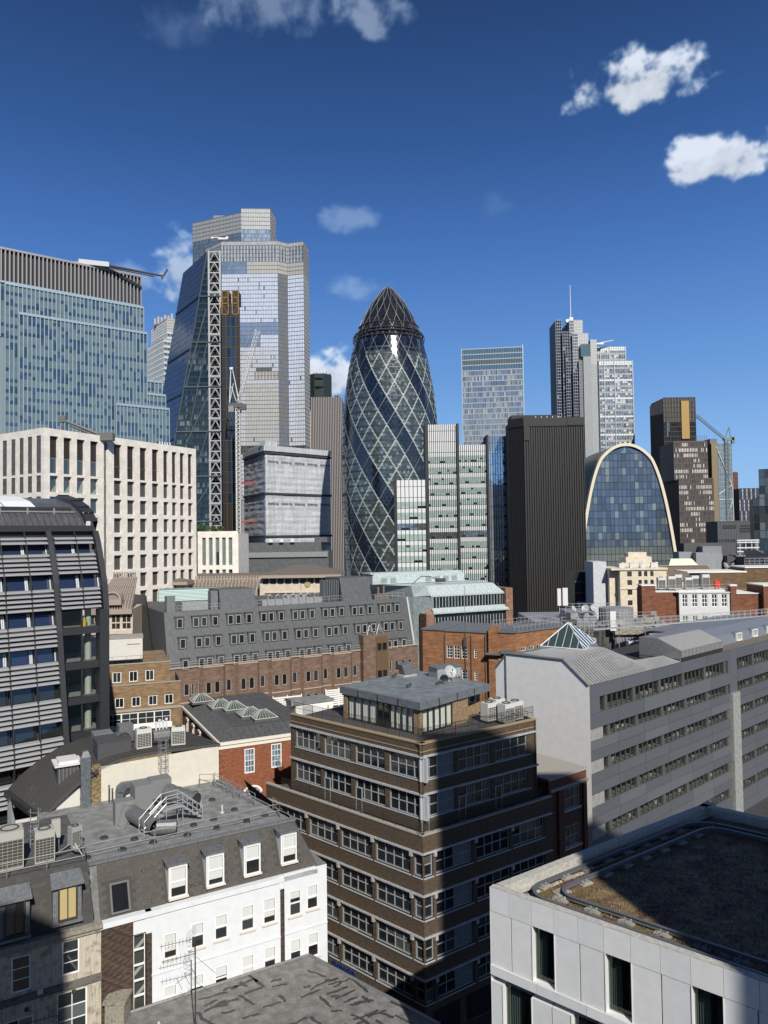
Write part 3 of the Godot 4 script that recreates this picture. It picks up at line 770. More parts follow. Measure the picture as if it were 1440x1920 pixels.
# banded glass block with dark piers
func banded_block() -> void:
	var t := thing("office_block", "glass office block in stepped bays of white and mint bands between black piers", "office block", Vector3(0, 0, -300), 0)
	var g := mb(); var pn := mb(); var mu := mb(); var pier := mb(); var bd := mb()
	var bays := [[5.2, 16.9, 60.4, 7, 0.0, 0.0], [18.2, 29.7, 82.9, 15, -1.5, 0.0], [30.7, 42.0, 74.7, 14, -3.0, 0.0], [42.8, 54.0, 78.2, 11, -5.0, -5.0]]
	var fl := 4.36
	for bi in 4:
		var b: Array = bays[bi]
		var w: float = b[1] - b[0]; var n := int(b[2] / fl) + 1
		var y0: float = b[2] - n * fl
		var xf := fr(b[0], y0, b[4], b[5]); g.x = xf; pn.x = xf; mu.x = xf
		var cap := (3 if bi == 1 else 1) * 5 + (3 if bi == 0 else 0)
		var rows := n * 5; var band := {}
		var fill := func(i, j):
			var top: int = rows - 1 - j
			if bi == 3:
				if top < 7: return [0, jit(Color(0.45, 0.48, 0.5), 0.08)] if i < 7 else [0, jit(Color(0.34, 0.40, 0.48), 0.2)]  # lighter left, bluer right: the bay's reflection put into the glass colour
				if j < 26 and j % 5 < 2: return [0, jit(Color(0.5, 0.52, 0.54), 0.1)]
				return [0, jit(Color(0.02, 0.025, 0.03), 0.4) if (j % 5 == 2 and i > 5) else jit(Color(0.60, 0.66, 0.72), 0.14)]
			if top < cap: return [1, Color(0.62, 0.63, 0.63)]
			if not band.has(j / 5): band[j / 5] = rng.randf()
			if j % 5 < 2 and j / 5 > 1: return [1, jit(Color(0.60, 0.615, 0.61), 0.02)]
			if j % 5 == 2 and (fposmod(i * 0.37 + (j / 5) * 2.3, 3.0) < 0.8): return [0, jit(Color(0.03, 0.036, 0.036), 0.4)]
			if (j / 5) % 8 == 1: return [0, jit(Color(0.28, 0.30, 0.31), 0.2)]
			return [1, jit(Color(0.30, 0.375, 0.345), 0.10)] if rng.randf() < 0.975 else [0, jit(Color(0.08, 0.10, 0.1), 0.4)]
		curtain(g, pn, mu, w, n * fl, b[3], rows, fill, 0.22, 0.18, 0.0, 0.003)
		for j in n: mu.box(0, j * fl + fl * 0.4 - 0.05, 0, w, j * fl + fl * 0.4 + 0.05, 0.1)
		bd.box(b[0] + 0.1, 0, -30, b[1] - 0.1, b[2] - 0.3, b[4] - (1.7 if bi == 3 else 0.15))
	for q in [[4.2, 5.2, 60.6, 0.6], [16.9, 18.2, 83.1, 0.7], [29.7, 30.7, 83.1, -0.4], [42.0, 42.8, 78.5, -1.6]]: pier.box(q[0], 0, -12, q[1], q[2], q[3])
	part(t, "body", bd, mt("band_body", Color(0.2, 0.21, 0.21), 0.7))
	part(t, "pier", pier, mt("pier_dark", Color(0.018, 0.016, 0.016), 0.6))
	finish(t, g, pn, mu, g_mirror(), mt("band_mullion", Color(0.03, 0.032, 0.033), 0.5, 0.3))

func black_fin_tower() -> void:
	var t := thing("office_tower", "square near black tower ribbed with vertical fins right of the banded block", "tower", Vector3(54.1, 0, -286), 0)
	var m := mb()
	m.prism([Vector2(0, 0), Vector2(23.1, 0), Vector2(23.1, -12), Vector2(-5.0, -12), Vector2(-5.0, -5.0)], 0, 81.2)
	part(t, "body", m, mt("fin_body", Color(0.009, 0.0085, 0.008), 0.55))
	m = mb(); m.box(-0.1, 79.4, -1, 23.3, 82.6, 0.5); m.x = fr(0, 0, 0, -45) * fr(-7.1, 0, 0); m.box(0, 79.4, -1, 7.1, 82.8, 0.3); part(t, "parapet", m, mt("fin_parapet", Color(0.014, 0.013, 0.0125), 0.6))
	m = mb(); m.box(16.8, 79.6, 0.5, 23.3, 82.4, 0.7); m.box(0, 74.0, 0.45, 2.2, 79.4, 0.6); part(t, "corner_panel", m, mt("fin_parapet", Color.BLACK))
	m = mb(); m.box(-4, 81.2, -11, 14, 84.4, -4); part(t, "plant_room", m, mt("fin_body", Color.BLACK))
	m = mb()
	for k in 26: m.box(0.05 + k * 0.91, 0, 0, 0.30 + k * 0.91, 79.5, 0.5)
	part(t, "fins", m, mt("fin_bronze", Color(0.036, 0.033, 0.031), 0.5, 0.2), true)
	m = mb(); m.x = fr(0, 0, 0, -45) * fr(-7.1, 0, 0)
	for k in 7: m.box(k * 1.07, 0, 0, k * 1.07 + 0.12, 79.5, 0.14)
	part(t, "side_fins", m, mt("fin_parapet", Color.BLACK), true)
	for k in 5:
		m = mb(); m.box(5.4 + k * 2.2, 82.6, -3.9, 5.65 + k * 2.2, 83.8, -3.7); part(t, "roof_light", m, mt("arm_white", Color.WHITE))

func simple_tower(called: String, label: String, at: Vector3, deg: float, w: float, d: float, h: float, from: float, nx: int, fl: float, fill: Callable, body: Color, mv := 0.2, mh := 0.3, mull := Color(0.3, 0.32, 0.33), side := 0.0, gm: Material = null) -> Node3D:
	var t := thing(called, label, "tower", at, deg)
	var g := mb(); var pn := mb(); var mu := mb(); var b := mb()
	b.box(0, 0, -d, w, h - 0.1, -0.12); part(t, "body", b, mt("body %s" % label.left(24), body, 0.6))
	var n := int((h - from) / fl); var y0 := h - n * fl
	for s in (1 if side <= 0 else 2):
		var xf := fr(0, y0, 0) if s == 0 else (fr(0, y0, 0, -90) * fr(-side, 0, 0) if at.x > 0 else fr(w, y0, 0, 90))
		g.x = xf; pn.x = xf; mu.x = xf
		curtain(g, pn, mu, w if s == 0 else side, n * fl, nx if s == 0 else maxi(1, int(nx * side / w)), n, func(i, j): return fill.call(i, j, n), mv, 0.25, mh)
	finish(t, g, pn, mu, gm if gm else g_col(), mt("mull %s" % label.left(24), mull, 0.5, 0.2))
	return t

func right_towers() -> void:
	# pale slab with teal crown
	var f := func(i, j, n):
		if j >= n - 4: return [0, jit(Color(0.11, 0.24, 0.28), 0.12)] if j != n - 3 else [1, Color(0.04, 0.07, 0.09)]
		return [0, jit(Color(0.30, 0.34, 0.37), 0.35)] if rng.randf() < 0.72 else [1, jit(Color(0.26, 0.28, 0.30), 0.3)]
	var t := simple_tower("office_tower", "pale glass slab tower topped by a teal glass crown, behind the banded block", Vector3(60.6, 0, -560), -8, 44.6, 40, 178, 95, 36, 4.1, f, Color(0.1, 0.12, 0.14), 0.2, 0.75, Color(0.30, 0.33, 0.35), 0.0, g_mirror())
	var m := mb(); m.box(44.6, 90, -1.2, 45.6, 179.6, 0.5); m.box(-0.7, 90, -1.2, -0.1, 178.8, 0.5); part(t, "edge_fin", m, mt("teal_mullion", Color.WHITE))
	# tower with mast
	t = thing("skyscraper", "white and grey stepped skyscraper carrying a tall thin mast on its roof", "skyscraper", Vector3(0, 0, -560), 0)
	var g := mb(); var pn := mb(); var mu := mb(); var bd := mb(); var px := func(p): return (p - 720.0) * 0.4095 + 0.7
	var dark := func(i, j): return [0, jit(Color(0.022, 0.03, 0.045), 0.5)] if rng.randf() < 0.94 else [0, Color(0.25, 0.27, 0.28)]
	for v in [[1045.0, 1056.0, 202.0, -9.0, 0], [1056.0, 1069.0, 192.0, -6.0, 0], [1068.5, 1093.0, 200.5, -5.0, 1], [1060.0, 1072.0, 176.0, -4.0, 0], [1072.0, 1101.0, 189.5, -2.0, 1], [1071.0, 1082.0, 162.0, -0.6, 0], [1081.0, 1090.0, 168.5, 1.0, 2], [1088.5, 1102.5, 171.0, 2.2, 3], [1102.5, 1114.0, 184.0, 1.4, 4]]:
		var x0: float = px.call(v[0]); var x1: float = px.call(v[1])
		bd.box(x0, 0, -30, x1, v[2] - 0.2, v[3] - 0.15)
		var xf := fr(x0, 60, v[3]); g.x = xf; pn.x = xf; mu.x = xf
		var n := int((v[2] - 60) / 2.3); var hh: float = v[2] - 60
		match v[4]:
			0: curtain(g, pn, mu, x1 - x0, hh, 3, n, dark, 0.12, 0.2, 0.25)
			1: curtain(g, pn, mu, x1 - x0, hh, 9, n, func(i, j): return [1, jit(Color(0.46, 0.46, 0.44), 0.06)] if i > 2 else [0, jit(Color(0.14, 0.15, 0.16), 0.6)], 0.2, 0.25, 0.5)
			2: curtain(g, pn, mu, x1 - x0, hh, 3, n, func(i, j): return [1, jit(Color(0.13, 0.14, 0.15), 0.1)], 0.12, 0.12, 0.12)
			3: curtain(g, pn, mu, x1 - x0, hh, 5, n, func(i, j): return [1, jit(Color(0.30, 0.31, 0.31), 0.04)], 0.1, 0.12, 0.1)
			4: curtain(g, pn, mu, x1 - x0, hh, 4, n, func(i, j): return [1, jit(Color(0.42, 0.42, 0.41) if j > n - 9 else Color(0.33, 0.34, 0.34), 0.04)], 0.1, 0.12, 0.1)
	var gb := mb(); gb.box(px.call(1084.5), 171, -1, px.call(1101.5), 180.6, 1.5); part(t, "glass_lantern", gb, glass("lantern_glass", Color(0.10, 0.16, 0.19), 0.05, 0.4))
	for v in [[1113.0, 1172.5, 180.2, 120.0, -6.0], [1113.5, 1180.0, 167.8, 60.0, 0.0]]:
		var x0: float = px.call(v[0]); var x1: float = px.call(v[1]); var n := int((v[2] - v[3]) / 1.53)
		bd.box(x0, 0, -34, x1, v[2] - 0.2, v[4] - 0.15)
		var xf := fr(x0, v[2] - n * 1.53, v[4]); g.x = xf; pn.x = xf; mu.x = xf
		var fill := func(i, j):
			var r: int = (n - 1 - j) % 9
			if i == 0: return [0, jit(Color(0.03, 0.04, 0.05), 0.5)]
			if r == 0 or (n - 1 - j) < 2: return [1, Color(0.66, 0.67, 0.67)]
			if r % 3 == 0: return [1, jit(Color(0.34, 0.36, 0.37), 0.1)]
			return [0, jit(Color(0.20, 0.23, 0.26), 0.45)] if rng.randf() < 0.8 else [1, jit(Color(0.52, 0.53, 0.53), 0.15)]
		curtain(g, pn, mu, x1 - x0, n * 1.53, 14, n, fill, 0.22, 0.25, 0.1)
		for k in [3, 7, 14]: mu.box((x1 - x0) * k / 14.0 - 0.35, 0, 0, (x1 - x0) * k / 14.0 + 0.35, n * 1.53, 0.5)
	part(t, "body", bd, mt("mast_body", Color(0.12, 0.13, 0.14), 0.6))
	finish(t, g, pn, mu, g_col(), mt("mast_mullion", Color(0.36, 0.37, 0.38), 0.5, 0.2))
	m = mb(); m.tube(Vector3(px.call(1074.5), 200, -10), Vector3(px.call(1074.5), 229.5, -10), 0.42, 8, Color.WHITE, 0.22); part(t, "mast", m, mt("arm_white", Color.WHITE))
	m = mb(); m.cbox(Vector3(px.call(1074.5), 202, -10), Vector3(3, 4, 3)); m.cbox(Vector3(px.call(1068), 201.4, -10), Vector3(3, 2.4, 3)); part(t, "mast_base", m, mt("arm_white", Color.WHITE))
	var c := thing("cleaning_crane", "white cleaning crane arm on the roof of the mast tower", "crane", Vector3(px.call(1114.0), 180.5, -562), 0)
	m = mb(); m.box(0, 0.3, -1, 6, 1.6, 1); m.tube(Vector3(0, 0.8, 0), Vector3(14, 3.6, 0), 0.6, 6, Color.WHITE, 0.3); part(c, "arm", m, mt("arm_white", Color.WHITE))
	# arch fronted building
	t = thing("arch_building", "glass building with a tall cream parabolic arch framing its whole front", "office block", Vector3(107.6, 0, -330), 0)
	var hw := func(y):
		var d := maxf(0.0, 76.4 - y)
		return 6.14 * pow(d, 0.306) if d > 6 else 10.62 * pow(d / 6.0, 0.47)
	g = mb(); pn = mb(); mu = mb(); var rows := 24; var fh := 3.18
	for j in rows:
		var y0 := 76.4 - (j + 1) * fh; var y1 := y0 + fh
		for i in range(-12, 12):
			var xa := i * 1.85; var xb := xa + 1.85
			var la := clampf(xa, -hw.call(y0), hw.call(y0)); var lb := clampf(xb, -hw.call(y0), hw.call(y0)); var ta := clampf(xa, -hw.call(y1), hw.call(y1)); var tb := clampf(xb, -hw.call(y1), hw.call(y1))
			if lb - la < 0.05: continue
			var col := jit(Color(0.09, 0.125, 0.18), 0.25); var k := rng.randf()
			if k > 0.86: col = jit(Color(0.20, 0.24, 0.245), 0.2)
			if j == 14 or j == 16: col = jit(Color(0.155, 0.19, 0.19), 0.06)
			if j == 15: col = jit(Color(0.19, 0.22, 0.22), 0.06)
			if j >= 17: col = jit(Color(0.016, 0.02, 0.022), 0.5)
			if j == 19 and i < 7: col = jit(Color(0.115, 0.125, 0.10), 0.08)
			if j == 21: col = jit(Color(0.06, 0.066, 0.055), 0.1)
			g.q(Vector3(la, y0, -0.4), Vector3(lb, y0, -0.4), Vector3(tb, y1, -0.4), Vector3(ta, y1, -0.4), col)
			if xa > -hw.call(y1) and xa < hw.call(y1): mu.box(xa - 0.05, y0, -0.4, xa + 0.05, y1, -0.25)
		mu.box(-hw.call(y0), y0 - 0.08, -0.4, hw.call(y0), y0 + 0.08, -0.22)
	part(t, "glazing", g, g_col(), true); part(t, "mullions", mu, mt("arch_mull", Color(0.03, 0.035, 0.04), 0.5), true)
	var rim := mb(); var sh := mb(); var prev := Vector2(0, 76.4); var ring := []
	for k in 41:
		var u := k / 40.0; var y := 76.4 - 76.4 * pow(u, 1.9)
		ring.append(Vector2(hw.call(y), y))
	for sgn in [-1.0, 1.0]:
		for k in 40:
			var a: Vector2 = ring[k]; var b: Vector2 = ring[k + 1]
			var na := Vector2(a.x / 21 + 0.02, 0.9 * (1 - a.x / 22.0) + 0.05).normalized() * 1.25; var nb := Vector2(b.x / 21 + 0.02, 0.9 * (1 - b.x / 22.0) + 0.05).normalized() * 1.25
			if k == 0: na = Vector2(0, 1.25)
			var A := Vector3(a.x * sgn, a.y, 0.5); var B := Vector3(b.x * sgn, b.y, 0.5); var C := Vector3((b.x + nb.x) * sgn, b.y + nb.y, 0.5); var Dd := Vector3((a.x + na.x) * sgn, a.y + na.y, 0.5)
			rim.q(A, B, C, Dd); rim.q(A, B, B - Vector3(0, 0, 1.2), A - Vector3(0, 0, 1.2)); rim.q(Dd, C, C - Vector3(0, 0, 3), Dd - Vector3(0, 0, 3))
			sh.q(Dd - Vector3(0, 0, 3), C - Vector3(0, 0, 3), C - Vector3(0, 0, 40), Dd - Vector3(0, 0, 40))
	part(t, "arch_rim", rim, mt("arch_cream", Color(0.62, 0.56, 0.43), 0.7)); part(t, "vault", sh, mt("arch_vault", Color(0.16, 0.16, 0.15), 0.7))
	# dark brown tower
	var fb := func(i, j, n):
		if j >= n - 5: return [1, jit(Color(0.060, 0.05, 0.043), 0.2) if i % 2 else Color(0.12, 0.11, 0.10)]
		if i < 4: return [0, jit(Color(0.16, 0.19, 0.17), 0.3)] if (i > 1 and rng.randf() < 0.6) else [0, Color(0.015, 0.015, 0.015)]
		return [0, jit(Color(0.018, 0.015, 0.014), 0.5)]
	t = simple_tower("office_tower", "tall dark brown tower with one golden vertical strip near its top", Vector3(196.5, 0, -520), 0, 22.4, 24, 132, 30, 22, 3.4, fb, Color(0.012, 0.011, 0.012), 0.18, 0.5, Color(0.045, 0.034, 0.027))
	m = mb(); m.box(12.2, 103, 0.2, 17.6, 129.6, 0.9); part(t, "gold_strip", m, mt("ochre", Color(0.34, 0.215, 0.07), 0.5, 0.2))
	m = mb(); m.x = fr(-0.1, 0, 0, -62) * fr(-12, 0, 0); m.box(0, 0, -18, 12, 121, 0); part(t, "side_wing", m, mt("brown_side", Color(0.010, 0.010, 0.013), 0.4))
	m = mb()
	for k in 12: m.box(k * 1.0, 121, -0.4, k * 1.0 + 0.62, 129.5 + k * 0.33, 0)
	m.x = fr(-0.1, 0, 0, -62) * fr(-12, 0, 0)
	var cr := mb(m.x)
	for k in 12: cr.box(k * 1.0, 121, -0.4, k * 1.0 + 0.62, 128.0 + k * 0.33, 0)
	part(t, "crown_fins", cr, mt("crown_grey", Color(0.14, 0.13, 0.13), 0.6))
	# brown glass pair
	var fg := func(i, j, n):
		var v := sin(j * 1.7) + sin(i * 0.4 + j * 0.9)
		return [1, jit(Color(0.58, 0.56, 0.53), 0.25)] if v + rng.randf() * 1.6 > 1.0 else [0, jit(Color(0.12, 0.105, 0.10), 0.4)]
	t = simple_tower("office_tower", "bronze glass tower of small bright windows in front of the dark brown tower", Vector3(170.3, 0, -430), 0, 19.8, 24, 68.5, 12, 22, 3.1, fg, Color(0.02, 0.018, 0.016), 0.32, 0.95, Color(0.085, 0.065, 0.05))
	var bb := mb(); bb.box(-1.7, 68, -24, 17.8, 90, -2.2); part(t, "upper_body", bb, mt("brown_side", Color.BLACK))
	g = mb(fr(-1.7, 68.5, -2)); pn = mb(fr(-1.7, 68.5, -2)); mu = mb(fr(-1.7, 68.5, -2))
	curtain(g, pn, mu, 19.5, 21.7, 21, 7, func(i, j): return fg.call(i, j, 7), 0.32, 0.25, 0.95)
	for k in 9: mu.box(10.5 + k * 1.1, 21.7, -0.2, 10.62 + k * 1.1, 25.5, 0)
	finish(t, g, pn, mu, g_col(), mt("mull bronze", Color(0.085, 0.065, 0.05), 0.5, 0.2))
	m = mb(); m.box(19.8, 0, -20, 22.6, 89, -1.0); part(t, "gold_shaft", m, mt("ochre_dull", Color(0.20, 0.15, 0.075), 0.6))
	m = mb(); m.box(22.6, 0, -24, 24, 86, -2.0); m.box(19.9, 89, -12, 24, 92, -3); part(t, "grey_shaft", m, mt("crown_grey", Color.BLACK))
	# braced glass tower
	t = simple_tower("office_tower", "slim pale glass tower crossed by thin white diagonal braces", Vector3(266, 0, -600), -4, 14.5, 20, 109, 40, 10, 3.9, func(i, j, n): return [0, jit(Color(0.30, 0.36, 0.36), 0.15)], Color(0.1, 0.12, 0.12), 0.3, 0.4, Color(0.3, 0.31, 0.3), 0.0, g_mirror())
	m = mb()
	for q in [[1.5, 108, 13.5, 75], [13.5, 75, 1, 66], [1, 63.5, 14, 63.5], [14, 63, 5, 38], [14, 75, 14.3, 40]]: m.tube(Vector3(q[0], q[1], 0.6), Vector3(q[2], q[3], 0.6), 0.4, 4)
	part(t, "brace", m, mt("arm_white", Color.WHITE))
	simple_tower("apartment_tower", "reddish brick apartment tower small on the right skyline", Vector3(297, 0, -640), 0, 7, 12, 88.5, 30, 7, 3.3, func(i, j, n): return [0, jit(Color(0.10, 0.06, 0.06), 0.6)], Color(0.15, 0.06, 0.05), 0.5, 0.8, Color(0.16, 0.062, 0.05))
	simple_tower("apartment_tower", "lower reddish brick block stepping down from the red apartment tower", Vector3(298, 0, -630), 0, 9.5, 10, 67.5, 25, 9, 3.3, func(i, j, n): return [0, jit(Color(0.3, 0.25, 0.24), 0.6)], Color(0.15, 0.06, 0.05), 0.5, 0.8, Color(0.16, 0.062, 0.05))
	simple_tower("apartment_tower", "dark blue and white apartment block on the right skyline", Vector3(285.8, 0, -600), 0, 16.2, 16, 72.3, 25, 14, 3.0, func(i, j, n): return [0, jit(Color(0.05, 0.06, 0.09), 0.6)] if (i * 7 + j / 3) % 3 else [1, jit(Color(0.42, 0.40, 0.42), 0.2)], Color(0.05, 0.05, 0.07), 0.25, 0.4, Color(0.08, 0.075, 0.09))
	t = simple_tower("office_block", "low dark grey office block with louvred top below the braced tower", Vector3(169.6, 0, -380), 0, 19, 14, 43.2, 12, 24, 3.0, func(i, j, n): return [1, jit(Color(0.10, 0.105, 0.115), 0.05)] if (j >= n - 3 or i > 15) else [0, jit(Color(0.06, 0.08, 0.11), 0.3)], Color(0.08, 0.085, 0.09), 0.12, 0.2, Color(0.12, 0.125, 0.13))
	m = mb()
	for k in 3: m.box(11.2, 37.6 + k * 1.4, 0.2, 18.2, 38.2 + k * 1.4, 0.35)
	for k in 2: m.box(2.5, 39.6 + k * 1.0, 0.2, 9.5, 40.0 + k, 0.35)
	part(t, "louvre", m, mt("louvre_dark", Color.BLACK))
	# faceted dark glass block at the right edge
	t = thing("office_block", "dark faceted glass block cut by the right edge of the view", "office block", Vector3(138.6, 0, -280), 0)
	bd = mb(); g = mb(); pn = mb(); mu = mb()
	for v in [[0.0, 16.0, 50.3, 0.0, -22.0], [3.9, 20.0, 61.3, -3.0, -30.0], [-0.6, 12.0, 34.0, 1.2, -14.0]]:
		var xf := fr(v[0], 8, v[3], v[4]); g.x = xf; pn.x = xf; mu.x = xf; bd.x = fr(v[0], 0, v[3], v[4])
		var w: float = v[1] - v[0]; var n := int((v[2] - 8) / 3.0)
		bd.box(0.1, 0, -20, w, v[2] - 0.1, -0.2)
		curtain(g, pn, mu, w, v[2] - 8, 8, n, func(i, j): return [0, jit(Color(0.05, 0.065, 0.075), 0.6)] if rng.randf() < 0.8 else [0, jit(Color(0.18, 0.2, 0.2), 0.4)], 0.1, 0.12, 0.14, 0.03)
	part(t, "body", bd, mt("brown_side", Color.BLACK)); finish(t, g, pn, mu, g_col(), mt("arch_mull", Color.BLACK))

# ---------------------------------------------------------------- middle distance
func dark_pane() -> Array:
	return [glass("pane_a", Color(0.016, 0.02, 0.024), 0.04), glass("pane_b", Color(0.03, 0.036, 0.04), 0.05), glass("pane_c", Color(0.012, 0.013, 0.015), 0.03)]

func stone_grid_building() -> void:
	var t := thing("stone_office", "pale stone office block with a regular grid of deep dark windows", "office block", Vector3(-61.57, 0, -135), 62.6)
	var st := mt("pale_stone", Color(0.93, 0.86, 0.775), 0.85, 0, "stone", 6.0)
	var rows := [[50.4, 57.25], [46.9, 49.95]]
	for k in 9: rows.append([43.2 - 3.74 * k, 46.1 - 3.74 * k])
	var bl := mt("grey_blind", Color(0.058, 0.056, 0.054), 0.7); var br := mt("brown_louvre", Color(0.022, 0.016, 0.013), 0.6)
	var fm := mt("grid_frame", Color(0.30, 0.34, 0.33), 0.5, 0.2); var rv := glass("grid_glass", Color(0.03, 0.045, 0.055), 0.04, 0.0, 1.0)
	var cols := [[1.3, 3.1], [4.3, 6.1], [7.3, 9.15], [10.45, 12.35], [16.3, 18.3], [19.8, 21.75], [23.25, 25.2], [26.7, 28.6], [30.05, 31.6], [32.65, 34.15], [35.15, 36.65], [37.75, 39.25]]
	var cl := [[-2.46, -0.89], [-5.21, -3.72], [-7.91, -6.5], [-10.66, -9.22], [-13.6, -12.12], [-16.4, -14.9], [-19.1, -17.6]]
	for s in 2:
		var xf := Transform3D.IDENTITY if s == 0 else fr(0, 0, 0, -33.6 - 62.6)
		var w := mb(xf); var holes := []; var cs: Array = cols if s == 0 else cl
		for c in cs:
			for r in rows: holes.append(Rect2(c[0], r[0], c[1] - c[0], r[1] - r[0]))
		if s == 0: holes.append(Rect2(13.75, 2, 1.05, 55.4))
		w.wall(0.0 if s == 0 else -28.0, 0, 40.4 if s == 0 else 0.0, 58.6, holes, 0.65)
		part(t, "wall", w, st)
		for ci in cs.size():
			for ri in rows.size():
				var r: Array = rows[ri]; var c: Array = cs[ci]
				var glassy: bool = ci < 4 or s == 1
				var o := xf * fr(c[0], r[0], -0.62)
				var h: float = r[1] - r[0]
				if ri == 0:
					var low := h * (0.42 if glassy else 0.0)
					var m := mb(o); m.rect(0, low, c[1] - c[0], h, 0.05); part(t, "louvre_panel", m, br)
					if low > 0: window(t, o, c[1] - c[0], low, 1, 1, fm, rv, 0.08)
					else:
						m = mb(o); m.box(0, h * 0.32, 0.05, c[1] - c[0], h * 0.36, 0.12); part(t, "transom", m, bl)
				elif glassy:
					window(t, o, c[1] - c[0], h, 1, 1, fm, rv, 0.09)
					if rng.randf() < 0.75:
						var m := mb(o); var e: float = c[1] - c[0]; var q := rng.randf_range(0.3, 0.9)
						m.t(Vector3(e * 0.25, 0.1, 0.09), Vector3(e - 0.1, 0.1, 0.09), Vector3(e - 0.1, h * q, 0.09)); part(t, "blind", m, mt("mint_blind", Color(0.20, 0.27, 0.25), 0.5))
				else:
					var m := mb(o); m.rect(0, 0, c[1] - c[0], h, 0.06); part(t, "blind", m, bl)
	var g := mb(); g.rect(13.75, 2, 14.8, 57.4, -0.6, Color(0.10, 0.13, 0.13))
	for k in 15: g.box(13.75, 3.8 + k * 3.74, -0.6, 14.8, 4.9 + k * 3.74, -0.5, Color(0.17, 0.2, 0.2))
	part(t, "stair_glazing", g, g_col())
	var r := mb(); var a: Vector3 = fr(0, 0, 0, -33.6 - 62.6) * Vector3(-28, 0, 0)
	r.prism([Vector2(0.2, -0.7), Vector2(40.35, -0.7), Vector2(40.35, -25), Vector2(a.x, a.z - 8), Vector2(a.x, a.z)], 0, 57.6); part(t, "roof", r, mt("roof_grey", Color(0.14, 0.14, 0.14), 0.9, 0, "felt", 8))
	var v := mb()
	for k in 5: v.tube(Vector3(31 + k * 0.8, 57.6, -2), Vector3(31 + k * 0.8, 59.5, -2), 0.14, 6)
	part(t, "vent_pipe", v, mt("arm_white", Color.WHITE), true)
	# low wing
	t = thing("stone_office", "small pale stone wing with tall slot windows beside the grid block", "office block", Vector3(-44.5, 0, -178), 0)
	var w := mb(); var hs := []
	for x in [1.05, 2.65, 4.25, 5.8, 7.35]:
		for y in [[31.6, 38.2], [24.4, 30.6]]: hs.append(Rect2(x, y[0], 0.9, y[1] - y[0]))
	w.wall(0, 0, 9.6, 39.7, hs, 0.5); w.box(0, 0, -14, 9.6, 39.2, -0.52); part(t, "wall", w, st)
	for h in hs: window(t, fr(h.position.x, h.position.y, -0.48), h.size.x, h.size.y, 1, 2, fm, [rv, mt("mint_pane", Color(0.13, 0.17, 0.155), 0.3)], 0.08, {"panes": true})
	# shrubs on the terrace
	for k in 4:
		var s := thing("roof_shrub", ["rounded green roof terrace shrub nearest the grid block's corner", "second green roof terrace shrub from the grid block", "third green roof terrace shrub from the grid block", "smallest green roof terrace shrub, towards the ladder tower"][k], "shrub", Vector3(-46.2 + k * 2.1, 39.2, -183 + (k % 2)), 0, "shrubs on the stone wing's roof terrace")
		leaf_ball(s, 1.5 - k * 0.2, 1.4, 260, Color(0.05, 0.075, 0.018))

func leaf_ball(t: Node3D, r: float, h: float, n: int, col: Color) -> void:
	var st := mb(); st.tube(Vector3.ZERO, Vector3(0, h * 0.8, 0), 0.06, 5); part(t, "stem", st, mt("bark", Color(0.06, 0.045, 0.03), 0.9))
	var m := mb()
	for k in n:
		var d := Vector3(rng.randfn(), rng.randfn(), rng.randfn()).normalized() * r * pow(rng.randf(), 0.4)
		d.y = d.y * 0.75 + h * 0.9
		var a := Vector3(rng.randfn(), rng.randfn(), rng.randfn()).normalized() * 0.17; var b := a.cross(Vector3(rng.randfn(), rng.randfn(), rng.randfn())).normalized() * 0.1
		m.q(d - a, d + b, d + a, d - b, jit(col, 0.5))
	part(t, "foliage", m, v_col(), true)

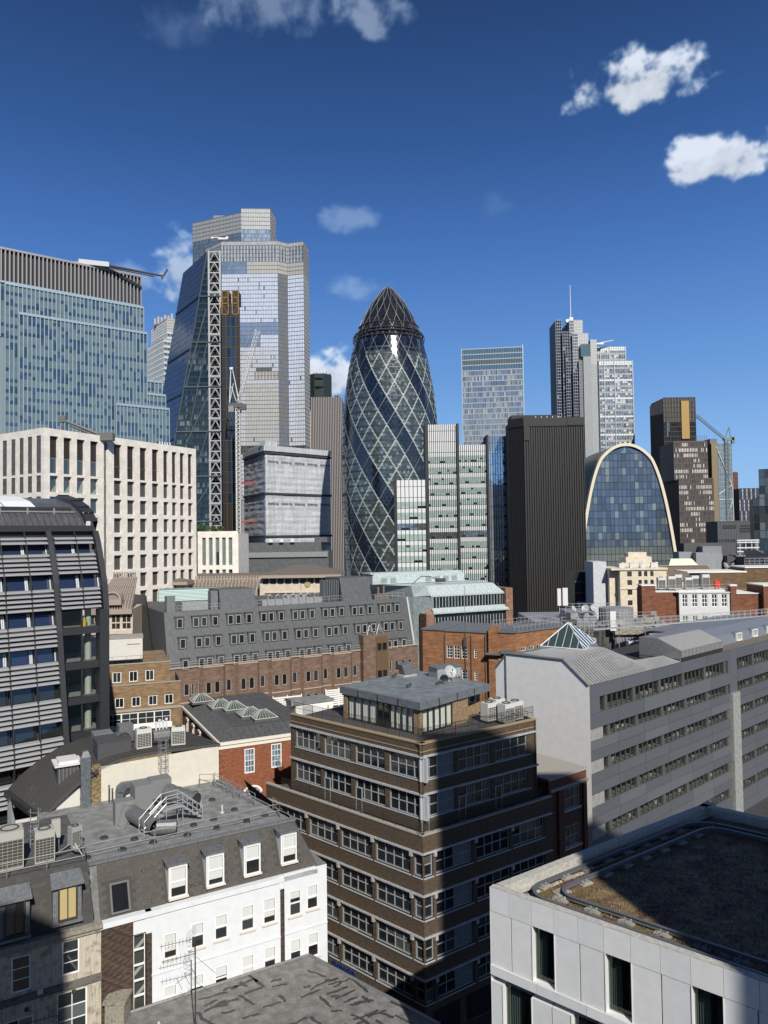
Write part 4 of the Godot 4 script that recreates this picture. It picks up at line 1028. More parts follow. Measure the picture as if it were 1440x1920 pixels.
# barrel roofed office with sun louvres, left edge
func louvre_building() -> void:
	var t := thing("louvre_office", "dark barrel roofed office block with rows of horizontal sun louvres, left edge", "office block", Vector3(-35.96, 0, -70), 41)
	var prof := [Vector2(2.6, 8), Vector2(2.4, 18.4), Vector2(0.9, 25.8), Vector2(0.3, 29.2), Vector2(-0.25, 31.0), Vector2(-0.75, 33.8), Vector2(-1.5, 35.5), Vector2(-2.5, 37.8), Vector2(-3.3, 39.0)]
	var zat := func(y: float):
		for k in prof.size() - 1:
			if y <= prof[k + 1].y: return lerpf(prof[k].x, prof[k + 1].x, (y - prof[k].y) / (prof[k + 1].y - prof[k].y))
		return prof[-1].x
	var L := -16.0; var R := 9.9; var P := 5.1
	var dk := mt("dark_metal", Color(0.040, 0.042, 0.046), 0.45, 0.3); var body := mt("dark_body", Color(0.018, 0.019, 0.02), 0.6)
	# inner dark volume
	var b := mb()
	for k in prof.size() - 1:
		var p: Vector2 = prof[k]; var q: Vector2 = prof[k + 1]
		var x1 := R if k >= 4 else P
		b.q(Vector3(L, p.y, p.x - 0.9), Vector3(x1, p.y, p.x - 0.9), Vector3(x1, q.y, q.x - 0.9), Vector3(L, q.y, q.x - 0.9))
	b.box(L, 0, -24, P, 39, -4.6); b.box(P, 0, -24, R, 31, -7.0); b.box(P, 31, -24, R, 39, -4.6)
	part(t, "inner_wall", b, body)
	var fl := 3.45; var wm: Material = glass("blue_window", Color(0.018, 0.027, 0.058), 0.05, 0.0, 0.9); var wk: Material = glass("dark_window", Color(0.016, 0.019, 0.021), 0.05, 0.0, 0.9)
	var slat := mt("louvre_silver", Color(0.30, 0.305, 0.32), 0.45, 0.2); var white := mt("reveal_white", Color(0.45, 0.48, 0.51), 0.5)
	var bays := []; var x := P
	while x > L: bays.append([maxf(x - 2.3, L), x]); x -= 2.3
	for f in 8:
		var top := 36.65 - fl * f    # top of the louvre band under this storey's window
		var wy0 := top + 0.02; var wy1 := top + 1.25
		for bi in bays.size() + 2:
			var x0: float; var x1: float
			if bi < bays.size(): x0 = bays[bi][0]; x1 = bays[bi][1]
			else: x0 = P + 0.25 + (bi - bays.size()) * 2.3; x1 = minf(x0 + 2.3, R - 0.1)
			if bi >= bays.size() and wy0 < 31.5: continue
			var za: float = zat.call(wy0) - 0.55; var zb: float = zat.call(wy1) - 0.55
			var m := mb(); m.q(Vector3(x0 + 0.1, wy0, za), Vector3(x1 - 0.05, wy0, za), Vector3(x1 - 0.05, wy1, zb), Vector3(x0 + 0.1, wy1, zb)); part(t, "window", m, wm if f < 4 else wk)
			if f < 4 and not (f == 0 and bi >= bays.size() + 1):
				for e in [0.06, 0.22]:
					m = mb(); m.q(Vector3(x1 - e - 0.13, wy0, za + 0.12), Vector3(x1 - e, wy0, za + 0.12), Vector3(x1 - e, wy1, zb + 0.12), Vector3(x1 - e - 0.13, wy1, zb + 0.12)); part(t, "window_fin", m, white)
		# five blades to a storey, one mesh for every blade length
		var nb := 5 if f > 0 else 5
		for k in nb:
			var y := top - 0.12 - k * 0.44
			if y > 38.3: continue
			for seg in [[L, P - 4.6], [P - 4.6, P - 2.3], [P - 2.3, P - 0.1], [P + 0.45, P + 2.55], [P + 2.6, R - 0.5]]:
				if seg[0] >= P and y < 31.2: continue
				var z: float = zat.call(y) + 0.12
				var key := "slat %0.2f" % (seg[1] - seg[0])
				if not shapes.has(key):
					var s := mb(); var w: float = seg[1] - seg[0]
					var cs := [Vector2(-0.34, 0.15), Vector2(-0.12, 0.155), Vector2(0.16, 0.06), Vector2(0.3, -0.09), Vector2(0.27, -0.12), Vector2(0.05, -0.03)]
					for i in 6:
						var a: Vector2 = cs[i]; var c: Vector2 = cs[(i + 1) % 6]
						s.q(Vector3(0, a.y, a.x), Vector3(w, a.y, a.x), Vector3(w, c.y, c.x), Vector3(0, c.y, c.x))
					shapes[key] = s.mesh()
				part(t, "louvre", shapes[key], slat, false, Transform3D(Basis.IDENTITY, Vector3(seg[0], y, z)))
	for k in 2:
		var z: float = zat.call(38.0 - k * 0.42) + 0.1
		for seg in [[L, P - 4.6], [P - 4.6, P - 2.3], [P - 2.3, P - 0.1], [P + 0.45, P + 2.55], [P + 2.6, R - 0.5]]:
			part(t, "louvre", shapes["slat %0.2f" % (seg[1] - seg[0])], slat, false, Transform3D(Basis.IDENTITY, Vector3(seg[0], 38.2 - k * 0.44, z)))
	# leaning fins, pilaster and end frame follow the curve
	for e in [[P, 0.5, -0.6, 0.5, dk, "pilaster"], [R - 0.05, 0.55, -1.2, 0.5, dk, "end_frame"], [P - 2.3, 0.06, 0.0, 0.5, body, "fin"], [P - 4.6, 0.06, 0.0, 0.5, body, "fin"], [P - 6.9, 0.06, 0.0, 0.5, body, "fin"], [P + 2.55, 0.06, 0.0, 0.5, body, "fin"]]:
		var m := mb()
		for k in prof.size() - 1:
			if e[0] > P + 0.1 and k < 4: continue
			var p: Vector2 = prof[k]; var q: Vector2 = prof[k + 1]; var xa: float = e[0] - e[1] / 2; var xb: float = e[0] + e[1] / 2
			m.q(Vector3(xa, p.y, p.x + e[3]), Vector3(xb, p.y, p.x + e[3]), Vector3(xb, q.y, q.x + e[3]), Vector3(xa, q.y, q.x + e[3]))
			for xx in [xa, xb]: m.q(Vector3(xx, p.y, p.x + e[2]), Vector3(xx, p.y, p.x + e[3]), Vector3(xx, q.y, q.x + e[3]), Vector3(xx, q.y, q.x + e[2]))
		part(t, e[5], m, e[4])
	# glazed corner below the louvres, with floors behind clear glass
	var fr_ := mb(); var gl := clear_glass()
	fr_.box(R - 0.75, 8, -0.9, R + 0.2, 31, 0.3); fr_.box(P + 0.2, 8, -0.9, P + 0.4, 31, 0.1); fr_.box(P + 2.3, 8, -0.2, P + 2.42, 31, 0.05)
	var y := 29.0
	while y > 8:
		fr_.box(P + 0.2, y - 0.35, -0.6, R, y + 0.35, 0.12); y -= fl
	part(t, "corner_frame", fr_, dk)
	y = 29.35
	for k in 5:
		for s in [[P + 0.4, P + 2.3], [P + 2.42, R - 0.75]]:
			var m := mb(); m.rect(s[0], y, s[1], minf(y + 2.75, 31.0), 0.0); part(t, "pane", m, gl)
		var m := mb(); m.box(P + 0.4, y - 0.3, -6.9, R - 0.2, y - 0.02, -0.6); part(t, "floor_slab", m, mt("office_floor", Color(0.20, 0.225, 0.20), 0.7))
		m = mb(); m.tube(Vector3(P + 3.4, y, -1.3), Vector3(P + 3.4, y + 3.1, -1.3), 0.32, 12); part(t, "column", m, mt("office_column", Color(0.38, 0.43, 0.37), 0.6))
		y -= fl
	var bn := thing("bin", "yellow lidded bin on the office floor behind the glazed corner", "bin", Vector3.ZERO)
	bn.transform = Transform3D(Basis(Vector3.UP, deg_to_rad(41)), Vector3(-35.96, 0, -70)) * fr(P + 2.75, 29.35, -0.6)
	var m2 := mb(); m2.tube(Vector3.ZERO, Vector3(0, 0.62, 0), 0.24, 10, Color.WHITE, 0.29); part(bn, "body", m2, mt("yellow", Color(0.62, 0.46, 0.02), 0.5))
	m2 = mb(); m2.tube(Vector3(0, 0.62, 0), Vector3(0, 0.7, 0), 0.32, 10); part(bn, "lid", m2, mt("yellow", Color.WHITE))
	# roof: gutter, metal sheets, white vault lights, end arch
	var arc := [Vector2(-3.5, 39.55), Vector2(-4.6, 40.5), Vector2(-5.9, 41.2), Vector2(-8.4, 42.05), Vector2(-12.5, 42.8), Vector2(-17, 42.0), Vector2(-22, 39.5)]
	var rf := mb(); var vl := mb(); var sm := mb()
	for k in arc.size() - 1:
		var p: Vector2 = arc[k]; var q: Vector2 = arc[k + 1]
		rf.q(Vector3(L, p.y, p.x), Vector3(R - 0.8, p.y, p.x), Vector3(R - 0.8, q.y, q.x), Vector3(L, q.y, q.x))
		if k < 2:
			var xx := L
			while xx < R - 1:
				sm.tube(Vector3(xx, p.y + 0.02, p.x), Vector3(xx, q.y + 0.02, q.x), 0.03, 3); xx += 0.62
	part(t, "roof", rf, mt("zinc_dark", Color(0.20, 0.20, 0.205), 0.35, 0.4, "seam", 6)); part(t, "roof_seams", sm, dk, true)
	for k in 5:
		var xa := P - 0.2 - 3.1 * k; var m := mb()
		var arcs := [Vector2(-6.3, 41.55), Vector2(-8.4, 42.25), Vector2(-12.4, 42.95)]
		for i in 2: m.q(Vector3(xa - 3.0, arcs[i].y, arcs[i].x), Vector3(xa, arcs[i].y, arcs[i].x), Vector3(xa, arcs[i + 1].y, arcs[i + 1].x), Vector3(xa - 3.0, arcs[i + 1].y, arcs[i + 1].x))
		part(t, "vault_light", m, mt("vault_white", Color(0.75, 0.77, 0.78), 0.3))
	var gm := mb(); gm.box(L, 38.95, -4.2, R - 0.2, 39.55, -2.9); gm.box(L, 41.3, -6.4, R - 1.5, 41.55, -6.0); part(t, "gutter", gm, dk)
	gm = mb(); gm.tube(Vector3(L, 41.0, -5.2), Vector3(R - 1.4, 41.0, -5.2), 0.06, 5)
	for k in 3: gm.tube(Vector3(1.2 + k * 2.6, 40.5, -5.2), Vector3(1.2 + k * 2.6, 41.4, -5.2), 0.09, 5)
	part(t, "roof_rail", gm, slat)
	var ar := mb()
	for k in arc.size() - 1:
		var p: Vector2 = arc[k]; var q: Vector2 = arc[k + 1]
		ar.q(Vector3(R - 0.9, p.y + 0.45, p.x + 0.4), Vector3(R + 0.3, p.y + 0.45, p.x + 0.4), Vector3(R + 0.3, q.y + 0.4, q.x + 0.2), Vector3(R - 0.9, q.y + 0.4, q.x + 0.2))
		for xx in [R - 0.9, R + 0.3]: ar.q(Vector3(xx, p.y - 0.6, p.x - 0.3), Vector3(xx, p.y + 0.45, p.x + 0.4), Vector3(xx, q.y + 0.4, q.x + 0.2), Vector3(xx, q.y - 0.6, q.x))
	part(t, "end_arch", ar, dk)
	var up := mb(); up.box(L, 38.2, -4.4, R - 0.3, 39.0, -3.35); part(t, "upper_panel", up, body)

func classical_block() -> void:
	var sc := func(x, y): return Vector3((x - 720.0) * 0.1186, 38 - (y - 1012.0) * 0.1186, 0)
	var t := thing("stone_building", "long brown roofed stone building with arched dormers behind the grey mansard", "building", Vector3(0, 0, -166), 0)
	var rf := mt("brown_slate", Color(0.20, 0.165, 0.14), 0.85, 0, "seam", 3); var st := mt("warm_stone", Color(0.66, 0.58, 0.47), 0.9, 0, "stone", 3); var dk := mt("pane_void", Color(0.02, 0.018, 0.016), 0.4)
	var X := func(x): return (x - 720.0) * 0.1186
	var Y := func(y): return 38 - (y - 1012.0) * 0.1186
	var m := mb(); m.box(X.call(180), 0, -16, X.call(520), Y.call(1147), 0)
	m.box(X.call(490), 0, -16, X.call(622), Y.call(1084), 3.0); m.box(X.call(268), 0, -12, X.call(338), Y.call(1092), 1.2)
	part(t, "wall", m, st)
	# sloping roof with ribs
	m = mb(); var za := 0.4; var zb := -5.0; var y0: float = Y.call(1140); var y1: float = Y.call(1090)
	m.q(Vector3(X.call(178), y0, za), Vector3(X.call(560), y0, za), Vector3(X.call(545), y1, zb), Vector3(X.call(214), y1, zb))
	m.t(Vector3(X.call(178), y0, za), Vector3(X.call(214), y1, zb), Vector3(X.call(178), y0, -16)); m.q(Vector3(X.call(214), y1, zb), Vector3(X.call(560), y1, zb), Vector3(X.call(560), y1 + 1, -12), Vector3(X.call(214), y1 + 1, -12))
	part(t, "roof", m, rf)
	m = mb(); var x := 180.0
	while x < 545:
		var xa: float = X.call(x); var xb: float = X.call(x + (30.0 if x < 240 else 2.0))
		m.tube(Vector3(xa, y0, za + 0.1), Vector3(xb, y1, zb + 0.1), 0.09, 3); x += 7
	for k in 4: m.tube(Vector3(X.call(180 + k * 8), lerpf(y0, y1, k / 4.0), lerpf(za, zb, k / 4.0) + 0.12), Vector3(X.call(540), lerpf(y0, y1, k / 4.0), lerpf(za, zb, k / 4.0) + 0.12), 0.08, 3)
	part(t, "roof_ribs", m, mt("rib_stone", Color(0.30, 0.25, 0.21), 0.85), true)
	m = mb(); x = 214
	while x < 560:
		m.box(X.call(x), Y.call(1096), -4.9, X.call(x + 3), Y.call(1084), -4.4); x += 5.6
	m.box(X.call(214), Y.call(1092), -5.0, X.call(560), Y.call(1089), -4.5); m.box(X.call(178), y0 - 0.5, 0, X.call(250), y0 + 0.8, 0.9)
	x = 180
	while x < 250:
		m.box(X.call(x), y0 - 0.3, 0.9, X.call(x + 2), y0 + 1.4, 1.2); x += 4.5
	part(t, "parapet", m, mt("rib_stone", Color.BLACK), true)
	# arched dormers
	for d in [[497.0, 1104.0, 15.0, -3.0]]:
		arched_dormer(t, X.call(d[0]), Y.call(d[1] + 11), d[2] * 0.1186, d[3])
	# centre pavilion and right block with shallow roofs
	for q in [[240.0, 355.0, 1091.0, 1077.0, 2.2, -7.0, 268.0, 338.0], [494.0, 640.0, 1080.0, 1064.0, 4.4, -12.0, 490.0, 622.0]]:
		var p := mb(); var a := Vector3(X.call(q[0]), Y.call(q[2]), q[4]); var b := Vector3(X.call(q[1]), Y.call(q[2]), q[4]); var c := Vector3(X.call(lerpf(q[0], q[1], 0.62)), Y.call(q[3]), (q[4] + q[5]) / 2); var d := Vector3(X.call(lerpf(q[0], q[1], 0.38)), Y.call(q[3]), (q[4] + q[5]) / 2)
		var a2 := a + Vector3(0, 0, q[5] - q[4]); var b2 := b + Vector3(0, 0, q[5] - q[4])
		p.q(a, b, c, d); p.t(b, b2, c); p.t(a2, a, d); p.q(b2, a2, d, c); part(t, "shallow_roof", p, rf)
		p = mb(); p.box(a.x, a.y - 0.7, q[5], b.x, a.y - 0.03, q[4]); part(t, "eaves", p, mt("rib_stone", Color.BLACK))
		var n := 7 if q[0] < 300 else 9
		for k in n:
			var w := mb(); var xa: float = X.call(lerpf(q[6] + 4, q[7] - 4, (k + 0.12) / n)); var xb: float = X.call(lerpf(q[6] + 4, q[7] - 4, (k + 0.88) / n))
			w.rect(xa, a.y - 2.0, xb, a.y - 0.75, (1.3 if q[0] < 300 else 3.1)); part(t, "window", w, dk)
	m = mb(); m.tube(Vector3(X.call(578), Y.call(1098), 3.05), Vector3(X.call(578), Y.call(1098), 3.2), 0.65, 14); part(t, "roundel", m, mt("roundel", Color(0.30, 0.26, 0.12), 0.8))
	m = mb(); m.box(X.call(566), Y.call(1112), 3.0, X.call(618), Y.call(1109), 3.25); m.box(X.call(566), Y.call(1109), 3.0, X.call(568), Y.call(1097), 3.25); m.box(X.call(500), Y.call(1113.5), 3.0, X.call(622), Y.call(1112), 3.4); part(t, "moulding", m, mt("moulding_stone", Color(0.5, 0.43, 0.34), 0.9))
	# low service roofs beyond
	t = thing("service_roof", "long low grey plant deck below the wrapped scaffold building", "roof", Vector3(0, 0, -205), 0)
	m = mb(); m.box(-41, 0, -14, -15.4, 34.2, 0); m.box(-41, 34.2, -12, -17.6, 36.6, -3); m.box(-19.6, 36.6, -12, -16.0, 38.0, -4); part(t, "deck", m, mt("deck_grey", Color(0.13, 0.14, 0.145), 0.7, 0, "seam", 10))
	m = mb(); m.box(-41, 32.6, 0, -15.6, 34.0, 0.5); part(t, "cladding", m, mt("deck_pale", Color(0.33, 0.34, 0.34), 0.6, 0, "seam", 3))
	for k in 3:
		m = mb(); m.box(-32 + k * 3.0, 36.8, -3, -30.9 + k * 3.0, 37.6, -2); part(t, "vent_box", m, mt("arm_white", Color.WHITE))

func arched_dormer(t: Node3D, cx: float, cy: float, r: float, z: float) -> void:
	var ring := mb(); var fill := mb()
	for k in 12:
		var a0 := PI * k / 12; var a1 := PI * (k + 1) / 12; var q := r * 1.3
		var A := Vector3(cx + cos(a0) * r, cy + sin(a0) * r, z + 2.4); var B := Vector3(cx + cos(a1) * r, cy + sin(a1) * r, z + 2.4)
		var C := Vector3(cx + cos(a1) * q, cy + sin(a1) * q, z + 2.4); var E := Vector3(cx + cos(a0) * q, cy + sin(a0) * q, z + 2.4)
		ring.q(A, B, C, E); ring.q(E, C, C - Vector3(0, 0, 3), E - Vector3(0, 0, 3)); ring.q(A, B, B - Vector3(0, 0, 0.4), A - Vector3(0, 0, 0.4))
		fill.t(Vector3(cx, cy, z + 2.1), Vector3(cx + cos(a0) * r, cy + sin(a0) * r, z + 2.1), Vector3(cx + cos(a1) * r, cy + sin(a1) * r, z + 2.1))
	ring.box(cx - r * 1.35, cy - 0.9, z, cx + r * 1.35, cy, z + 2.5)
	var o := part(t, "arched_dormer", ring, mt("rib_stone", Color.BLACK)); part(o, "louvre_panel", fill, mt("dormer_stone", Color(0.34, 0.28, 0.21), 0.9, 0, "streak", 2))

func stone_wing() -> void:
	var t := thing("stone_building", "brown roofed stone wing with one arched dormer right of the louvred office", "building", Vector3(-50.5, 0, -127), 8)
	var st := mt("warm_stone", Color.WHITE); var dk := mt("pane_void", Color.WHITE); var rib := mt("rib_stone", Color.WHITE); var m := mb()
	m.box(0, 0, -9, 7.4, 26.2, 0); m.box(0, 22.0, 0, 7.4, 22.6, 0.3); part(t, "wall", m, st)
	m = mb(); m.q(Vector3(-0.2, 26.2, 0.5), Vector3(7.4, 26.2, 0.5), Vector3(7.4, 31.4, -4.5), Vector3(3.4, 31.4, -4.5)); m.t(Vector3(-0.2, 26.2, 0.5), Vector3(3.4, 31.4, -4.5), Vector3(-0.2, 26.2, -9)); part(t, "roof", m, mt("brown_slate", Color.WHITE))
	m = mb()
	for k in 14:
		var x := 0.3 + k * 0.52; m.tube(Vector3(x, 26.2, 0.55), Vector3(x + 3.2 * (1 - x / 7.4), 31.4, -4.45), 0.07, 3)
	for k in 5: m.tube(Vector3(0.6 * k, 26.6 + k * 1.1, 0.2 - k * 1.05), Vector3(7.4, 26.6 + k * 1.1, 0.2 - k * 1.05), 0.06, 3)
	for k in 18: m.box(-0.2 + k * 0.43, 25.6, 0.5, 0.0 + k * 0.43, 27.0, 0.75)
	for k in 9: m.box(3.3 + k * 0.45, 31.2, -4.5, 3.55 + k * 0.45, 32.3, -4.2)
	m.box(-0.3, 25.4, 0.0, 7.4, 26.2, 0.8); part(t, "roof_ribs", m, rib, true)
	arched_dormer(t, 4.3, 27.9, 1.1, -1.2)
	for k in 4: m = mb(); m.rect(0.5 + k * 1.75, 22.9, 1.8 + k * 1.75, 25.2, 0.04); part(t, "window", m, dk); m = mb(); m.box(0.5 + k * 1.75, 23.8, 0.04, 1.8 + k * 1.75, 24.0, 0.16); m.box(1.1 + k * 1.75, 22.9, 0.04, 1.2 + k * 1.75, 25.2, 0.12); part(t, "transom", m, st)
	for k in 5: m = mb(); m.rect(1.0 + k * 1.2, 18.0, 1.6 + k * 1.2, 20.2, 0.04); part(t, "window", m, dk)

func mint_roof_block() -> void:
	var t := thing("office_block", "low office block with pale blue metal roof slopes and ribbon windows", "office block", Vector3(9.53, 0, -150), 24.7)
	var mint := mt("pale_blue_metal", Color(0.66, 0.745, 0.755), 0.5, 0.1, "seam", 4); var wall := mt("pale_blue_wall", Color(0.43, 0.515, 0.545), 0.6, 0.05, "seam", 8); var bk := mt("pink_brick", Color(0.42, 0.235, 0.16), 0.9, 0, "brickfar", 9.0)
	var m := mb(); m.box(0, 0, -26, 16.8, 25.8, -0.3); m.box(-2.6, 0, -24, 0, 25.6, -3.5); part(t, "body", m, wall)
	var sm := mb()
	for q in [[25.95, 0.0, 27.85, -1.9, -0.4, 17.0], [22.6, 0.9, 23.4, 0.0, -0.3, 17.6]]:
		m = mb(); m.q(Vector3(q[4], q[0], q[1]), Vector3(q[5], q[0], q[1]), Vector3(q[5] - (1.6 if q[0] > 24 else 0.4), q[2], q[3]), Vector3(q[4], q[2], q[3]))
		m.box(q[4], q[0] - 0.3, q[1] - 0.5, q[5], q[0], q[1] + 0.02)
		var o := part(t, "metal_slope", m, mint); var k: float = q[4] + 0.4
		var s := mb()
		while k < q[5] - 0.2:
			s.tube(Vector3(k, q[0], q[1] + 0.03), Vector3(k - 0.05, q[2], q[3] + 0.03), 0.03, 3); k += 0.72
		part(o, "standing_seams", s, mint, true)
	m = mb(); m.q(Vector3(-3.2, 27.8, -3.2), Vector3(15.5, 27.85, -1.9), Vector3(15.5, 28.0, -16), Vector3(-12, 28, -18)); m.q(Vector3(-2.6, 25.6, -3.5), Vector3(-0.4, 25.95, 0.02), Vector3(-0.4, 27.85, -1.9), Vector3(-3.2, 27.8, -3.2)); m.q(Vector3(-10, 25.2, -20), Vector3(-2.6, 25.6, -3.5), Vector3(-3.2, 27.8, -3.2), Vector3(-12, 28, -18)); part(t, "roof", m, mint)
	m = mb(); m.q(Vector3(-10, 0, -20), Vector3(-2.6, 0, -3.5), Vector3(-2.6, 25.65, -3.5), Vector3(-10, 25.25, -20)); m.q(Vector3(-2.6, 0, -3.5), Vector3(-0.05, 0, 0.1), Vector3(-0.05, 25.9, 0.1), Vector3(-2.6, 25.65, -3.5)); part(t, "flank", m, wall)
	m = mb(); m.box(-9, 28, -15, 13, 29.6, -9.4); m.q(Vector3(-9, 29.6, -9.4), Vector3(13, 29.6, -9.4), Vector3(12, 30.3, -10.4), Vector3(-8, 30.3, -10.4)); m.box(-9, 30.0, -15, 13, 30.25, -10.4); part(t, "top_storey", m, mint)
	for k in 6:
		m = mb(); var x: float = [-7.0, -4.9, 3.4, 5.6, 7.7, 9.8][k]
		m.rect(x, 28.2, x + 1.3, 29.3, -9.35)
		for j in 4: m.box(x, 28.3 + j * 0.25, -9.35, x + 1.3, 28.4 + j * 0.25, -9.28)
		part(t, "vent_grille", m, mt("vent_grey", Color(0.26, 0.31, 0.31), 0.6))
	for q in [[23.45, 25.65, 0.0], [19.6, 21.6, 0.8]]:
		var n := 23; var w := 16.6 / n
		m = mb(); m.rect(0.1, q[0] - 0.1, 16.8, q[1] + 0.1, q[2] - 0.32); part(t, "dark_interior", m, mt("pane_void", Color.BLACK))
		for i in n:
			var gp := mb(); gp.rect(0.1 + w * i, q[0], 0.1 + w * (i + 1), q[1], q[2] - 0.25); part(t, "pane", gp, dark_pane()[i % 3])
			gp = mb(); gp.box(0.1 + w * i - 0.05, q[0], q[2] - 0.25, 0.1 + w * i + 0.05, q[1], q[2] - 0.05); part(t, "mullion", gp, mint)
	m = mb(); m.box(17.0, 0, -6, 18.7, 26.8, 0.6); m.box(-2.0, 0, -2.0, -0.2, 22.4, 0.9); m.q(Vector3(-2.0, 22.4, 0.9), Vector3(-0.2, 22.4, 0.9), Vector3(-0.6, 23.2, 0.0), Vector3(-1.6, 23.2, 0.0)); m.box(-0.2, 0, -0.2, 17, 19.4, 0.95); part(t, "brick_pier", m, bk)
	m = mb(); m.path([Vector3(-2, 28.1, -5), Vector3(0, 29.6, -5), Vector3(2, 29.5, -5), Vector3(4.6, 28.6, -5)], 0.09, 5); m.box(3.6, 28.3, -5.4, 5.6, 29.0, -4.6); part(t, "service_arm", m, mt("arm_dark", Color.BLACK))

func grey_mansard() -> void:
	var t := thing("mansard_building", "long brown brick building under a tall grey metal mansard with square dormers", "building", Vector3(-35.28, 0, -120), 30)
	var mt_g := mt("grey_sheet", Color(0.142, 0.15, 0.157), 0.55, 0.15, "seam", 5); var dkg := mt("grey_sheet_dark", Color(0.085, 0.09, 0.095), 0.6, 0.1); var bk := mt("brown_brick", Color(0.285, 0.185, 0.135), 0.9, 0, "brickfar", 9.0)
	var wf := mt("frame_pale", Color(0.42, 0.415, 0.385), 0.6); var s := 0.27
	var z := func(y): return -(y - 17.1) * s
	# mansard face with two raised lengths
	var m := mb(); var W0 := 0.4; var W1 := 46.8
	for q in [[W0, 9.9, 26.0], [9.9, 16.2, 29.2], [16.2, 33.0, 26.1], [33.0, 39.2, 30.3], [39.2, W1, 26.0]]:
		m.q(Vector3(q[0], 17.1, 0), Vector3(q[1], 17.1, 0), Vector3(q[1], q[2], z.call(q[2])), Vector3(q[0], q[2], z.call(q[2])))
		if q[2] > 27:
			var zz: float = z.call(q[2])
			m.q(Vector3(q[0], q[2], zz), Vector3(q[1], q[2], zz), Vector3(q[1], q[2], zz - 6), Vector3(q[0], q[2], zz - 6))
			for e in [q[0], q[1]]: m.q(Vector3(e, 26, z.call(26.0)), Vector3(e, q[2], zz), Vector3(e, q[2], zz - 6), Vector3(e, 26, zz - 6))
	part(t, "mansard_face", m, mt_g)
	m = mb(); m.q(Vector3(W0, 0, 0), Vector3(W0, 17.1, 0), Vector3(W0, 26.0, -2.4), Vector3(W0, 26, -15)); m.q(Vector3(W0, 0, 0), Vector3(W0, 26, -15), Vector3(W0, 28.0, -15), Vector3(W0, 0, -28)); m.q(Vector3(W0, 0, -28), Vector3(W0, 28, -15), Vector3(W0, 27.6, -28), Vector3(W0, 0, -28)); part(t, "dark_flank", m, dkg)  # flank in grazing sun: its dimness is put into the darker sheet colour
	m = mb(); m.box(W0 + 0.02, 16, -28, W1, 25.9, -2.5); part(t, "roof_deck", m, mt("roof_grey", Color.BLACK))
	var sm := mb(); var x := W0 + 0.3
	while x < W1:
		var top := 26.0
		if x > 9.9 and x < 16.2: top = 29.2
		if x > 33.0 and x < 39.2: top = 30.3
		sm.tube(Vector3(x, 17.1, 0.02), Vector3(x, top, z.call(top) + 0.02), 0.028, 3, Color.WHITE, -1.0, false); x += 0.5
	part(t, "standing_seams", sm, mt_g, true)
	# dormers
	for r in 3:
		var yb: float = [23.5, 20.25, 16.95][r] - 0.05
		for k in 15:
			var pair := k % 2 == 1
			var c: float = (3.0 + 5.92 * (k / 2) if not pair else 6.35 + 5.92 * (k / 2)) + [-0.25, 0.0, 0.2][r]
			if c > 45.8 or (r == 2 and c > 35 and c < 41): continue
			var hw := 1.35 if pair else 0.72
			var y0 := maxf(yb - 0.15, 17.1); var y1 := yb + 1.75; var zf: float = z.call(y0) + 0.10; var zt: float = z.call(y1)
			var d := mb()
			d.rect(c - hw, y0, c + hw, y1, zf)
			d.t(Vector3(c - hw, y0, zf), Vector3(c - hw, y1, zf), Vector3(c - hw, y1, zt - 0.05)); d.t(Vector3(c + hw, y0, zf), Vector3(c + hw, y1, zf), Vector3(c + hw, y1, zt - 0.05))
			d.box(c - hw - 0.08, y1, zt - 0.05, c + hw + 0.08, y1 + 0.09, zf + 0.1)
			part(t, "dormer", d, mt_g)
			for wx in ([c - 1.12, c + 0.24] if pair else [c - 0.44]):
				window(t, fr(wx, yb, zf + 0.01), 0.88, 1.5, 1, 1, wf, dark_pane(), 0.07, {"depth": 0.1})
	# brick storeys with projecting bays
	var wy := [[12.65, 14.5], [8.6, 10.5], [4.4, 6.3]]
	var flat := []; var bays := []
	for k in 6:
		var b := 6.75 + 5.93 * k
		if b > 34: continue
		bays.append([b - 0.75, b + 2.6])
		flat.append(b + 3.3); flat.append(b + 4.85)
	var hs := []; var nar := {}
	for r in wy:
		for i in flat.size():
			var w := 0.45 if i % 2 else 0.8
			if flat[i] < 35: hs.append(Rect2(flat[i], r[0], w, r[1] - r[0]))
		hs.append(Rect2(3.0, r[0], 0.8, r[1] - r[0])); hs.append(Rect2(4.2, r[0], 0.42, r[1] - r[0])); hs.append(Rect2(5.35, r[0], 0.42, r[1] - r[0]))
		for q in [41.5, 42.7, 44.1, 45.6]: hs.append(Rect2(q, r[0], 0.75 if q != 41.5 else 0.45, r[1] - r[0]))
	m = mb(); m.wall(0.4, 0, 47.8, 17.1, hs, 0.12); m.box(0.4, 0, -20, 47.8, 16.9, -0.15); part(t, "brick_wall", m, bk)
	for h in hs: window(t, fr(h.position.x, h.position.y, -0.11), h.size.x, h.size.y, 1, 1, wf, dark_pane(), 0.06)
	for b in bays:
		var bh := []
		for r in wy:
			for e in [0.45, 1.9]: bh.append(Rect2(b[0] + e, r[0], 0.85, r[1] - r[0]))
		m = mb(fr(0, 0, 0.55)); m.wall(b[0], 0, b[1], 17.15, bh, 0.12)
		m.x = Transform3D.IDENTITY
		m.q(Vector3(b[0] - 0.5, 0, 0), Vector3(b[0], 0, 0.55), Vector3(b[0], 17.15, 0.55), Vector3(b[0] - 0.5, 17.15, 0)); m.q(Vector3(b[1], 0, 0.55), Vector3(b[1] + 0.5, 0, 0), Vector3(b[1] + 0.5, 17.15, 0), Vector3(b[1], 17.15, 0.55)); m.q(Vector3(b[0] - 0.5, 17.15, 0), Vector3(b[0], 17.15, 0.55), Vector3(b[1], 17.15, 0.55), Vector3(b[1] + 0.5, 17.15, 0))
		part(t, "brick_bay", m, bk)
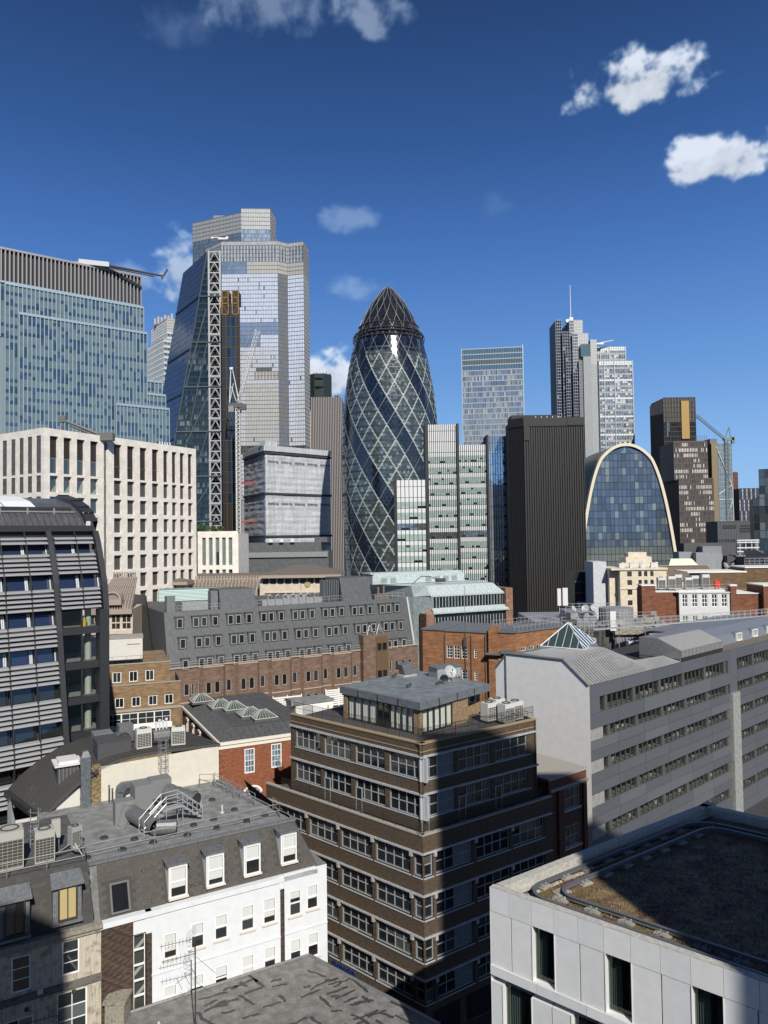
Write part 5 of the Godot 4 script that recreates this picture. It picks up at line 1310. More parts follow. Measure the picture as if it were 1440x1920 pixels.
		for h in bh: window(t, fr(h.position.x, h.position.y, 0.44), h.size.x, h.size.y, 1, 1, wf, dark_pane(), 0.06)
	m = mb()
	for y in [11.4, 7.3]: m.box(0.4, y, 0, 47.8, y + 0.2, 0.08)
	for b in bays:
		for y in [11.4, 7.3, 16.9]: m.box(b[0] - 0.1, y, 0.5, b[1] + 0.1, y + 0.2, 0.63)
	m.box(0.2, 17.1, -0.1, 47.9, 17.3, 0.2); part(t, "string_course", m, mt("course", Color(0.36, 0.29, 0.24), 0.8), true)
	var pts := [Vector3(0.6, 17.3, 0.1)]
	for b in bays: pts.append_array([Vector3(b[0] - 0.5, 17.3, 0.1), Vector3(b[0], 17.3, 0.6), Vector3(b[1], 17.3, 0.6), Vector3(b[1] + 0.5, 17.3, 0.1)])
	pts.append(Vector3(35.2, 17.3, 0.1))
	railing(t, pts, 0.75, mt("rail_grey", Color(0.42, 0.43, 0.43), 0.5, 0.3), 1.4, 0.03, 2)
	railing(t, [Vector3(40.8, 17.3, 0.1), Vector3(47.6, 17.3, 0.1)], 0.75, mt("rail_grey", Color.BLACK), 1.4, 0.03, 2)
	# stair tower
	m = mb(); m.box(35.3, 0, -1, 40.7, 19.9, 1.2); part(t, "brick_tower", m, bk)
	m = mb(); m.box(37.9, 0, 1.2, 40.4, 19.6, 1.35); part(t, "tower_panel", m, mt("bronze_panel", Color(0.12, 0.08, 0.045), 0.5))
	for q in [[38.1, 17.0], [39.2, 17.0], [38.1, 12.0], [39.2, 12.0]]: window(t, fr(q[0], q[1], 1.36), 0.95, 1.4, 1, 1, mt("bronze_panel", Color.BLACK), dark_pane(), 0.06)
	for k in 2:
		m = mb(); m.path([Vector3(36.4 + k * 2, 19.9, 0.6), Vector3(37.2 + k * 2, 21.6, 0.2), Vector3(38.0 + k * 2, 19.9, 0.6)], 0.05, 4); m.tube(Vector3(36.4 + k * 2, 20.6, 0.4), Vector3(38.2 + k * 2, 20.9, 0.4), 0.04, 4); part(t, "roof_frame", m, mt("rail_grey", Color.BLACK))
	m = mb(); m.box(W1 - 0.1, 17.2, -0.1, W1 + 0.15, 17.5, 0.1)
	m.q(Vector3(W1, 17.1, 0.15), Vector3(W1 + 0.35, 17.1, 0.15), Vector3(W1 + 0.35, 26.1, -2.3), Vector3(W1, 26.1, -2.3)); part(t, "verge", m, mt("frame_pale", Color.BLACK))
	# rooftop machinery between the raised lengths
	m = mb(); m.box(1.0, 25.9, -4.4, 2.4, 28.6, -3.0); m.box(8.6, 25.9, -5.4, 9.8, 29.0, -3.6); part(t, "plant_housing", m, mt("plant_grey", Color(0.28, 0.30, 0.31), 0.5, 0.2, "seam", 3))
	m = mb(); m.box(4.0, 25.9, -6.6, 8.4, 27.3, -4.6); m.box(18, 25.9, -6.2, 31, 26.9, -4.2); m.box(22, 26.9, -6, 27, 27.6, -4.6); part(t, "air_handler", m, mt("plant_pale2", Color(0.44, 0.46, 0.47), 0.5, 0.1, "seam", 3))
	m = mb()
	for k in 7: m.path([Vector3(19 + k * 1.5, 26, -4), Vector3(19 + k * 1.5, 27.6, -4), Vector3(19.5 + k * 1.5, 27.9, -4), Vector3(19.8 + k * 1.5, 27.4, -4)], 0.11, 5)
	part(t, "vent_pipe", m, mt("plant_pale2", Color.BLACK), true)
	m = mb()
	for k in 9: m.box(29.6 + k * 0.36, 26.0, -5.0, 29.72 + k * 0.36, 30.0, -3.2)
	part(t, "louvre_screen", m, mt("plant_grey", Color.BLACK), true)
	m = mb(); m.tube(Vector3(41.5, 25.9, -4), Vector3(41.5, 28.2, -4), 0.22, 8); m.tube(Vector3(42.7, 25.9, -4), Vector3(42.7, 28.4, -4), 0.22, 8); m.box(40.4, 25.9, -4.6, 43.6, 26.7, -3.4); part(t, "flue", m, mt("flue_brown", Color(0.2, 0.16, 0.13), 0.5, 0.3), true)
	railing(t, [Vector3(2.6, 26.0, -2.6), Vector3(9.8, 26.0, -2.6)], 1.0, mt("rail_grey", Color.BLACK), 0.7, 0.03, 2)
	railing(t, [Vector3(16.4, 26.1, -2.6), Vector3(32.8, 26.1, -2.6)], 1.0, mt("rail_grey", Color.BLACK), 1.2, 0.03, 2)
	railing(t, [Vector3(40, 26.0, -2.6), Vector3(46.5, 26.0, -2.6)], 1.0, mt("rail_grey", Color.BLACK), 1.2, 0.03, 2)
	# mint louvred plant screen behind
	var sc := thing("plant_screen", "pale green slatted plant enclosure rising behind the grey mansard roof", "plant screen", Vector3(-44.0, 24, -146), 18)
	m = mb(); m.box(0.1, 0, -6, 12.9, 4.0, -0.1); part(sc, "core", m, mt("mint_core", Color(0.2, 0.25, 0.24), 0.7))
	for k in 15:
		m = mb(); m.box(0, k * 0.27, -0.1, 13, k * 0.27 + 0.19, 0.08); m.box(-0.15, k * 0.27, -6, 0, k * 0.27 + 0.19, 0.06); part(sc, "slat", m, mt("mint_slat", Color(0.52, 0.66, 0.62), 0.5))

func yellow_brick_block() -> void:
	var t := thing("brick_building", "stepped yellow brown brick block with white casement windows beside the louvred office", "building", Vector3(-37.92, 0, -100), 20)
	var bk := mt("yellow_brick", Color(0.38, 0.25, 0.135), 0.9, 0, "brickfar", 9.0); var wf := mt("frame_white", Color(0.74, 0.74, 0.72), 0.5)
	var up := []; var lo := []
	for x in [-2.9, -0.75, 1.4, 3.5, 5.6]: up.append(Rect2(x, 18.85, 1.1, 1.42))
	for x in [-2.6, -0.45, 1.7, 3.8, 5.95, 8.05]: lo.append(Rect2(x, 15.6, 1.13, 1.3))
	var m := mb(); m.wall(-6, 18.5, 8.8, 21.2, up, 0.12); m.x = fr(0, 0, 0.5); m.wall(-6, 0, 10.1, 18.5, lo, 0.12); m.x = Transform3D.IDENTITY
	m.rect(-6, 18.5, 10.1, 18.51, 0); m.q(Vector3(-6, 18.5, 0.5), Vector3(10.1, 18.5, 0.5), Vector3(10.1, 18.5, -0.2), Vector3(-6, 18.5, -0.2))
	m.box(-6, 0, -14, 8.8, 20.9, -0.15); m.q(Vector3(8.8, 18.4, 0), Vector3(8.8, 18.4, -0.2), Vector3(8.8, 21.2, -0.2), Vector3(8.8, 21.2, 0)); m.q(Vector3(10.1, 0, 0.5), Vector3(10.1, 0, -8), Vector3(10.1, 18.5, -8), Vector3(10.1, 18.5, 0.5)); part(t, "brick_wall", m, bk)
	for h in up: window(t, fr(h.position.x, h.position.y, -0.1), h.size.x, h.size.y, 2, 1, wf, dark_pane(), 0.09, {"panes": true})
	for h in lo: window(t, fr(h.position.x, h.position.y, 0.4), h.size.x, h.size.y, 2, 1, wf, dark_pane(), 0.09, {"panes": true})
	m = mb(); m.box(-6, 21.2, -0.4, 8.9, 21.3, 0.06); m.box(-6, 18.5, -0.1, 10.2, 18.58, 0.58); m.box(-6, 15.0, 0.4, 10.2, 15.3, 0.62); part(t, "coping", m, mt("coping_grey", Color(0.30, 0.28, 0.25), 0.9))
	railing(t, [Vector3(-6, 21.3, -0.8), Vector3(8.7, 21.3, -0.8)], 0.9, mt("rail_dark", Color(0.06, 0.06, 0.06), 0.6), 1.8, 0.02, 2)
	# glazed strip below
	m = mb(); m.box(-6, 12.0, 0.5, 9, 13.2, 0.65); part(t, "white_apron", m, wf)
	for k in 7: window(t, fr(-5.9 + k * 2.1, 13.2, 0.52), 2.1, 1.6, 2, 2, wf, dark_pane(), 0.08)
	t = thing("plant_enclosure", "blank white rendered plant enclosure on the roof above the yellow brick block", "plant screen", Vector3(-38.4, 21.3, -101.6), 19)
	m = mb(); m.box(-6, 0.3, -4, 5.2, 3.2, 0); part(t, "wall", m, mt("white_render", Color(0.72, 0.70, 0.65), 0.8, 0, "plaster", 5))
	m = mb(); m.box(-6, 3.2, -4, 5.3, 3.32, 0.08); m.box(3.2, 2.4, 0, 4.9, 2.46, 0.1); part(t, "trim", m, mt("coping_grey", Color.BLACK))

func orange_brick_block() -> void:
	var t := thing("brick_building", "orange red brick building with chimney and white gridded windows behind the hotel penthouse", "building", Vector3(5.35, 0, -105), -25)
	var bk := mt("orange_brick", Color(0.44, 0.205, 0.095), 0.9, 0, "brickfar", 9.0); var wf := mt("frame_white", Color.WHITE); var cp := mt("lead_grey", Color(0.24, 0.25, 0.26), 0.5, 0.2, "seam", 3)
	var hs := []
	for x in [3.35, 4.4, 5.5]: hs.append(Rect2(x, 21.1, 0.85, 1.75)); hs.append(Rect2(x, 17.9, 0.85, 1.75))
	hs.append(Rect2(7.3, 21.3, 0.4, 1.2)); hs.append(Rect2(7.3, 18.3, 0.4, 1.2))
	var m := mb(); m.wall(2.9, 0, 9.6, 24.75, hs, 0.14); m.box(0, 0, -9, 2.95, 24.9, 0.5); m.box(2.9, 0, -9, 9.6, 24.5, -0.16); part(t, "brick_wall", m, bk)
	for h in hs: window(t, fr(h.position.x, h.position.y, -0.12), h.size.x, h.size.y, 2 if h.size.x > 0.5 else 1, 4, wf, dark_pane(), 0.07, {"panes": true})
	m = mb(); m.box(9.5, 0, -1.5, 10.6, 25.6, 0.5); part(t, "chimney", m, bk)
	var h2 := [Rect2(10.9, 21.0, 0.5, 1.4), Rect2(12.1, 21.0, 0.5, 1.4), Rect2(10.8, 19.4, 0.6, 1.0)]
	m = mb(fr(0, 0, 0.1)); m.wall(10.6, 0, 13.1, 24.9, h2, 0.12); m.x = Transform3D.IDENTITY; m.box(10.6, 0, -9, 13.1, 24.6, -0.1); part(t, "brick_wall", m, bk)
	for h in h2: window(t, fr(h.position.x, h.position.y, 0), h.size.x, h.size.y, 2, 3, wf, dark_pane(), 0.06)
	var xf := fr(13.1, 0, 0.1, 62)
	var h3 := []
	for k in 5: h3.append(Rect2(1.0 + k * 1.55, 21.0, 0.95, 2.0)); h3.append(Rect2(1.0 + k * 1.55, 17.6, 0.95, 2.0))
	m = mb(xf); m.wall(0, 0, 11, 24.9, h3, 0.14); m.box(0, 0, -5, 11, 24.7, -0.16); part(t, "brick_wall", m, bk)
	for h in h3: window(t, xf * fr(h.position.x, h.position.y, -0.12), h.size.x, h.size.y, 2, 4, wf, dark_pane(), 0.08)
	m = mb(); m.box(-0.15, 24.9, -9, 3.1, 25.1, 0.65); m.box(2.8, 24.75, -9, 9.7, 24.95, 0.15); m.box(10.5, 24.9, -9, 13.2, 25.1, 0.25); m.x = xf; m.box(0, 24.9, -5, 11.1, 25.15, 0.15); part(t, "coping", m, cp)
	m = mb(); m.box(9.2, 22.0, -0.5, 11.2, 22.2, 1.1); m.box(11.2, 22.2, -0.2, 12.6, 22.7, 0.8); part(t, "ledge", m, cp)
	m = mb()
	for x in [3.1, 6.9, 8.9]: m.tube(Vector3(x, 16, 0.1), Vector3(x, 24.4, 0.1), 0.06, 5)
	part(t, "drainpipe", m, mt("rail_dark", Color.BLACK), true)
	m = mb(); m.box(5.9, 22.8, 0.1, 6.25, 24.0, 0.35); m.tube(Vector3(6.1, 18, 0.15), Vector3(6.1, 22.8, 0.15), 0.05, 5); m.tube(Vector3(6.1, 24, 0.15), Vector3(6.1, 31, 0.0), 0.03, 4); part(t, "downpipe_head", m, mt("rail_dark", Color.BLACK))
	railing(t, [xf * Vector3(0.3, 25.15, -0.4), xf * Vector3(10.8, 25.15, -0.4), xf * Vector3(10.8, 25.15, -4.5), xf * Vector3(0.3, 25.15, -4.5)], 1.0, mt("rail_grey", Color.BLACK), 0.8, 0.025, 2)

# grey panelled office block on the right
func tint_glass() -> StandardMaterial3D:
	if mats.has("tint"): return mats["tint"]
	var m := StandardMaterial3D.new()
	m.transparency = BaseMaterial3D.TRANSPARENCY_ALPHA
	m.albedo_color = Color(0.03, 0.035, 0.035, 0.3); m.roughness = 0.0; m.metallic_specular = 0.7
	mats["tint"] = m
	return m

func grey_ribbon_block() -> void:
	var t := thing("office_block", "long grey panelled office block with ribbon windows, white flank and metal roofs", "office block", Vector3(20.93, 0, -78), 42)
	var gp := [mt("grey_panel", Color(0.112, 0.119, 0.133), 0.4, 0.15), mt("grey_panel_b", Color(0.104, 0.111, 0.124), 0.4, 0.15), mt("grey_panel_c", Color(0.128, 0.135, 0.148), 0.4, 0.15)]
	var wh := mt("flank_white", Color(0.95, 0.95, 0.935), 0.8, 0, "plaster", 7); var con := mt("pale_concrete", Color(0.40, 0.40, 0.38), 0.8, 0, "concrete", 4)
	var mull := mt("ribbon_frame", Color(0.10, 0.102, 0.096), 0.5, 0.2); var sill := mt("ribbon_sill", Color(0.17, 0.19, 0.17), 0.6)
	var rows := [[19.15, 20.75], [16.4, 17.6], [13.05, 14.3], [9.6, 10.85], [6.2, 7.45], [2.8, 4.05]]
	# panels: spandrel strips built panel by panel, between the ribbons
	var edges := [22.15]
	for r in rows: edges.append(r[1]); edges.append(r[0])
	edges.append(0.0)
	for i in range(0, edges.size(), 2):
		var y1: float = edges[i]; var y0: float = edges[i + 1]
		var n := 6 if i > 0 else 5
		for sec in [[0.0, 33.6, n], [35.9, 58.0, 4]]:
			for k in sec[2]:
				var xa := lerpf(sec[0], sec[1], float(k) / sec[2]); var xb := lerpf(sec[0], sec[1], float(k + 1) / sec[2])
				var halves := 2 if (y1 - y0) > 1.8 and i > 0 else 1
				for hv in halves:
					var ya := lerpf(y0, y1, float(hv) / halves); var yb := lerpf(y0, y1, float(hv + 1) / halves)
					var m := mb(); m.box(xa + 0.03, ya + 0.02, -0.3, xb - 0.03, yb - 0.02, 0.0 if i == 0 or hv == 1 else 0.04)
					part(t, "panel", m, gp[2] if rng.randf() < 0.12 and i > 0 else gp[rng.randi() % 2])
	# ribbons
	for ri in rows.size():
		var r: Array = rows[ri]; var h: float = r[1] - r[0]
		for sec in [[2.15 if ri == 0 else 2.6, 33.2], [36.0, 58.0]]:
			var x: float = sec[0]; var g := 0
			while x < sec[1] - 0.5:
				var n := 1 if g == 0 and sec[0] < 10 else 5
				var w := 1.05
				for k in n:
					if x + w > sec[1] + 0.1: break
					var m := mb(); m.rect(x + 0.04, r[0] + 0.05, x + w - 0.04, r[1] - 0.03, -0.28); part(t, "pane", m, tint_glass())
					m = mb(); m.box(x - 0.035, r[0], -0.36, x + 0.035, r[1], -0.18); part(t, "mullion", m, mull)
					x += w
				var m := mb(); m.box(x, r[0], -0.6, x + 0.55, r[1], -0.12); part(t, "pier", m, mull)
				x += 0.55; g += 1
			var sl := mb(); sl.box(sec[0], r[0] - 0.02, -1.1, sec[1], r[0] + 0.06, -0.4); part(t, "inner_sill", sl, sill)
			sl = mb(); sl.box(sec[0], r[0] - 0.05, -6.5, sec[1], r[0] - 0.03, -1.1); part(t, "office_floor", sl, mt("office_floor", Color.WHITE))
			var blk := mb(); var q := 0
			while q < 9:
				var bx := lerpf(sec[0], sec[1], rng.randf()); blk.box(bx, r[0] + 0.06, -1.3, bx + rng.randf_range(0.3, 0.9), r[0] + rng.randf_range(0.2, 0.55), -0.8); q += 1
			part(t, "desk_clutter", blk, mt("desk_pale", Color(0.45, 0.44, 0.4), 0.7), true)
			for k in 2:
				var lb := mb(); var lx := 24.0 + k * 4.4
				if sec[0] < 10 and ri > 0:
					lb.box(lx, r[1] - 0.5, -0.5, lx + 0.3, r[1] - 0.12, -0.45); part(t, "window_notice", lb, mt("arm_white", Color.WHITE))
	# end pieces at the left of the lower ribbons, pale strips
	for ri in range(1, 6):
		var r: Array = rows[ri]; var m := mb(); m.box(0.02, r[0], -0.3, 2.6, r[1], -0.01); part(t, "end_panel", m, con)
	var m := mb(); m.box(0.02, rows[0][0], -0.3, 2.15, rows[0][1], -0.02); m.box(33.2, rows[0][0], -0.3, 36.0, rows[0][1], -0.02); part(t, "end_panel", m, gp[0])
	m = mb(); m.box(33.6, 0, -0.5, 35.9, 16.3, 0.35); part(t, "concrete_pier", m, con)
	m = mb(); m.box(33.62, 16.3, -0.4, 35.88, 22.15, 0.02); part(t, "panel", m, gp[0])
	m = mb(); m.box(0.05, 0, -12, 58, 22.0, -6.6); m.box(0.05, 21.0, -6.6, 58, 22.0, -0.31)
	for r in rows: m.box(0.05, r[1] - 0.05 if r[1] < 20 else 20.7, -6.6, 58, r[1] + 0.4, -0.31)
	part(t, "body", m, mt("office_dark", Color(0.03, 0.03, 0.028), 0.8))
	# white flank, turned towards the left
	m = mb(); var prof := [Vector2(0, 0.15), Vector2(22.2, 0.15), Vector2(24.5, -2.9), Vector2(24.35, -10.6), Vector2(22.5, -12.3), Vector2(0, -12.3)]
	for k in range(1, 4): m.q(Vector3(-0.02, 0, prof[k].y), Vector3(-0.02, prof[k].x, prof[k].y), Vector3(-0.02, prof[k + 1].x, prof[k + 1].y), Vector3(-0.02, 0, prof[k + 1].y))
	part(t, "white_flank", m, wh)
	m = mb()
	for k in range(1, 4): m.x = Transform3D.IDENTITY; m.tube(Vector3(-0.05, prof[k].x + 0.05, prof[k].y), Vector3(-0.05, prof[k + 1].x + 0.05, prof[k + 1].y), 0.13, 4)
	m.tube(Vector3(-0.12, 8, -10.7), Vector3(-0.12, 24.3, -10.7), 0.06, 5); part(t, "flank_trim", m, mt("lead_grey", Color.BLACK))
	# metal roofs with standing seams
	var zn := mt("zinc_pale", Color(0.36, 0.362, 0.365), 0.4, 0.3, "seam", 3); var sm := mb()
	m = mb()
	var A := Vector3(0, 22.2, 0.05); var B := Vector3(0, 24.5, -2.9); var C := Vector3(8.2, 24.9, -3.2); var Dv := Vector3(13, 23.0, -2.2); var E := Vector3(20.1, 22.7, -2.2); var F := Vector3(20.1, 22.2, 0.05)
	m.q(A, Vector3(13, 22.2, 0.05), Dv, B); m.t(B, Dv, C); m.q(Vector3(13, 22.2, 0.05), F, E, Dv)
	m.q(B, C, Vector3(12.5, 24.8, -9), Vector3(0, 24.35, -10.6)); m.q(C, Dv, Vector3(13.5, 22.6, -10), Vector3(12.5, 24.8, -9)); m.q(Vector3(0, 24.35, -10.6), Vector3(12.5, 24.8, -9), Vector3(12.5, 22.4, -12), Vector3(0, 22.5, -12.3)); part(t, "metal_roof", m, zn)
	for k in 40:
		var u := 0.3 + k * 0.5; var t1 := Vector3(u, 24.5 + 0.4 * u / 8.2, -2.9 - 0.3 * u / 8.2) if u < 8.2 else (C.lerp(Dv, (u - 8.2) / 4.8) if u < 13 else Dv.lerp(E, (u - 13) / 7.1))
		sm.tube(Vector3(u, 22.23, 0.08), t1 + Vector3(0, 0.03, 0.03), 0.05, 3, Color.WHITE, -1.0, false)
		if u < 12: sm.tube(t1 + Vector3(0, 0.03, 0), Vector3(u, 24.65, -8.5), 0.05, 3, Color.WHITE, -1.0, false)
	part(t, "standing_seams", sm, mt("zinc_seam", Color(0.62, 0.62, 0.6), 0.5, 0.2), true)
	# pyramid rooflight
	var base := [Vector3(5.2, 24.75, -9.8), Vector3(6.2, 24.75, -4.4), Vector3(13.0, 24.75, -7.2), Vector3(11.6, 24.7, -12.2)]; var ap := Vector3(9.0, 27.3, -8.4)
	var py: Node3D = part(t, "pyramid_rooflight", mb_tri(base, ap), glass("rooflight", Color(0.05, 0.075, 0.075), 0.06, 0.2, 1.0))
	m = mb()
	for k in 4:
		var a: Vector3 = base[k]; var b: Vector3 = base[(k + 1) % 4]
		m.tube(a, ap, 0.07, 4); m.tube(a, b, 0.08, 4)
		for j in range(1, 6):
			var q := a.lerp(b, j / 6.0); m.tube(q, (a if j < 3 else b).lerp(ap, 0.99 if j == 3 else (j / 3.0 if j < 3 else (6 - j) / 3.0)), 0.035, 4)
	part(py, "glazing_bars", m, mt("zinc_seam", Color.BLACK))
	m = mb()
	for k in 4:
		var a: Vector3 = base[k]; var b: Vector3 = base[(k + 1) % 4]; m.q(a - Vector3(0, 0.5, 0) + (a - ap) * 0.1, b - Vector3(0, 0.5, 0) + (b - ap) * 0.1, b, a)
	part(py, "kerb", m, zn)
	# metal plant house on the parapet
	var ph := mb(); ph.box(20.2, 22.15, -5.5, 31.8, 22.5, -0.1)
	ph.q(Vector3(20.2, 22.5, -0.1), Vector3(31.8, 22.5, -0.1), Vector3(31.8, 23.5, 0.0), Vector3(20.2, 23.5, 0.0)); ph.q(Vector3(20.2, 23.5, 0.05), Vector3(31.8, 23.5, 0.05), Vector3(31.8, 24.8, -3.0), Vector3(20.2, 24.8, -3.0)); ph.q(Vector3(20.2, 24.8, -3.0), Vector3(31.8, 24.8, -3.0), Vector3(31.8, 24.7, -5.5), Vector3(20.2, 24.7, -5.5))
	for x in [20.2, 31.8]:
		ph.q(Vector3(x, 22.3, -0.1), Vector3(x, 23.5, 0.05), Vector3(x, 24.8, -3.0), Vector3(x, 22.3, -3.0)); ph.q(Vector3(x, 22.3, -3.0), Vector3(x, 24.8, -3.0), Vector3(x, 24.7, -5.5), Vector3(x, 22.3, -5.5))
	var hse: Node3D = part(t, "plant_house", ph, zn)
	m = mb(); m.box(20.4, 22.2, -0.2, 31.6, 22.62, 0.06); part(hse, "vent_slot", m, mt("louvre_dark", Color.BLACK))
	m = mb()
	for k in 32: m.tube(Vector3(20.3 + k * 0.36, 22.7, 0.08), Vector3(20.3 + k * 0.36, 23.5, 0.08), 0.04, 3); m.tube(Vector3(20.3 + k * 0.36, 23.53, 0.05), Vector3(20.3 + k * 0.36, 24.82, -3.0), 0.04, 3)
	part(hse, "standing_seams", m, mt("zinc_seam", Color.BLACK), true)
	# blue grey mansard beyond
	m = mb(); var ms := mt("blue_mansard", Color(0.155, 0.17, 0.195), 0.5, 0.1)
	m.q(Vector3(32, 22.0, -2.5), Vector3(60, 22.0, -2.5), Vector3(60, 23.3, -2.9), Vector3(32, 23.3, -2.9)); m.q(Vector3(32, 23.3, -2.9), Vector3(60, 23.3, -2.9), Vector3(60, 24.1, -5), Vector3(32, 24.1, -5)); m.q(Vector3(32, 24.1, -5), Vector3(60, 24.1, -5), Vector3(60, 23.9, -12), Vector3(32, 23.9, -12)); part(t, "blue_mansard", m, ms)
	m = mb(); m.box(32, 22.0, -2.5, 60, 22.06, 0.0); part(t, "gutter_walk", m, mt("walk_brown", Color(0.26, 0.21, 0.15), 0.9, 0, "felt", 5))
	for x in [42.0, 47.6, 53.0]:
		window(t, fr(x, 22.2, -2.62), 1.6, 1.1, 2, 1, mt("frame_white", Color.WHITE), dark_pane(), 0.1, {"depth": 0.25, "panes": true})
		m = mb(); m.box(x - 0.3, 22.0, -5, x + 1.9, 23.45, -2.65); part(t, "dormer", m, ms)

func mb_tri(base: Array, ap: Vector3) -> MB:
	var m := mb()
	for k in base.size(): m.t(base[k], base[(k + 1) % base.size()], ap)
	return m

func dish(label: String, at: Vector3, deg: float, r: float, h: float, group := "") -> void:
	var t := thing("satellite_dish", label, "satellite dish", at, deg, group)
	var m := mb(); var tl := Transform3D(Basis(Vector3.RIGHT, -0.5), Vector3(0, h, 0)); m.x = tl
	for i in 4:
		for k in 16:
			var a0 := TAU * k / 16; var a1 := TAU * (k + 1) / 16; var r0 := r * i / 4.0; var r1 := r * (i + 1) / 4.0
			var z0 := r0 * r0 / r * 0.28; var z1 := r1 * r1 / r * 0.28
			m.q(Vector3(cos(a0) * r0, sin(a0) * r0, z0), Vector3(cos(a0) * r1, sin(a0) * r1, z1), Vector3(cos(a1) * r1, sin(a1) * r1, z1), Vector3(cos(a1) * r0, sin(a1) * r0, z0))
	part(t, "reflector", m, mt("dish_grey", Color(0.36, 0.37, 0.37), 0.5))
	m = mb(); m.tube(Vector3.ZERO, Vector3(0, h, -0.1), 0.05, 6); m.tube(Vector3(-0.3, 0, 0.2), Vector3(0, h * 0.6, 0), 0.03, 4); m.tube(Vector3(0.3, 0, 0.2), Vector3(0, h * 0.6, 0), 0.03, 4); part(t, "mount", m, mt("rail_grey", Color.BLACK))
	m = mb(tl); m.tube(Vector3(0, -r * 0.9, 0.1), Vector3(0, 0, r * 0.9), 0.02, 4); m.cbox(Vector3(0, 0, r * 0.9), Vector3(0.1, 0.1, 0.14)); part(t, "feed_arm", m, mt("rail_dark", Color.BLACK))

func cluttered_roofs() -> void:
	# lead clad plant roofs behind the grey block
	var t := thing("plant_roof", "cluttered lead clad roof with plant sheds and walkways behind the grey block", "roof", Vector3(0, 0, -116), 0)
	var S := 116.0 / 1400.0
	var X := func(x): return (x - 720.0) * S
	var Y := func(y): return 38 - (y - 1001.0) * S
	var lead := mt("lead_clad", Color(0.40, 0.42, 0.44), 0.5, 0.15, "seam", 3); var dark := mt("plant_dark", Color(0.07, 0.07, 0.072), 0.8); var cr := mt("cream_slab", Color(0.50, 0.45, 0.36), 0.9, 0, "dirt", 6)
	var m := mb(); m.box(X.call(1000), 0, -22, X.call(1300), Y.call(1225), 6); part(t, "lower_roof", m, mt("roof_dark_grey", Color(0.30, 0.29, 0.27), 0.9, 0, "felt", 5))
	m = mb(); m.box(X.call(1010), 0, -20, X.call(1118), Y.call(1172), -2); m.box(X.call(1148), 0, -18, X.call(1240), Y.call(1188), 0); part(t, "clad_wall", m, lead)
	m = mb(); m.box(X.call(1146), Y.call(1190), -18, X.call(1290), Y.call(1184), 0.6); m.box(X.call(1205), Y.call(1196), -6, X.call(1300), Y.call(1187), 1.6); part(t, "roof_slab", m, cr)
	m = mb(); var p := []
	for k in 20:
		var a := TAU * k / 20; p.append(Vector2(X.call(1184) + cos(a) * 2.75, -9 + sin(a) * 2.4))
	m.prism(p, Y.call(1190), Y.call(1151)); m.box(X.call(1078), Y.call(1172), -12, X.call(1128), Y.call(1155), -4); part(t, "clad_drum", m, lead)
	m = mb()
	for k in 26: var a := TAU * k / 26; m.tube(Vector3(X.call(1184) + cos(a) * 2.78, Y.call(1190), -9 + sin(a) * 2.43), Vector3(X.call(1184) + cos(a) * 2.78, Y.call(1150), -9 + sin(a) * 2.43), 0.04, 3)
	for k in 24: m.box(X.call(1012 + k * 4.4), Y.call(1228), -2, X.call(1013 + k * 4.4), Y.call(1171), -1.9)
	for k in 16: m.box(X.call(1150 + k * 5.6), Y.call(1228), 0, X.call(1151 + k * 5.6), Y.call(1189), 0.1)
	part(t, "clad_ribs", m, mt("lead_rib", Color(0.20, 0.21, 0.22), 0.6), true)
	m = mb(); m.box(X.call(1118), Y.call(1226), -6, X.call(1146), Y.call(1180), -1); m.box(X.call(1205), Y.call(1228), -5, X.call(1300), Y.call(1197), -3); m.box(X.call(1060), Y.call(1176), -5, X.call(1084), Y.call(1166), -2); part(t, "plant_void", m, dark)
	var rg := mt("rail_grey", Color.WHITE)
	for q in [[1092, 1240, 1158, -3.0], [1060, 1150, 1180, -1.0], [1150, 1260, 1183, 0.4], [1086, 1200, 1148, -10.0], [1180, 1262, 1172, -8.0]]: railing(t, [Vector3(X.call(q[0]), Y.call(q[2] + 7), q[3]), Vector3(X.call(q[1]), Y.call(q[2] + 7), q[3])], 0.95, rg, 1.1, 0.03, 2)
	m = mb()
	for k in 7:
		for j in 3: m.tube(Vector3(X.call(1082 + k * 8), Y.call(1222), -1.2 + j * 0.5), Vector3(X.call(1082 + k * 8), Y.call(1176), -1.2 + j * 0.5), 0.035, 4)
	for j in 6: m.tube(Vector3(X.call(1080), Y.call(1180 + j * 8), -1), Vector3(X.call(1134), Y.call(1178 + j * 8), -1), 0.035, 4)
	for k in 5: m.tube(Vector3(X.call(1082 + k * 10), Y.call(1222), -0.9), Vector3(X.call(1092 + k * 10), Y.call(1180), -0.9), 0.03, 4)
	part(t, "pipework", m, mt("pipe_rust", Color(0.10, 0.085, 0.07), 0.7), true)
	m = mb(); rng.seed = 991
	for k in 46:
		var bx: float = X.call(rng.randf_range(1062, 1255)); var by: float = Y.call(rng.randf_range(1160, 1200)); var s := rng.randf_range(0.2, 0.7)
		m.cbox(Vector3(bx, by, rng.randf_range(-8, -0.3)), Vector3(s * 1.6, s, s), jit(Color(0.3, 0.3, 0.29), 0.6))
	part(t, "roof_clutter", m, v_col(), true)
	var white := mt("ac_white", Color(0.52, 0.52, 0.49), 0.6); var coil := mt("ac_dark", Color(0.045, 0.045, 0.047), 0.7)
	for k in 3: condenser(["white roof condenser left of three beside the dark plant opening", "white roof condenser in the middle of three beside the dark plant opening", "white roof condenser nearest the metal plant house, right of three"][k], Vector3(X.call(1156 + k * 21), Y.call(1224), 3.2 - 116), 0, 1.6, 2.3, 1.2, white, coil, "three roof condensers behind the grey block")
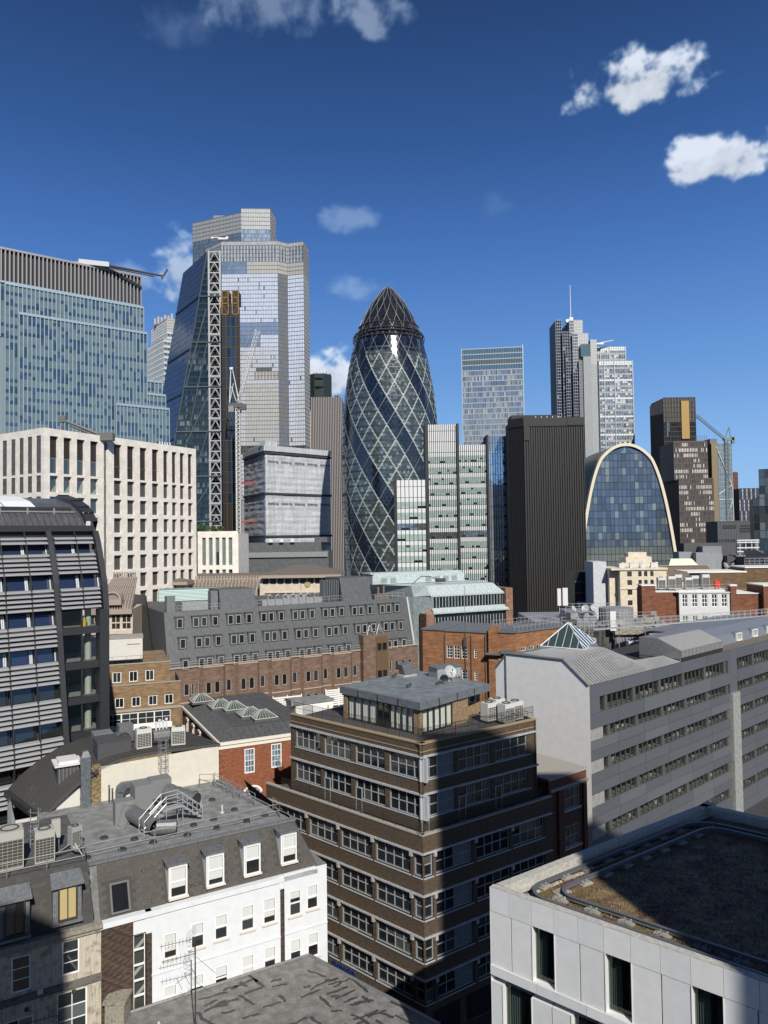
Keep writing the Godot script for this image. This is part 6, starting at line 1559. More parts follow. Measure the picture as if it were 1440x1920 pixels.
	# phone mast panels and dishes
	for q in [[1057.0, 1140.0, 1107.0, 0.35, -4.0, "left white mobile phone antenna panel on its roof pole"], [1069.0, 1140.0, 1106.0, 0.5, -4.0, "right white mobile phone antenna panel, next to the dark fin tower"], [1145.0, 1183.0, 1147.0, 0.55, 0.2, "tall white antenna panel standing alone above the roof slab"]]:
		var a := thing("phone_antenna", q[5], "antenna", Vector3(X.call(q[0]), Y.call(q[1]) - 0.4, -116 + q[4]), 0)
		var h: float = (q[1] - q[2]) * S
		m = mb(); m.box(-q[3], 0.4, -0.15, q[3] * 0.6, 0.4 + h, 0.15); part(a, "panel", m, mt("arm_white", Color.WHITE))
		m = mb(); m.tube(Vector3(0, -0.9, -0.25), Vector3(0, 0.3 + h, -0.25), 0.06, 5); m.tube(Vector3(0.0, 0.8, -0.2), Vector3(0.5, 0.8, -0.4), 0.04, 4); part(a, "pole", m, rg)
	dish("grey satellite dish nearest the phone antennas on the lead roof", Vector3(X.call(1104), Y.call(1156), -119), -25, 0.62, 0.9, "dishes on the lead clad roof")
	dish("grey satellite dish between its twin and the lead drum", Vector3(X.call(1121), Y.call(1156), -119.5), 10, 0.62, 0.9, "dishes on the lead clad roof")
	dish("small grey satellite dish low beside the phone antennas", Vector3(X.call(1077), Y.call(1150), -118), 40, 0.5, 0.5, "dishes on the lead clad roof")
	# long roof walkway at the right
	t = thing("roof_walkway", "grey gantry walkway with handrails running along the roof at the far right", "walkway", Vector3(30, 24.0, -108), 24)
	m = mb(); m.box(0, 0, -1, 42, 0.12, 0); part(t, "deck", m, rg)
	railing(t, [Vector3(0, 0.12, 0), Vector3(42, 0.12, 0)], 1.0, rg, 1.3, 0.03, 2); railing(t, [Vector3(0, 0.12, -1), Vector3(42, 0.12, -1)], 1.0, rg, 1.3, 0.03, 2)
	m = mb()
	for k in 9: m.tube(Vector3(k * 5, -4, -0.5), Vector3(k * 5, 0, -0.5), 0.08, 4)
	part(t, "support", m, mt("roof_dark_grey", Color.WHITE))
	# red brick terrace with white gridded bay
	t = thing("brick_building", "red brick block with a white rendered bay of cross barred windows", "building", Vector3(46.1, 0, -135), -4)
	var bk := mt("red_brick", Color(0.30, 0.115, 0.062), 0.9, 0, "brickfar", 9.0); var wr := mt("white_render2", Color(0.72, 0.72, 0.70), 0.8, 0, "plaster", 5); var wf := mt("frame_white", Color.WHITE)
	m = mb(); m.box(0, 0, -2, 2.4, 28.4, 0.6); m.box(2.4, 0, -12, 5.6, 27.2, 0); m.box(5.6, 0, -12, 6.7, 27.1, -0.8); m.box(15.8, 0, -12, 23.5, 26.8, 0); m.box(15.6, 0, -1, 16.6, 28.2, 0.3); m.box(20.9, 0, -6, 30, 28.2, 1.2); part(t, "brick_wall", m, bk)
	m = mb(); m.box(-0.1, 28.4, -2, 2.5, 28.6, 0.75); m.box(2.4, 27.2, -12, 6.8, 27.35, 0.12); m.box(16.6, 26.8, -12, 23.6, 26.95, 0.12); m.box(20.8, 28.2, -6, 30, 28.4, 1.35); m.box(15.5, 28.2, -1, 16.7, 28.5, 0.4); part(t, "coping", m, mt("coping_white", Color(0.66, 0.65, 0.62), 0.8))
	var hs := []
	for k in 5:
		for y in [24.55, 20.7, 16.9]: hs.append(Rect2(7.2 + k * 1.72, y, 1.0, 2.25))
	m = mb(); m.wall(6.7, 0, 15.6, 27.0, hs, 0.2); m.box(6.7, 0, -12, 15.6, 26.9, -0.22); part(t, "white_bay", m, wr)
	for h in hs: window(t, fr(h.position.x, h.position.y, -0.16), h.size.x, h.size.y, 2, 3, wf, dark_pane(), 0.1, {"bar": 0.1})
	m = mb(); m.box(6.6, 27.0, -12, 15.7, 27.2, 0.15); m.box(6.5, 27.2, -12, 16, 27.5, -0.8); part(t, "parapet", m, wr)
	for k in 6: condenser(["white condenser at the left end of the row on the red brick roof", "second white condenser on the red brick roof", "third white condenser, with a dark door, on the red brick roof", "fourth white condenser on the red brick roof", "fifth white condenser on the red brick roof", "white condenser at the right end of the row on the red brick roof"][k], Vector3(50.2 + k * 1.55, 27.5, -138.5 + (k % 2) * 0.9), 0, 1.3, 2.2 + 0.25 * (k % 3), 1.0, white, coil, "condensers along the red brick roof")
	var sg := thing("roof_cabinet", "small bright red metal cabinet on the roof of the red brick block", "cabinet", Vector3(60.2, 27.4, -136.5), 0)
	m = mb(); m.box(0, 0.3, -0.5, 0.85, 1.6, 0); part(sg, "box", m, mt("bright_red", Color(0.65, 0.035, 0.02), 0.5))
	m = mb(); m.box(0.08, 0.6, 0, 0.77, 0.72, 0.03); m.box(0.08, 0, -0.4, 0.16, 0.3, -0.1); m.box(0.7, 0, -0.4, 0.78, 0.3, -0.1); part(sg, "trim", m, coil)
	railing(t, [Vector3(2.6, 27.35, -0.5), Vector3(15.5, 27.5, -0.9)], 1.0, rg, 1.3, 0.025, 2)
	t = thing("brick_building", "brown brick parapet block with white coping behind the red cabinet", "building", Vector3(60.5, 0, -142), -4)
	m = mb(); m.box(0, 0, -8, 7.8, 30.2, 0); m.box(7.8, 0, -8, 20, 31.0, -0.6); part(t, "brick_wall", m, mt("brown_brick2", Color(0.22, 0.135, 0.07), 0.9, 0, "brickfar", 9.0))
	m = mb(); m.box(-3, 30.2, -8, 7.9, 30.45, 0.1); m.box(7.8, 31, -8, 20, 31.2, -0.4); part(t, "coping", m, mt("coping_white", Color.WHITE))
	railing(t, [Vector3(8, 31.2, -1), Vector3(19, 31.2, -1)], 1.6, rg, 0.9, 0.03, 3)
	# cream corner block
	t = thing("stone_building", "cream stone corner block with small dark windows below the arch building", "building", Vector3(62.8, 0, -200), 0)
	var cs := mt("cream_stone", Color(0.78, 0.68, 0.53), 0.9, 0, "stone", 4); hs = []
	for k in 4:
		for y in [26.3, 24.0, 21.4, 18.6]: hs.append(Rect2(1.95 + [0.0, 2.95, 4.5, 6.15][k], y, 1.25 if k == 0 else 0.9, 1.35))
	m = mb(); m.wall(0, 0, 12.5, 28.4, hs, 0.25); m.box(-0.0, 0, -14, 12.5, 28.2, -0.28); part(t, "wall", m, cs)
	for h in hs: window(t, fr(h.position.x, h.position.y, -0.22), h.size.x, h.size.y, 2, 2, mt("bronze_frame", Color.WHITE), dark_pane(), 0.08)
	m = mb(); m.box(-2.2, 0, -8, -0.02, 28.0, -2.2); m.box(-2.4, 28, -14, 12.7, 28.5, 0.35); m.box(-0.2, 22.9, -1, 12.6, 23.2, 0.2); m.box(3, 28.5, -10, 10, 31.4, -4); m.box(4, 31.4, -9, 9, 32.6, -5); part(t, "cornice", m, cs)
	m = mb()
	for k in 12: m.cbox(Vector3(0.6 + k * 0.95, 29.2, -1.5 - (k % 3)), Vector3(0.7, 1.2 + 0.3 * (k % 2), 0.7))
	part(t, "roof_clutter", m, white, true)
	m = mb(); m.box(-6.0, 0, -12, -2.4, 30.2, -4); part(t, "grey_return", m, mt("return_pale", Color(0.62, 0.64, 0.66), 0.7, 0, "stone", 3))
	t = thing("office_block", "low dark gap building between the fin tower and the cream corner block", "building", Vector3(56.2, 0, -214), 0)
	m = mb(); m.box(-2, 0, -10, 6, 27, 0); part(t, "body", m, mt("brown_side", Color.WHITE))
	m = mb()
	for k in 6: m.box(-2, 8 + k * 3.2, 0, 6, 8.5 + k * 3.2, 0.2)
	part(t, "floor_edge", m, mt("mull bronze", Color.WHITE))
	m = mb(); m.box(-1.5, 16.5, 0.2, 5.5, 18.5, 3); part(t, "white_awning", m, wr)
	# brown hipped roof with lantern
	t = thing("hipped_roof_building", "stone building with a broad brown hipped roof and pale green lantern", "building", Vector3(75.3, 0, -210), 0)
	m = mb(); m.box(0, 0, -14, 18.8, 24.6, -0.4); part(t, "wall", m, cs)
	m = mb(); m.q(Vector3(-0.5, 24.5, 0), Vector3(19.2, 24.5, 0), Vector3(17.2, 28.3, -5), Vector3(2.8, 28.3, -5)); m.t(Vector3(-0.5, 24.5, -14), Vector3(-0.5, 24.5, 0), Vector3(2.8, 28.3, -5)); m.t(Vector3(19.2, 24.5, 0), Vector3(19.2, 24.5, -14), Vector3(17.2, 28.3, -5)); m.q(Vector3(2.8, 28.3, -5), Vector3(17.2, 28.3, -5), Vector3(19.2, 24.5, -14), Vector3(-0.5, 24.5, -14)); part(t, "roof", m, mt("brown_tile", Color(0.235, 0.175, 0.125), 0.9, 0, "felt", 3))
	m = mb(); m.box(0, 24.5, 0.0, 19, 24.9, 0.2); m.box(2.6, 28.3, -5.2, 17.4, 28.5, -4.8); part(t, "gutter", m, mt("coping_grey", Color.WHITE))
	m = mb(); m.q(Vector3(6.2, 28.4, -4.6), Vector3(14.6, 28.4, -4.6), Vector3(13.2, 30.3, -5.6), Vector3(7.2, 30.3, -5.6)); m.q(Vector3(7.2, 30.3, -5.6), Vector3(13.2, 30.3, -5.6), Vector3(13.2, 30.3, -8), Vector3(7.2, 30.3, -8)); m.t(Vector3(14.6, 28.4, -4.6), Vector3(14.6, 28.4, -9), Vector3(13.2, 30.3, -5.6)); part(t, "lantern", m, mt("pale_green", Color(0.56, 0.60, 0.44), 0.7))
	# grey sheds and gantry at the right
	t = thing("plant_roof", "grey clad plant sheds and white steel gantry left of the faceted glass block", "roof", Vector3(0, 0, -235), 0)
	var S2 := 235.0 / 1400.0
	for q in [[1303.0, 1328.0, 1039.0, 0.0, lead], [1326.0, 1362.0, 1028.0, -4.0, mt("shed_grey", Color(0.19, 0.2, 0.21), 0.7)], [1326.0, 1358.0, 1042.0, -2.0, mt("shed_pale", Color(0.36, 0.38, 0.40), 0.7, 0, "streak", 5)], [1278.0, 1303.0, 1038.0, -3.0, lead], [1300.0, 1400.0, 1022.0, -8.0, dark], [1376.0, 1412.0, 1043.0, 1.0, mt("arm_white", Color.WHITE)], [1360, 1380, 1046.0, 0.5, dark]]:
		m = mb(); m.box((q[0] - 720) * S2, 0, q[3] - 5, (q[1] - 720) * S2, 38 - (q[2] - 1000) * S2, q[3]); part(t, "shed", m, q[4])
	m = mb()
	for y in [1018.0, 1022.0, 1032.0, 1039.0]: m.box((1374 - 720) * S2, 38 - (y - 1000) * S2, 2.0, (1415 - 720) * S2, 38.35 - (y - 1000) * S2, 2.3)
	for x in [1380.0, 1391.0, 1402.0, 1412.0]: m.tube(Vector3((x - 720) * S2, 28, 2), Vector3((x - 720) * S2, 38 - 17 * S2, 2), 0.14, 4)
	part(t, "gantry", m, mt("arm_white", Color.WHITE), true)
	m = mb(); m.box((1370 - 720) * S2, 20, 2.5, (1412 - 720) * S2, 30.2, 9); m.q(Vector3((1370 - 720) * S2, 30.2, 9), Vector3((1412 - 720) * S2, 30.2, 9), Vector3((1404 - 720) * S2, 32.2, 4), Vector3((1380 - 720) * S2, 32.2, 4)); part(t, "black_shed", m, mt("navy_black", Color(0.012, 0.014, 0.022), 0.6))
	m = mb(); m.box((1402 - 720) * S2, 20, 9.2, (1440 - 720) * S2, 29.6, 14); part(t, "white_tank", m, mt("arm_white", Color.WHITE)); m = mb()
	for k in 9: m.box((1404 + k * 4 - 720) * S2, 24, 14, (1404.6 + k * 4 - 720) * S2, 29.6, 14.15)
	part(t, "tank_ribs", m, dark, true)
	m = mb()
	for k in 10:
		var a := TAU * k / 10
		m.tube(Vector3((1356 - 720) * S2, 26, 3), Vector3((1356 - 720) * S2 + cos(a) * 1.5, 27.5 + sin(a * 2) * 0.8, 3 + sin(a) * 1.2), 0.35, 5)
	part(t, "silver_duct", m, mt("plant_pale2", Color.WHITE), true)

# ---------------------------------------------------------------- near buildings
func sash(par: Node, xf: Transform3D, w: float, h: float, fm: Material, open := 0.0) -> void:
	# vertical sliding sash: outer frame, two sashes, blind behind, stone sill
	var o := window(par, xf, w, h, 1, 2, fm, dark_pane(), 0.07, {"bar": 0.09, "depth": 0.1, "panes": true})
	var m := mb(); var d := rng.randf_range(0.3, 0.9)
	m.rect(0.09, h - 0.1 - (h - 0.2) * d, w - 0.09, h - 0.1, 0.03); part(o, "blind", m, mt("blind_white", Color(0.55, 0.56, 0.55), 0.7))
	if open > 0: m = mb(); m.box(0.09, 0.1, 0.03, w - 0.09, 0.1 + open, 0.05); part(o, "open_gap", m, mt("pane_void", Color.WHITE))
	m = mb(); m.box(-0.12, -0.12, -0.05, w + 0.12, 0.0, 0.2); part(o, "sill", m, mt("sill_cream", Color(0.60, 0.56, 0.48), 0.8))

# courses of slates on the plane of xf; the first ones as pieces, the rest joined
func slates(par: Node, xf: Transform3D, x0: float, x1: float, h: float, tw: float, th: float, mm: Array, keep: int, skip: Array, x1t := -1.0) -> void:
	var rest := []
	for k in mm.size(): rest.append(mb())
	var done := 0; var ny := int(h / th)
	for j in ny:
		var x := x0 - (tw * 0.5 if j % 2 else 0.0)
		var xe := x1 if x1t < 0 else lerpf(x1, x1t, float(j) / ny)
		while x < xe - 0.05:
			var a := maxf(x, x0); var b := minf(x + tw, xe); var hit := false
			for s in skip:
				if s.intersects(Rect2(a, j * th, b - a, th)): hit = true
			if not hit and b - a > 0.08:
				var mi := rng.randi() % mm.size(); var lift := 0.012 + rng.randf() * 0.012; var sk := rng.randf_range(-0.012, 0.012)
				if done < keep:
					var key := "slate %0.2f %0.2f %d" % [b - a, th, rng.randi() % 3]
					if not shapes.has(key):
						var m := mb(); m.box(0.008, -0.02, 0, b - a - 0.008, th * 1.02, 0.012 + rng.randf() * 0.01); shapes[key] = m.mesh()
					part(par, "slate", shapes[key], mm[mi], false, xf * Transform3D(Basis(Vector3.RIGHT, -0.06) * Basis(Vector3.BACK, sk), Vector3(a, j * th, lift)))
					done += 1
				else:
					var m: MB = rest[mi]; m.x = xf * Transform3D(Basis(Vector3.RIGHT, -0.06), Vector3(a, j * th, lift)); m.box(0.008, -0.02, 0, b - a - 0.008, th * 1.02, 0.014)
			x += tw
	for k in mm.size():
		if rest[k].p.size(): part(par, "slates", rest[k], mm[k], true)

func white_and_stone_row() -> void:
	var W := Vector3(-18.24, 0, -48.04); var A := 30.3
	var t := thing("white_building", "white painted house row with sash windows under a grey slate mansard roof", "building", W, A)
	var wh := mt("white_paint", Color(0.82, 0.84, 0.87), 0.75, 0, "plaster", 6); var db := mt("dark_brick", Color(0.135, 0.088, 0.062), 0.9, 0, "brick", 3.4); var fw := mt("frame_white", Color.WHITE)
	var ups := [[3.88, 10.35, 0.88, 1.62], [5.68, 10.52, 0.9, 1.62], [7.32, 10.62, 0.9, 1.65], [9.2, 10.7, 0.93, 1.7], [10.82, 10.75, 0.93, 1.74], [12.76, 10.83, 0.9, 1.76], [14.13, 10.95, 0.88, 1.7]]
	var los := [[3.85, 7.1, 0.88, 1.5], [5.65, 7.15, 0.9, 1.6], [7.3, 7.2, 0.92, 1.65], [9.19, 7.3, 0.92, 1.7], [10.84, 7.4, 0.9, 1.7], [12.77, 7.45, 0.87, 1.7], [14.15, 7.52, 0.87, 1.7]]
	var hs := []
	for q in ups + los: hs.append(Rect2(q[0], q[1], q[2], q[3]))
	for q in los: hs.append(Rect2(q[0], q[1] - 3.2, q[2], q[3]))
	var left := []; var right := []
	for h in hs: (left if h.position.x < 12 else right).append(h)
	var m := mb(); m.wall(3.13, 0, 12.1, 13.75, left, 0.12); m.x = fr(0, 0, 0.1); m.wall(12.38, 0, 15.74, 13.9, right, 0.12); m.x = Transform3D.IDENTITY
	m.box(2.75, 12.35, -0.4, 3.13, 13.75, 0.0); m.box(1.95, 12.5, -0.4, 2.75, 13.3, 0.02); m.q(Vector3(15.74, 0, 0.1), Vector3(15.74, 0, -12), Vector3(15.74, 13.9, -12), Vector3(15.74, 13.9, 0.1)); m.box(12.0, 12.9, -0.3, 12.5, 13.8, 0.04); m.box(1.95, 6.0, -0.35, 2.8, 7.4, -0.1)
	part(t, "white_wall", m, wh)
	for h in hs: sash(t, fr(h.position.x, h.position.y, -0.09 + (0.1 if h.position.x > 12 else 0.0)), h.size.x, h.size.y, fw, 0.35 if rng.randf() < 0.35 else 0.0)
	m = mb(); m.box(0.0, 0, -1, 1.95, 13.45, 0.02); part(t, "brick_strip", m, db); m = mb(); m.box(2.8, 0, -0.4, 3.12, 12.34, -0.03); part(t, "brick_strip", m, db); m = mb(); m.box(12.1, 0, -0.4, 12.38, 12.9, -0.06); part(t, "brick_strip", m, db)
	m = mb(); m.box(-0.05, 13.4, -0.5, 15.0, 13.75, 0.10); m.box(3.1, 9.55, 0, 12.1, 9.66, 0.06); m.box(12.36, 9.65, 0.1, 15.76, 9.75, 0.15); part(t, "cornice", m, wh)
	# glazed stair slot
	m = mb(); m.rect(1.95, 0, 2.8, 12.5, -0.5); part(t, "stair_recess", m, mt("stair_dark", Color(0.05, 0.05, 0.05), 0.8))
	for k in 5:
		window(t, fr(1.98, 7.5 + k * 0.98, -0.25), 0.74, 0.96, 1, 1, fw, clear_glass(), 0.05)
	m = mb()
	for k in 3: m.q(Vector3(1.98, 8.0 + k * 1.5, -0.45), Vector3(2.75, 8.7 + k * 1.5, -0.45), Vector3(2.75, 9.0 + k * 1.5, -0.45), Vector3(1.98, 8.3 + k * 1.5, -0.45))
	part(t, "stair_flight", m, mt("stair_pale", Color(0.4, 0.4, 0.38), 0.8))
	# mansard: slope from eave to roof edge, hip at the right
	var b0 := Vector3(0, 13.78, -0.42); var sl := Vector3(0, 3.1, -1.45); var L := sl.length()
	var xf := Transform3D(Basis(Vector3.RIGHT, sl.normalized(), Vector3.RIGHT.cross(sl.normalized())), b0)
	m = mb(); m.q(b0, b0 + Vector3(15.2, 0, 0), b0 + Vector3(14.0, 0, 0) + sl, b0 + sl); m.q(b0 + Vector3(15.2, 0, 0), b0 + Vector3(15.2, 0, -12), b0 + Vector3(14.0, 0, -11) + sl, b0 + Vector3(14.0, 0, 0) + sl); part(t, "mansard_deck", m, mt("slate_under", Color(0.05, 0.048, 0.045), 0.9))
	var sm := [mt("slate_a", Color(0.098, 0.088, 0.076), 0.8, 0, "fine", 0.8), mt("slate_b", Color(0.088, 0.080, 0.070), 0.8, 0, "fine", 0.8), mt("slate_c", Color(0.125, 0.112, 0.096), 0.8, 0, "dirt", 1.2), mt("slate_d", Color(0.09, 0.085, 0.078), 0.8, 0, "fine", 0.8)]
	var dm := [[4.4, 0.25, 1.1], [6.98, 0.4, 1.1], [9.68, 0.5, 1.08], [12.5, 0.65, 1.08]]; var skip := [Rect2(0.62, 0.1, 1.35, 1.95)]
	for d in dm: skip.append(Rect2(d[0] - 0.15, d[1] - 0.1, d[2] + 0.3, 2.2))
	slates(t, xf, 0.0, 15.15, L, 0.46, 0.27, sm, 300, skip, 13.95)
	for d in dm:
		var zb: float = -0.42 - d[1] * 0.45; var yb: float = 13.78 + d[1] * 0.9
		var o: Node3D = part(t, "dormer", dormer_box(d[0] - 0.08, d[2] + 0.16, yb, 2.2, zb, 1.1), mt("dormer_white", Color(0.70, 0.70, 0.68), 0.7))
		sash(o, fr(d[0], yb + 0.06, zb + 0.16), d[2], 2.0, fw, 0.4 if d[0] > 9 else 0.0)
		m = mb(); m.box(d[0] - 0.22, yb + 2.2, zb - 1.2, d[0] + d[2] + 0.22, yb + 2.28, zb + 0.32); part(o, "lead_hood", m, mt("lead_grey", Color.WHITE))
	window(t, xf * fr(0.68, 0.12, 0.03), 1.22, 1.85, 1, 1, mt("rooflight_frame", Color(0.085, 0.085, 0.085), 0.5, 0.2), dark_pane(), 0.12, {"name": "rooflight", "depth": 0.1})
	for q in [[2.9, 2.3], [5.75, 2.75], [8.4, 2.95], [11.3, 3.0], [6.2, 0.7], [8.9, 0.9], [11.4, 1.2], [3.3, 0.35], [14.0, 0.5]]:
		m = mb(xf); m.tube(Vector3(q[0], q[1], 0.0), Vector3(q[0], q[1], 0.1), 0.14, 10, Color.WHITE, 0.1); part(t, "round_vent", m, mt("vent_black", Color(0.05, 0.05, 0.05), 0.6))
	# flat roof
	m = mb(); m.prism([Vector2(-0.75, -1.9), Vector2(14.0, -1.9), Vector2(12.1, -13.95), Vector2(-2.4, -13.95), Vector2(-2.4, -5.0), Vector2(-0.75, -5.0)], 13.0, 16.8); part(t, "flat_roof", m, mt("felt_grey", Color(0.33, 0.335, 0.335), 0.85, 0, "felt", 7))
	m = mb(); m.box(-0.5, 16.78, -2.25, 14.15, 16.9, -1.78); m.q(Vector3(14.2, 16.9, -1.8), Vector3(14.2, 16.9, -2.25), Vector3(12.2, 16.9, -13.9), Vector3(11.8, 16.9, -13.9)); part(t, "lead_edge", m, mt("lead_pale", Color(0.27, 0.285, 0.30), 0.5, 0.2, "seam", 3))
	m = mb()
	for k in 58: m.box(-0.4 + k * 0.25, 16.86, -2.32, -0.33 + k * 0.25, 16.95, -2.24)
	part(t, "edge_clips", m, mt("lead_rib", Color.WHITE), true)
	var rl := mt("galv", Color(0.27, 0.275, 0.28), 0.5, 0.3)
	railing(t, [Vector3(-0.7, 16.85, -2.6), Vector3(13.3, 16.85, -2.9), Vector3(13.4, 16.85, -4.5)], 1.0, rl, 2.3, 0.028, 2)
	railing(t, [Vector3(12.5, 16.85, -6), Vector3(11.4, 16.85, -12.9)], 1.0, rl, 2.3, 0.028, 2)
	railing(t, [Vector3(5.2, 16.85, -9.6), Vector3(5.6, 16.85, -8.2), Vector3(8.3, 16.85, -6.2)], 1.0, rl, 1.6, 0.028, 2)
	railing(t, [Vector3(10.2, 16.85, -13.2), Vector3(11.2, 16.85, -12.6), Vector3(11.7, 16.85, -8.6)], 1.0, rl, 1.6, 0.028, 2)
	for k in 16:
		m = mb(); var q: Vector3 = [Vector3(-0.4, 0, -3.1), Vector3(1.9, 0, -3.2), Vector3(4.0, 0, -3.3), Vector3(6.4, 0, -3.3), Vector3(8.6, 0, -3.4), Vector3(10.9, 0, -3.5), Vector3(12.5, 0, -3.9), Vector3(7.3, 0, -4.9), Vector3(8.9, 0, -5.2), Vector3(9.4, 0, -11.8), Vector3(10.1, 0, -9.4), Vector3(10.9, 0, -6.3), Vector3(1.2, 0, -6.0), Vector3(3.4, 0, -11.4), Vector3(8.6, 0, -12.6), Vector3(3.0, 0, -4.6)][k]
		m.tube(q + Vector3(0, 16.8, 0), q + Vector3(0, 16.93, 0), 0.3, 9, Color.WHITE, 0.24); part(t, "rail_weight", m, mt("rubber_black", Color(0.03, 0.03, 0.03), 0.8))
	for q in [[8.9, -8.5, 0.75], [7.6, -11.0, 0.5], [6.1, -11.6, 0.35], [9.9, -6.2, 0.6], [8.1, -6.7, 0.35], [6.9, -12.4, 0.6]]:
		m = mb(); m.tube(Vector3(q[0], 16.8, q[1]), Vector3(q[0], 16.8 + q[2], q[1]), 0.07, 8); m.tube(Vector3(q[0], 16.8, q[1]), Vector3(q[0], 16.88, q[1]), 0.16, 8); part(t, "soil_pipe", m, mt("pipe_pale", Color(0.5, 0.5, 0.48), 0.6))
	roof_ducts(W, A)
	# stone house to the left, with its own darker mansard
	t = thing("stone_building", "weathered cream stone house with brown casements, half in shadow, bottom left", "building", W, A)
	var st := mt("weathered_stone", Color(0.70, 0.625, 0.50), 0.9, 0, "dirt", 5); hs = [Rect2(-2.3, 11.15, 1.0, 2.1), Rect2(-5.1, 10.95, 1.05, 2.1), Rect2(-8.0, 10.9, 1.05, 2.1), Rect2(-2.6, 5.8, 1.75, 4.35), Rect2(-6.2, 5.4, 2.3, 4.0)]
	m = mb(); m.wall(-10, 0, -0.02, 13.75, hs, 0.16); part(t, "wall", m, st)
	for h in hs:
		if h.size.y < 3: window(t, fr(h.position.x, h.position.y, -0.12), h.size.x, h.size.y, 1, 3, fw, dark_pane(), 0.08, {"panes": true})
		else: window(t, fr(h.position.x, h.position.y, -0.12), h.size.x, h.size.y, 3 if h.size.x > 2 else 2, 5, fw, [glass("pane_grey", Color(0.10, 0.115, 0.12), 0.05), dark_pane()[1]], 0.09, {"panes": true})
	m = mb(); m.box(-10, 13.6, -0.5, 0.05, 13.85, 0.28); m.box(-10, 13.35, -0.2, 0.02, 13.6, 0.14); part(t, "cornice", m, mt("dirty_stone", Color(0.42, 0.38, 0.31), 0.9, 0, "dirt", 2))
	m = mb(); m.box(-10, 10.35, 0, 0.0, 10.75, 0.16); part(t, "string_course", m, mt("dark_course", Color(0.20, 0.19, 0.17), 0.9, 0, "dirt", 3))
	for q in [[-1.75, 9.95], [-4.4, 9.7], [-6.0, 9.2]]:
		m = mb(); m.box(q[0], q[1], -0.02, q[0] + 0.24, q[1] + 0.24, 0.02)
		for k in 3: m.box(q[0] + 0.02, q[1] + 0.04 + k * 0.07, 0.02, q[0] + 0.22, q[1] + 0.07 + k * 0.07, 0.035)
		part(t, "air_brick", m, mt("air_brick", Color(0.05, 0.035, 0.03), 0.8))
	m = mb(); m.box(-3.7, 10.6, 0, -3.4, 10.9, 0.25); part(t, "vent_cowl", m, mt("pipe_pale", Color.WHITE))
	b0 = Vector3(-10, 13.85, -0.25); sl = Vector3(0, 3.35, -1.35); L = sl.length(); xf = Transform3D(Basis(Vector3.RIGHT, sl.normalized(), Vector3.RIGHT.cross(sl.normalized())), b0)
	m = mb(); m.q(b0, b0 + Vector3(9.6, 0, 0), b0 + Vector3(9.4, 0, 0) + sl, b0 + sl); m.q(b0 + Vector3(9.6, 0, 0), b0 + Vector3(9.6, 0, -6), b0 + Vector3(9.4, 0, -6) + sl, b0 + Vector3(9.4, 0, 0) + sl); part(t, "mansard_deck", m, mt("slate_under", Color.WHITE))
	var ds := [mt("slate_e", Color(0.058, 0.055, 0.052), 0.75, 0, "fine", 0.8), mt("slate_f", Color(0.072, 0.068, 0.062), 0.75, 0, "fine", 0.8), mt("slate_g", Color(0.048, 0.047, 0.046), 0.75, 0, "fine", 0.8)]
	slates(t, xf, 0.0, 9.5, L, 0.42, 0.25, ds, 260, [Rect2(7.05, 0.4, 1.95, 2.75), Rect2(4.1, 0.2, 1.95, 2.75), Rect2(1.1, 0.2, 1.95, 2.75)])
	for k in 3:
		var x: float = [-2.8, -5.75, -8.75][k]; var yb := 14.35 - k * 0.2; var zb := -0.25 - 0.2
		var o: Node3D = part(t, "dormer", dormer_box(x, 1.66, yb, 2.35, zb + 0.1, 1.5), mt("lead_pale", Color.WHITE))
		window(o, fr(x + 0.28, yb + 0.12, zb + 0.3), 1.12, 2.1, 2, 1, mt("brown_wood", Color(0.055, 0.03, 0.02), 0.6), [mt("blind_yellow", Color(0.42, 0.34, 0.17), 0.6)] if k == 0 else dark_pane(), 0.09, {"panes": true, "depth": 0.12})
		m = mb(); m.q(Vector3(x - 0.12, yb + 2.35, zb + 0.55), Vector3(x + 1.78, yb + 2.35, zb + 0.55), Vector3(x + 1.72, yb + 2.72, zb - 0.75), Vector3(x - 0.06, yb + 2.72, zb - 0.75)); m.box(x - 0.12, yb + 2.2, zb + 0.3, x + 1.78, yb + 2.35, zb + 0.55); part(o, "lead_hood", m, mt("lead_pale", Color.WHITE)); m = mb(); m.box(x - 0.05, yb - 0.1, zb + 0.2, x + 1.7, yb + 0.06, zb + 0.5); part(o, "lead_sill", m, mt("lead_pale", Color.WHITE))
	m = mb(); m.box(-10, 13, -12, -0.5, 16.95, -1.62); part(t, "flat_roof", m, mt("felt_dark", Color(0.13, 0.13, 0.132), 0.85, 0, "felt", 6))
	railing(t, [Vector3(-9.8, 17.0, -1.9), Vector3(-0.7, 17.0, -1.8), Vector3(-0.6, 17.0, -4.6)], 1.05, rl, 2.0, 0.03, 2)
	var acw := mt("ac_cream", Color(0.36, 0.36, 0.33), 0.6); var acd := mt("ac_grille", Color(0.05, 0.045, 0.036), 0.7)
	var at := func(x, z): return Transform3D(Basis(Vector3.UP, deg_to_rad(A)), W) * Vector3(x, 16.98, z)
	condenser("large old condenser with a grey metal hood, half in shadow at the left edge", at.call(-5.75, -4.6), A, 1.55, 2.5, 1.5, acw, acd)
	condenser("tall cream condenser under the hooped ladder, between hooded unit and small cabinet", at.call(-3.55, -4.1), A, 1.2, 2.15, 1.0, acw, acd)
	condenser("small grey condenser at the railing corner of the flat roof", at.call(-1.35, -5.0), A + 20, 0.75, 1.5, 0.6, mt("ac_grey", Color(0.3, 0.31, 0.3), 0.6), acd)
	var cb := thing("metal_cabinet", "small pale wall cabinet on legs beside the tall cream condenser", "cabinet", at.call(-2.35, -4.9), A)
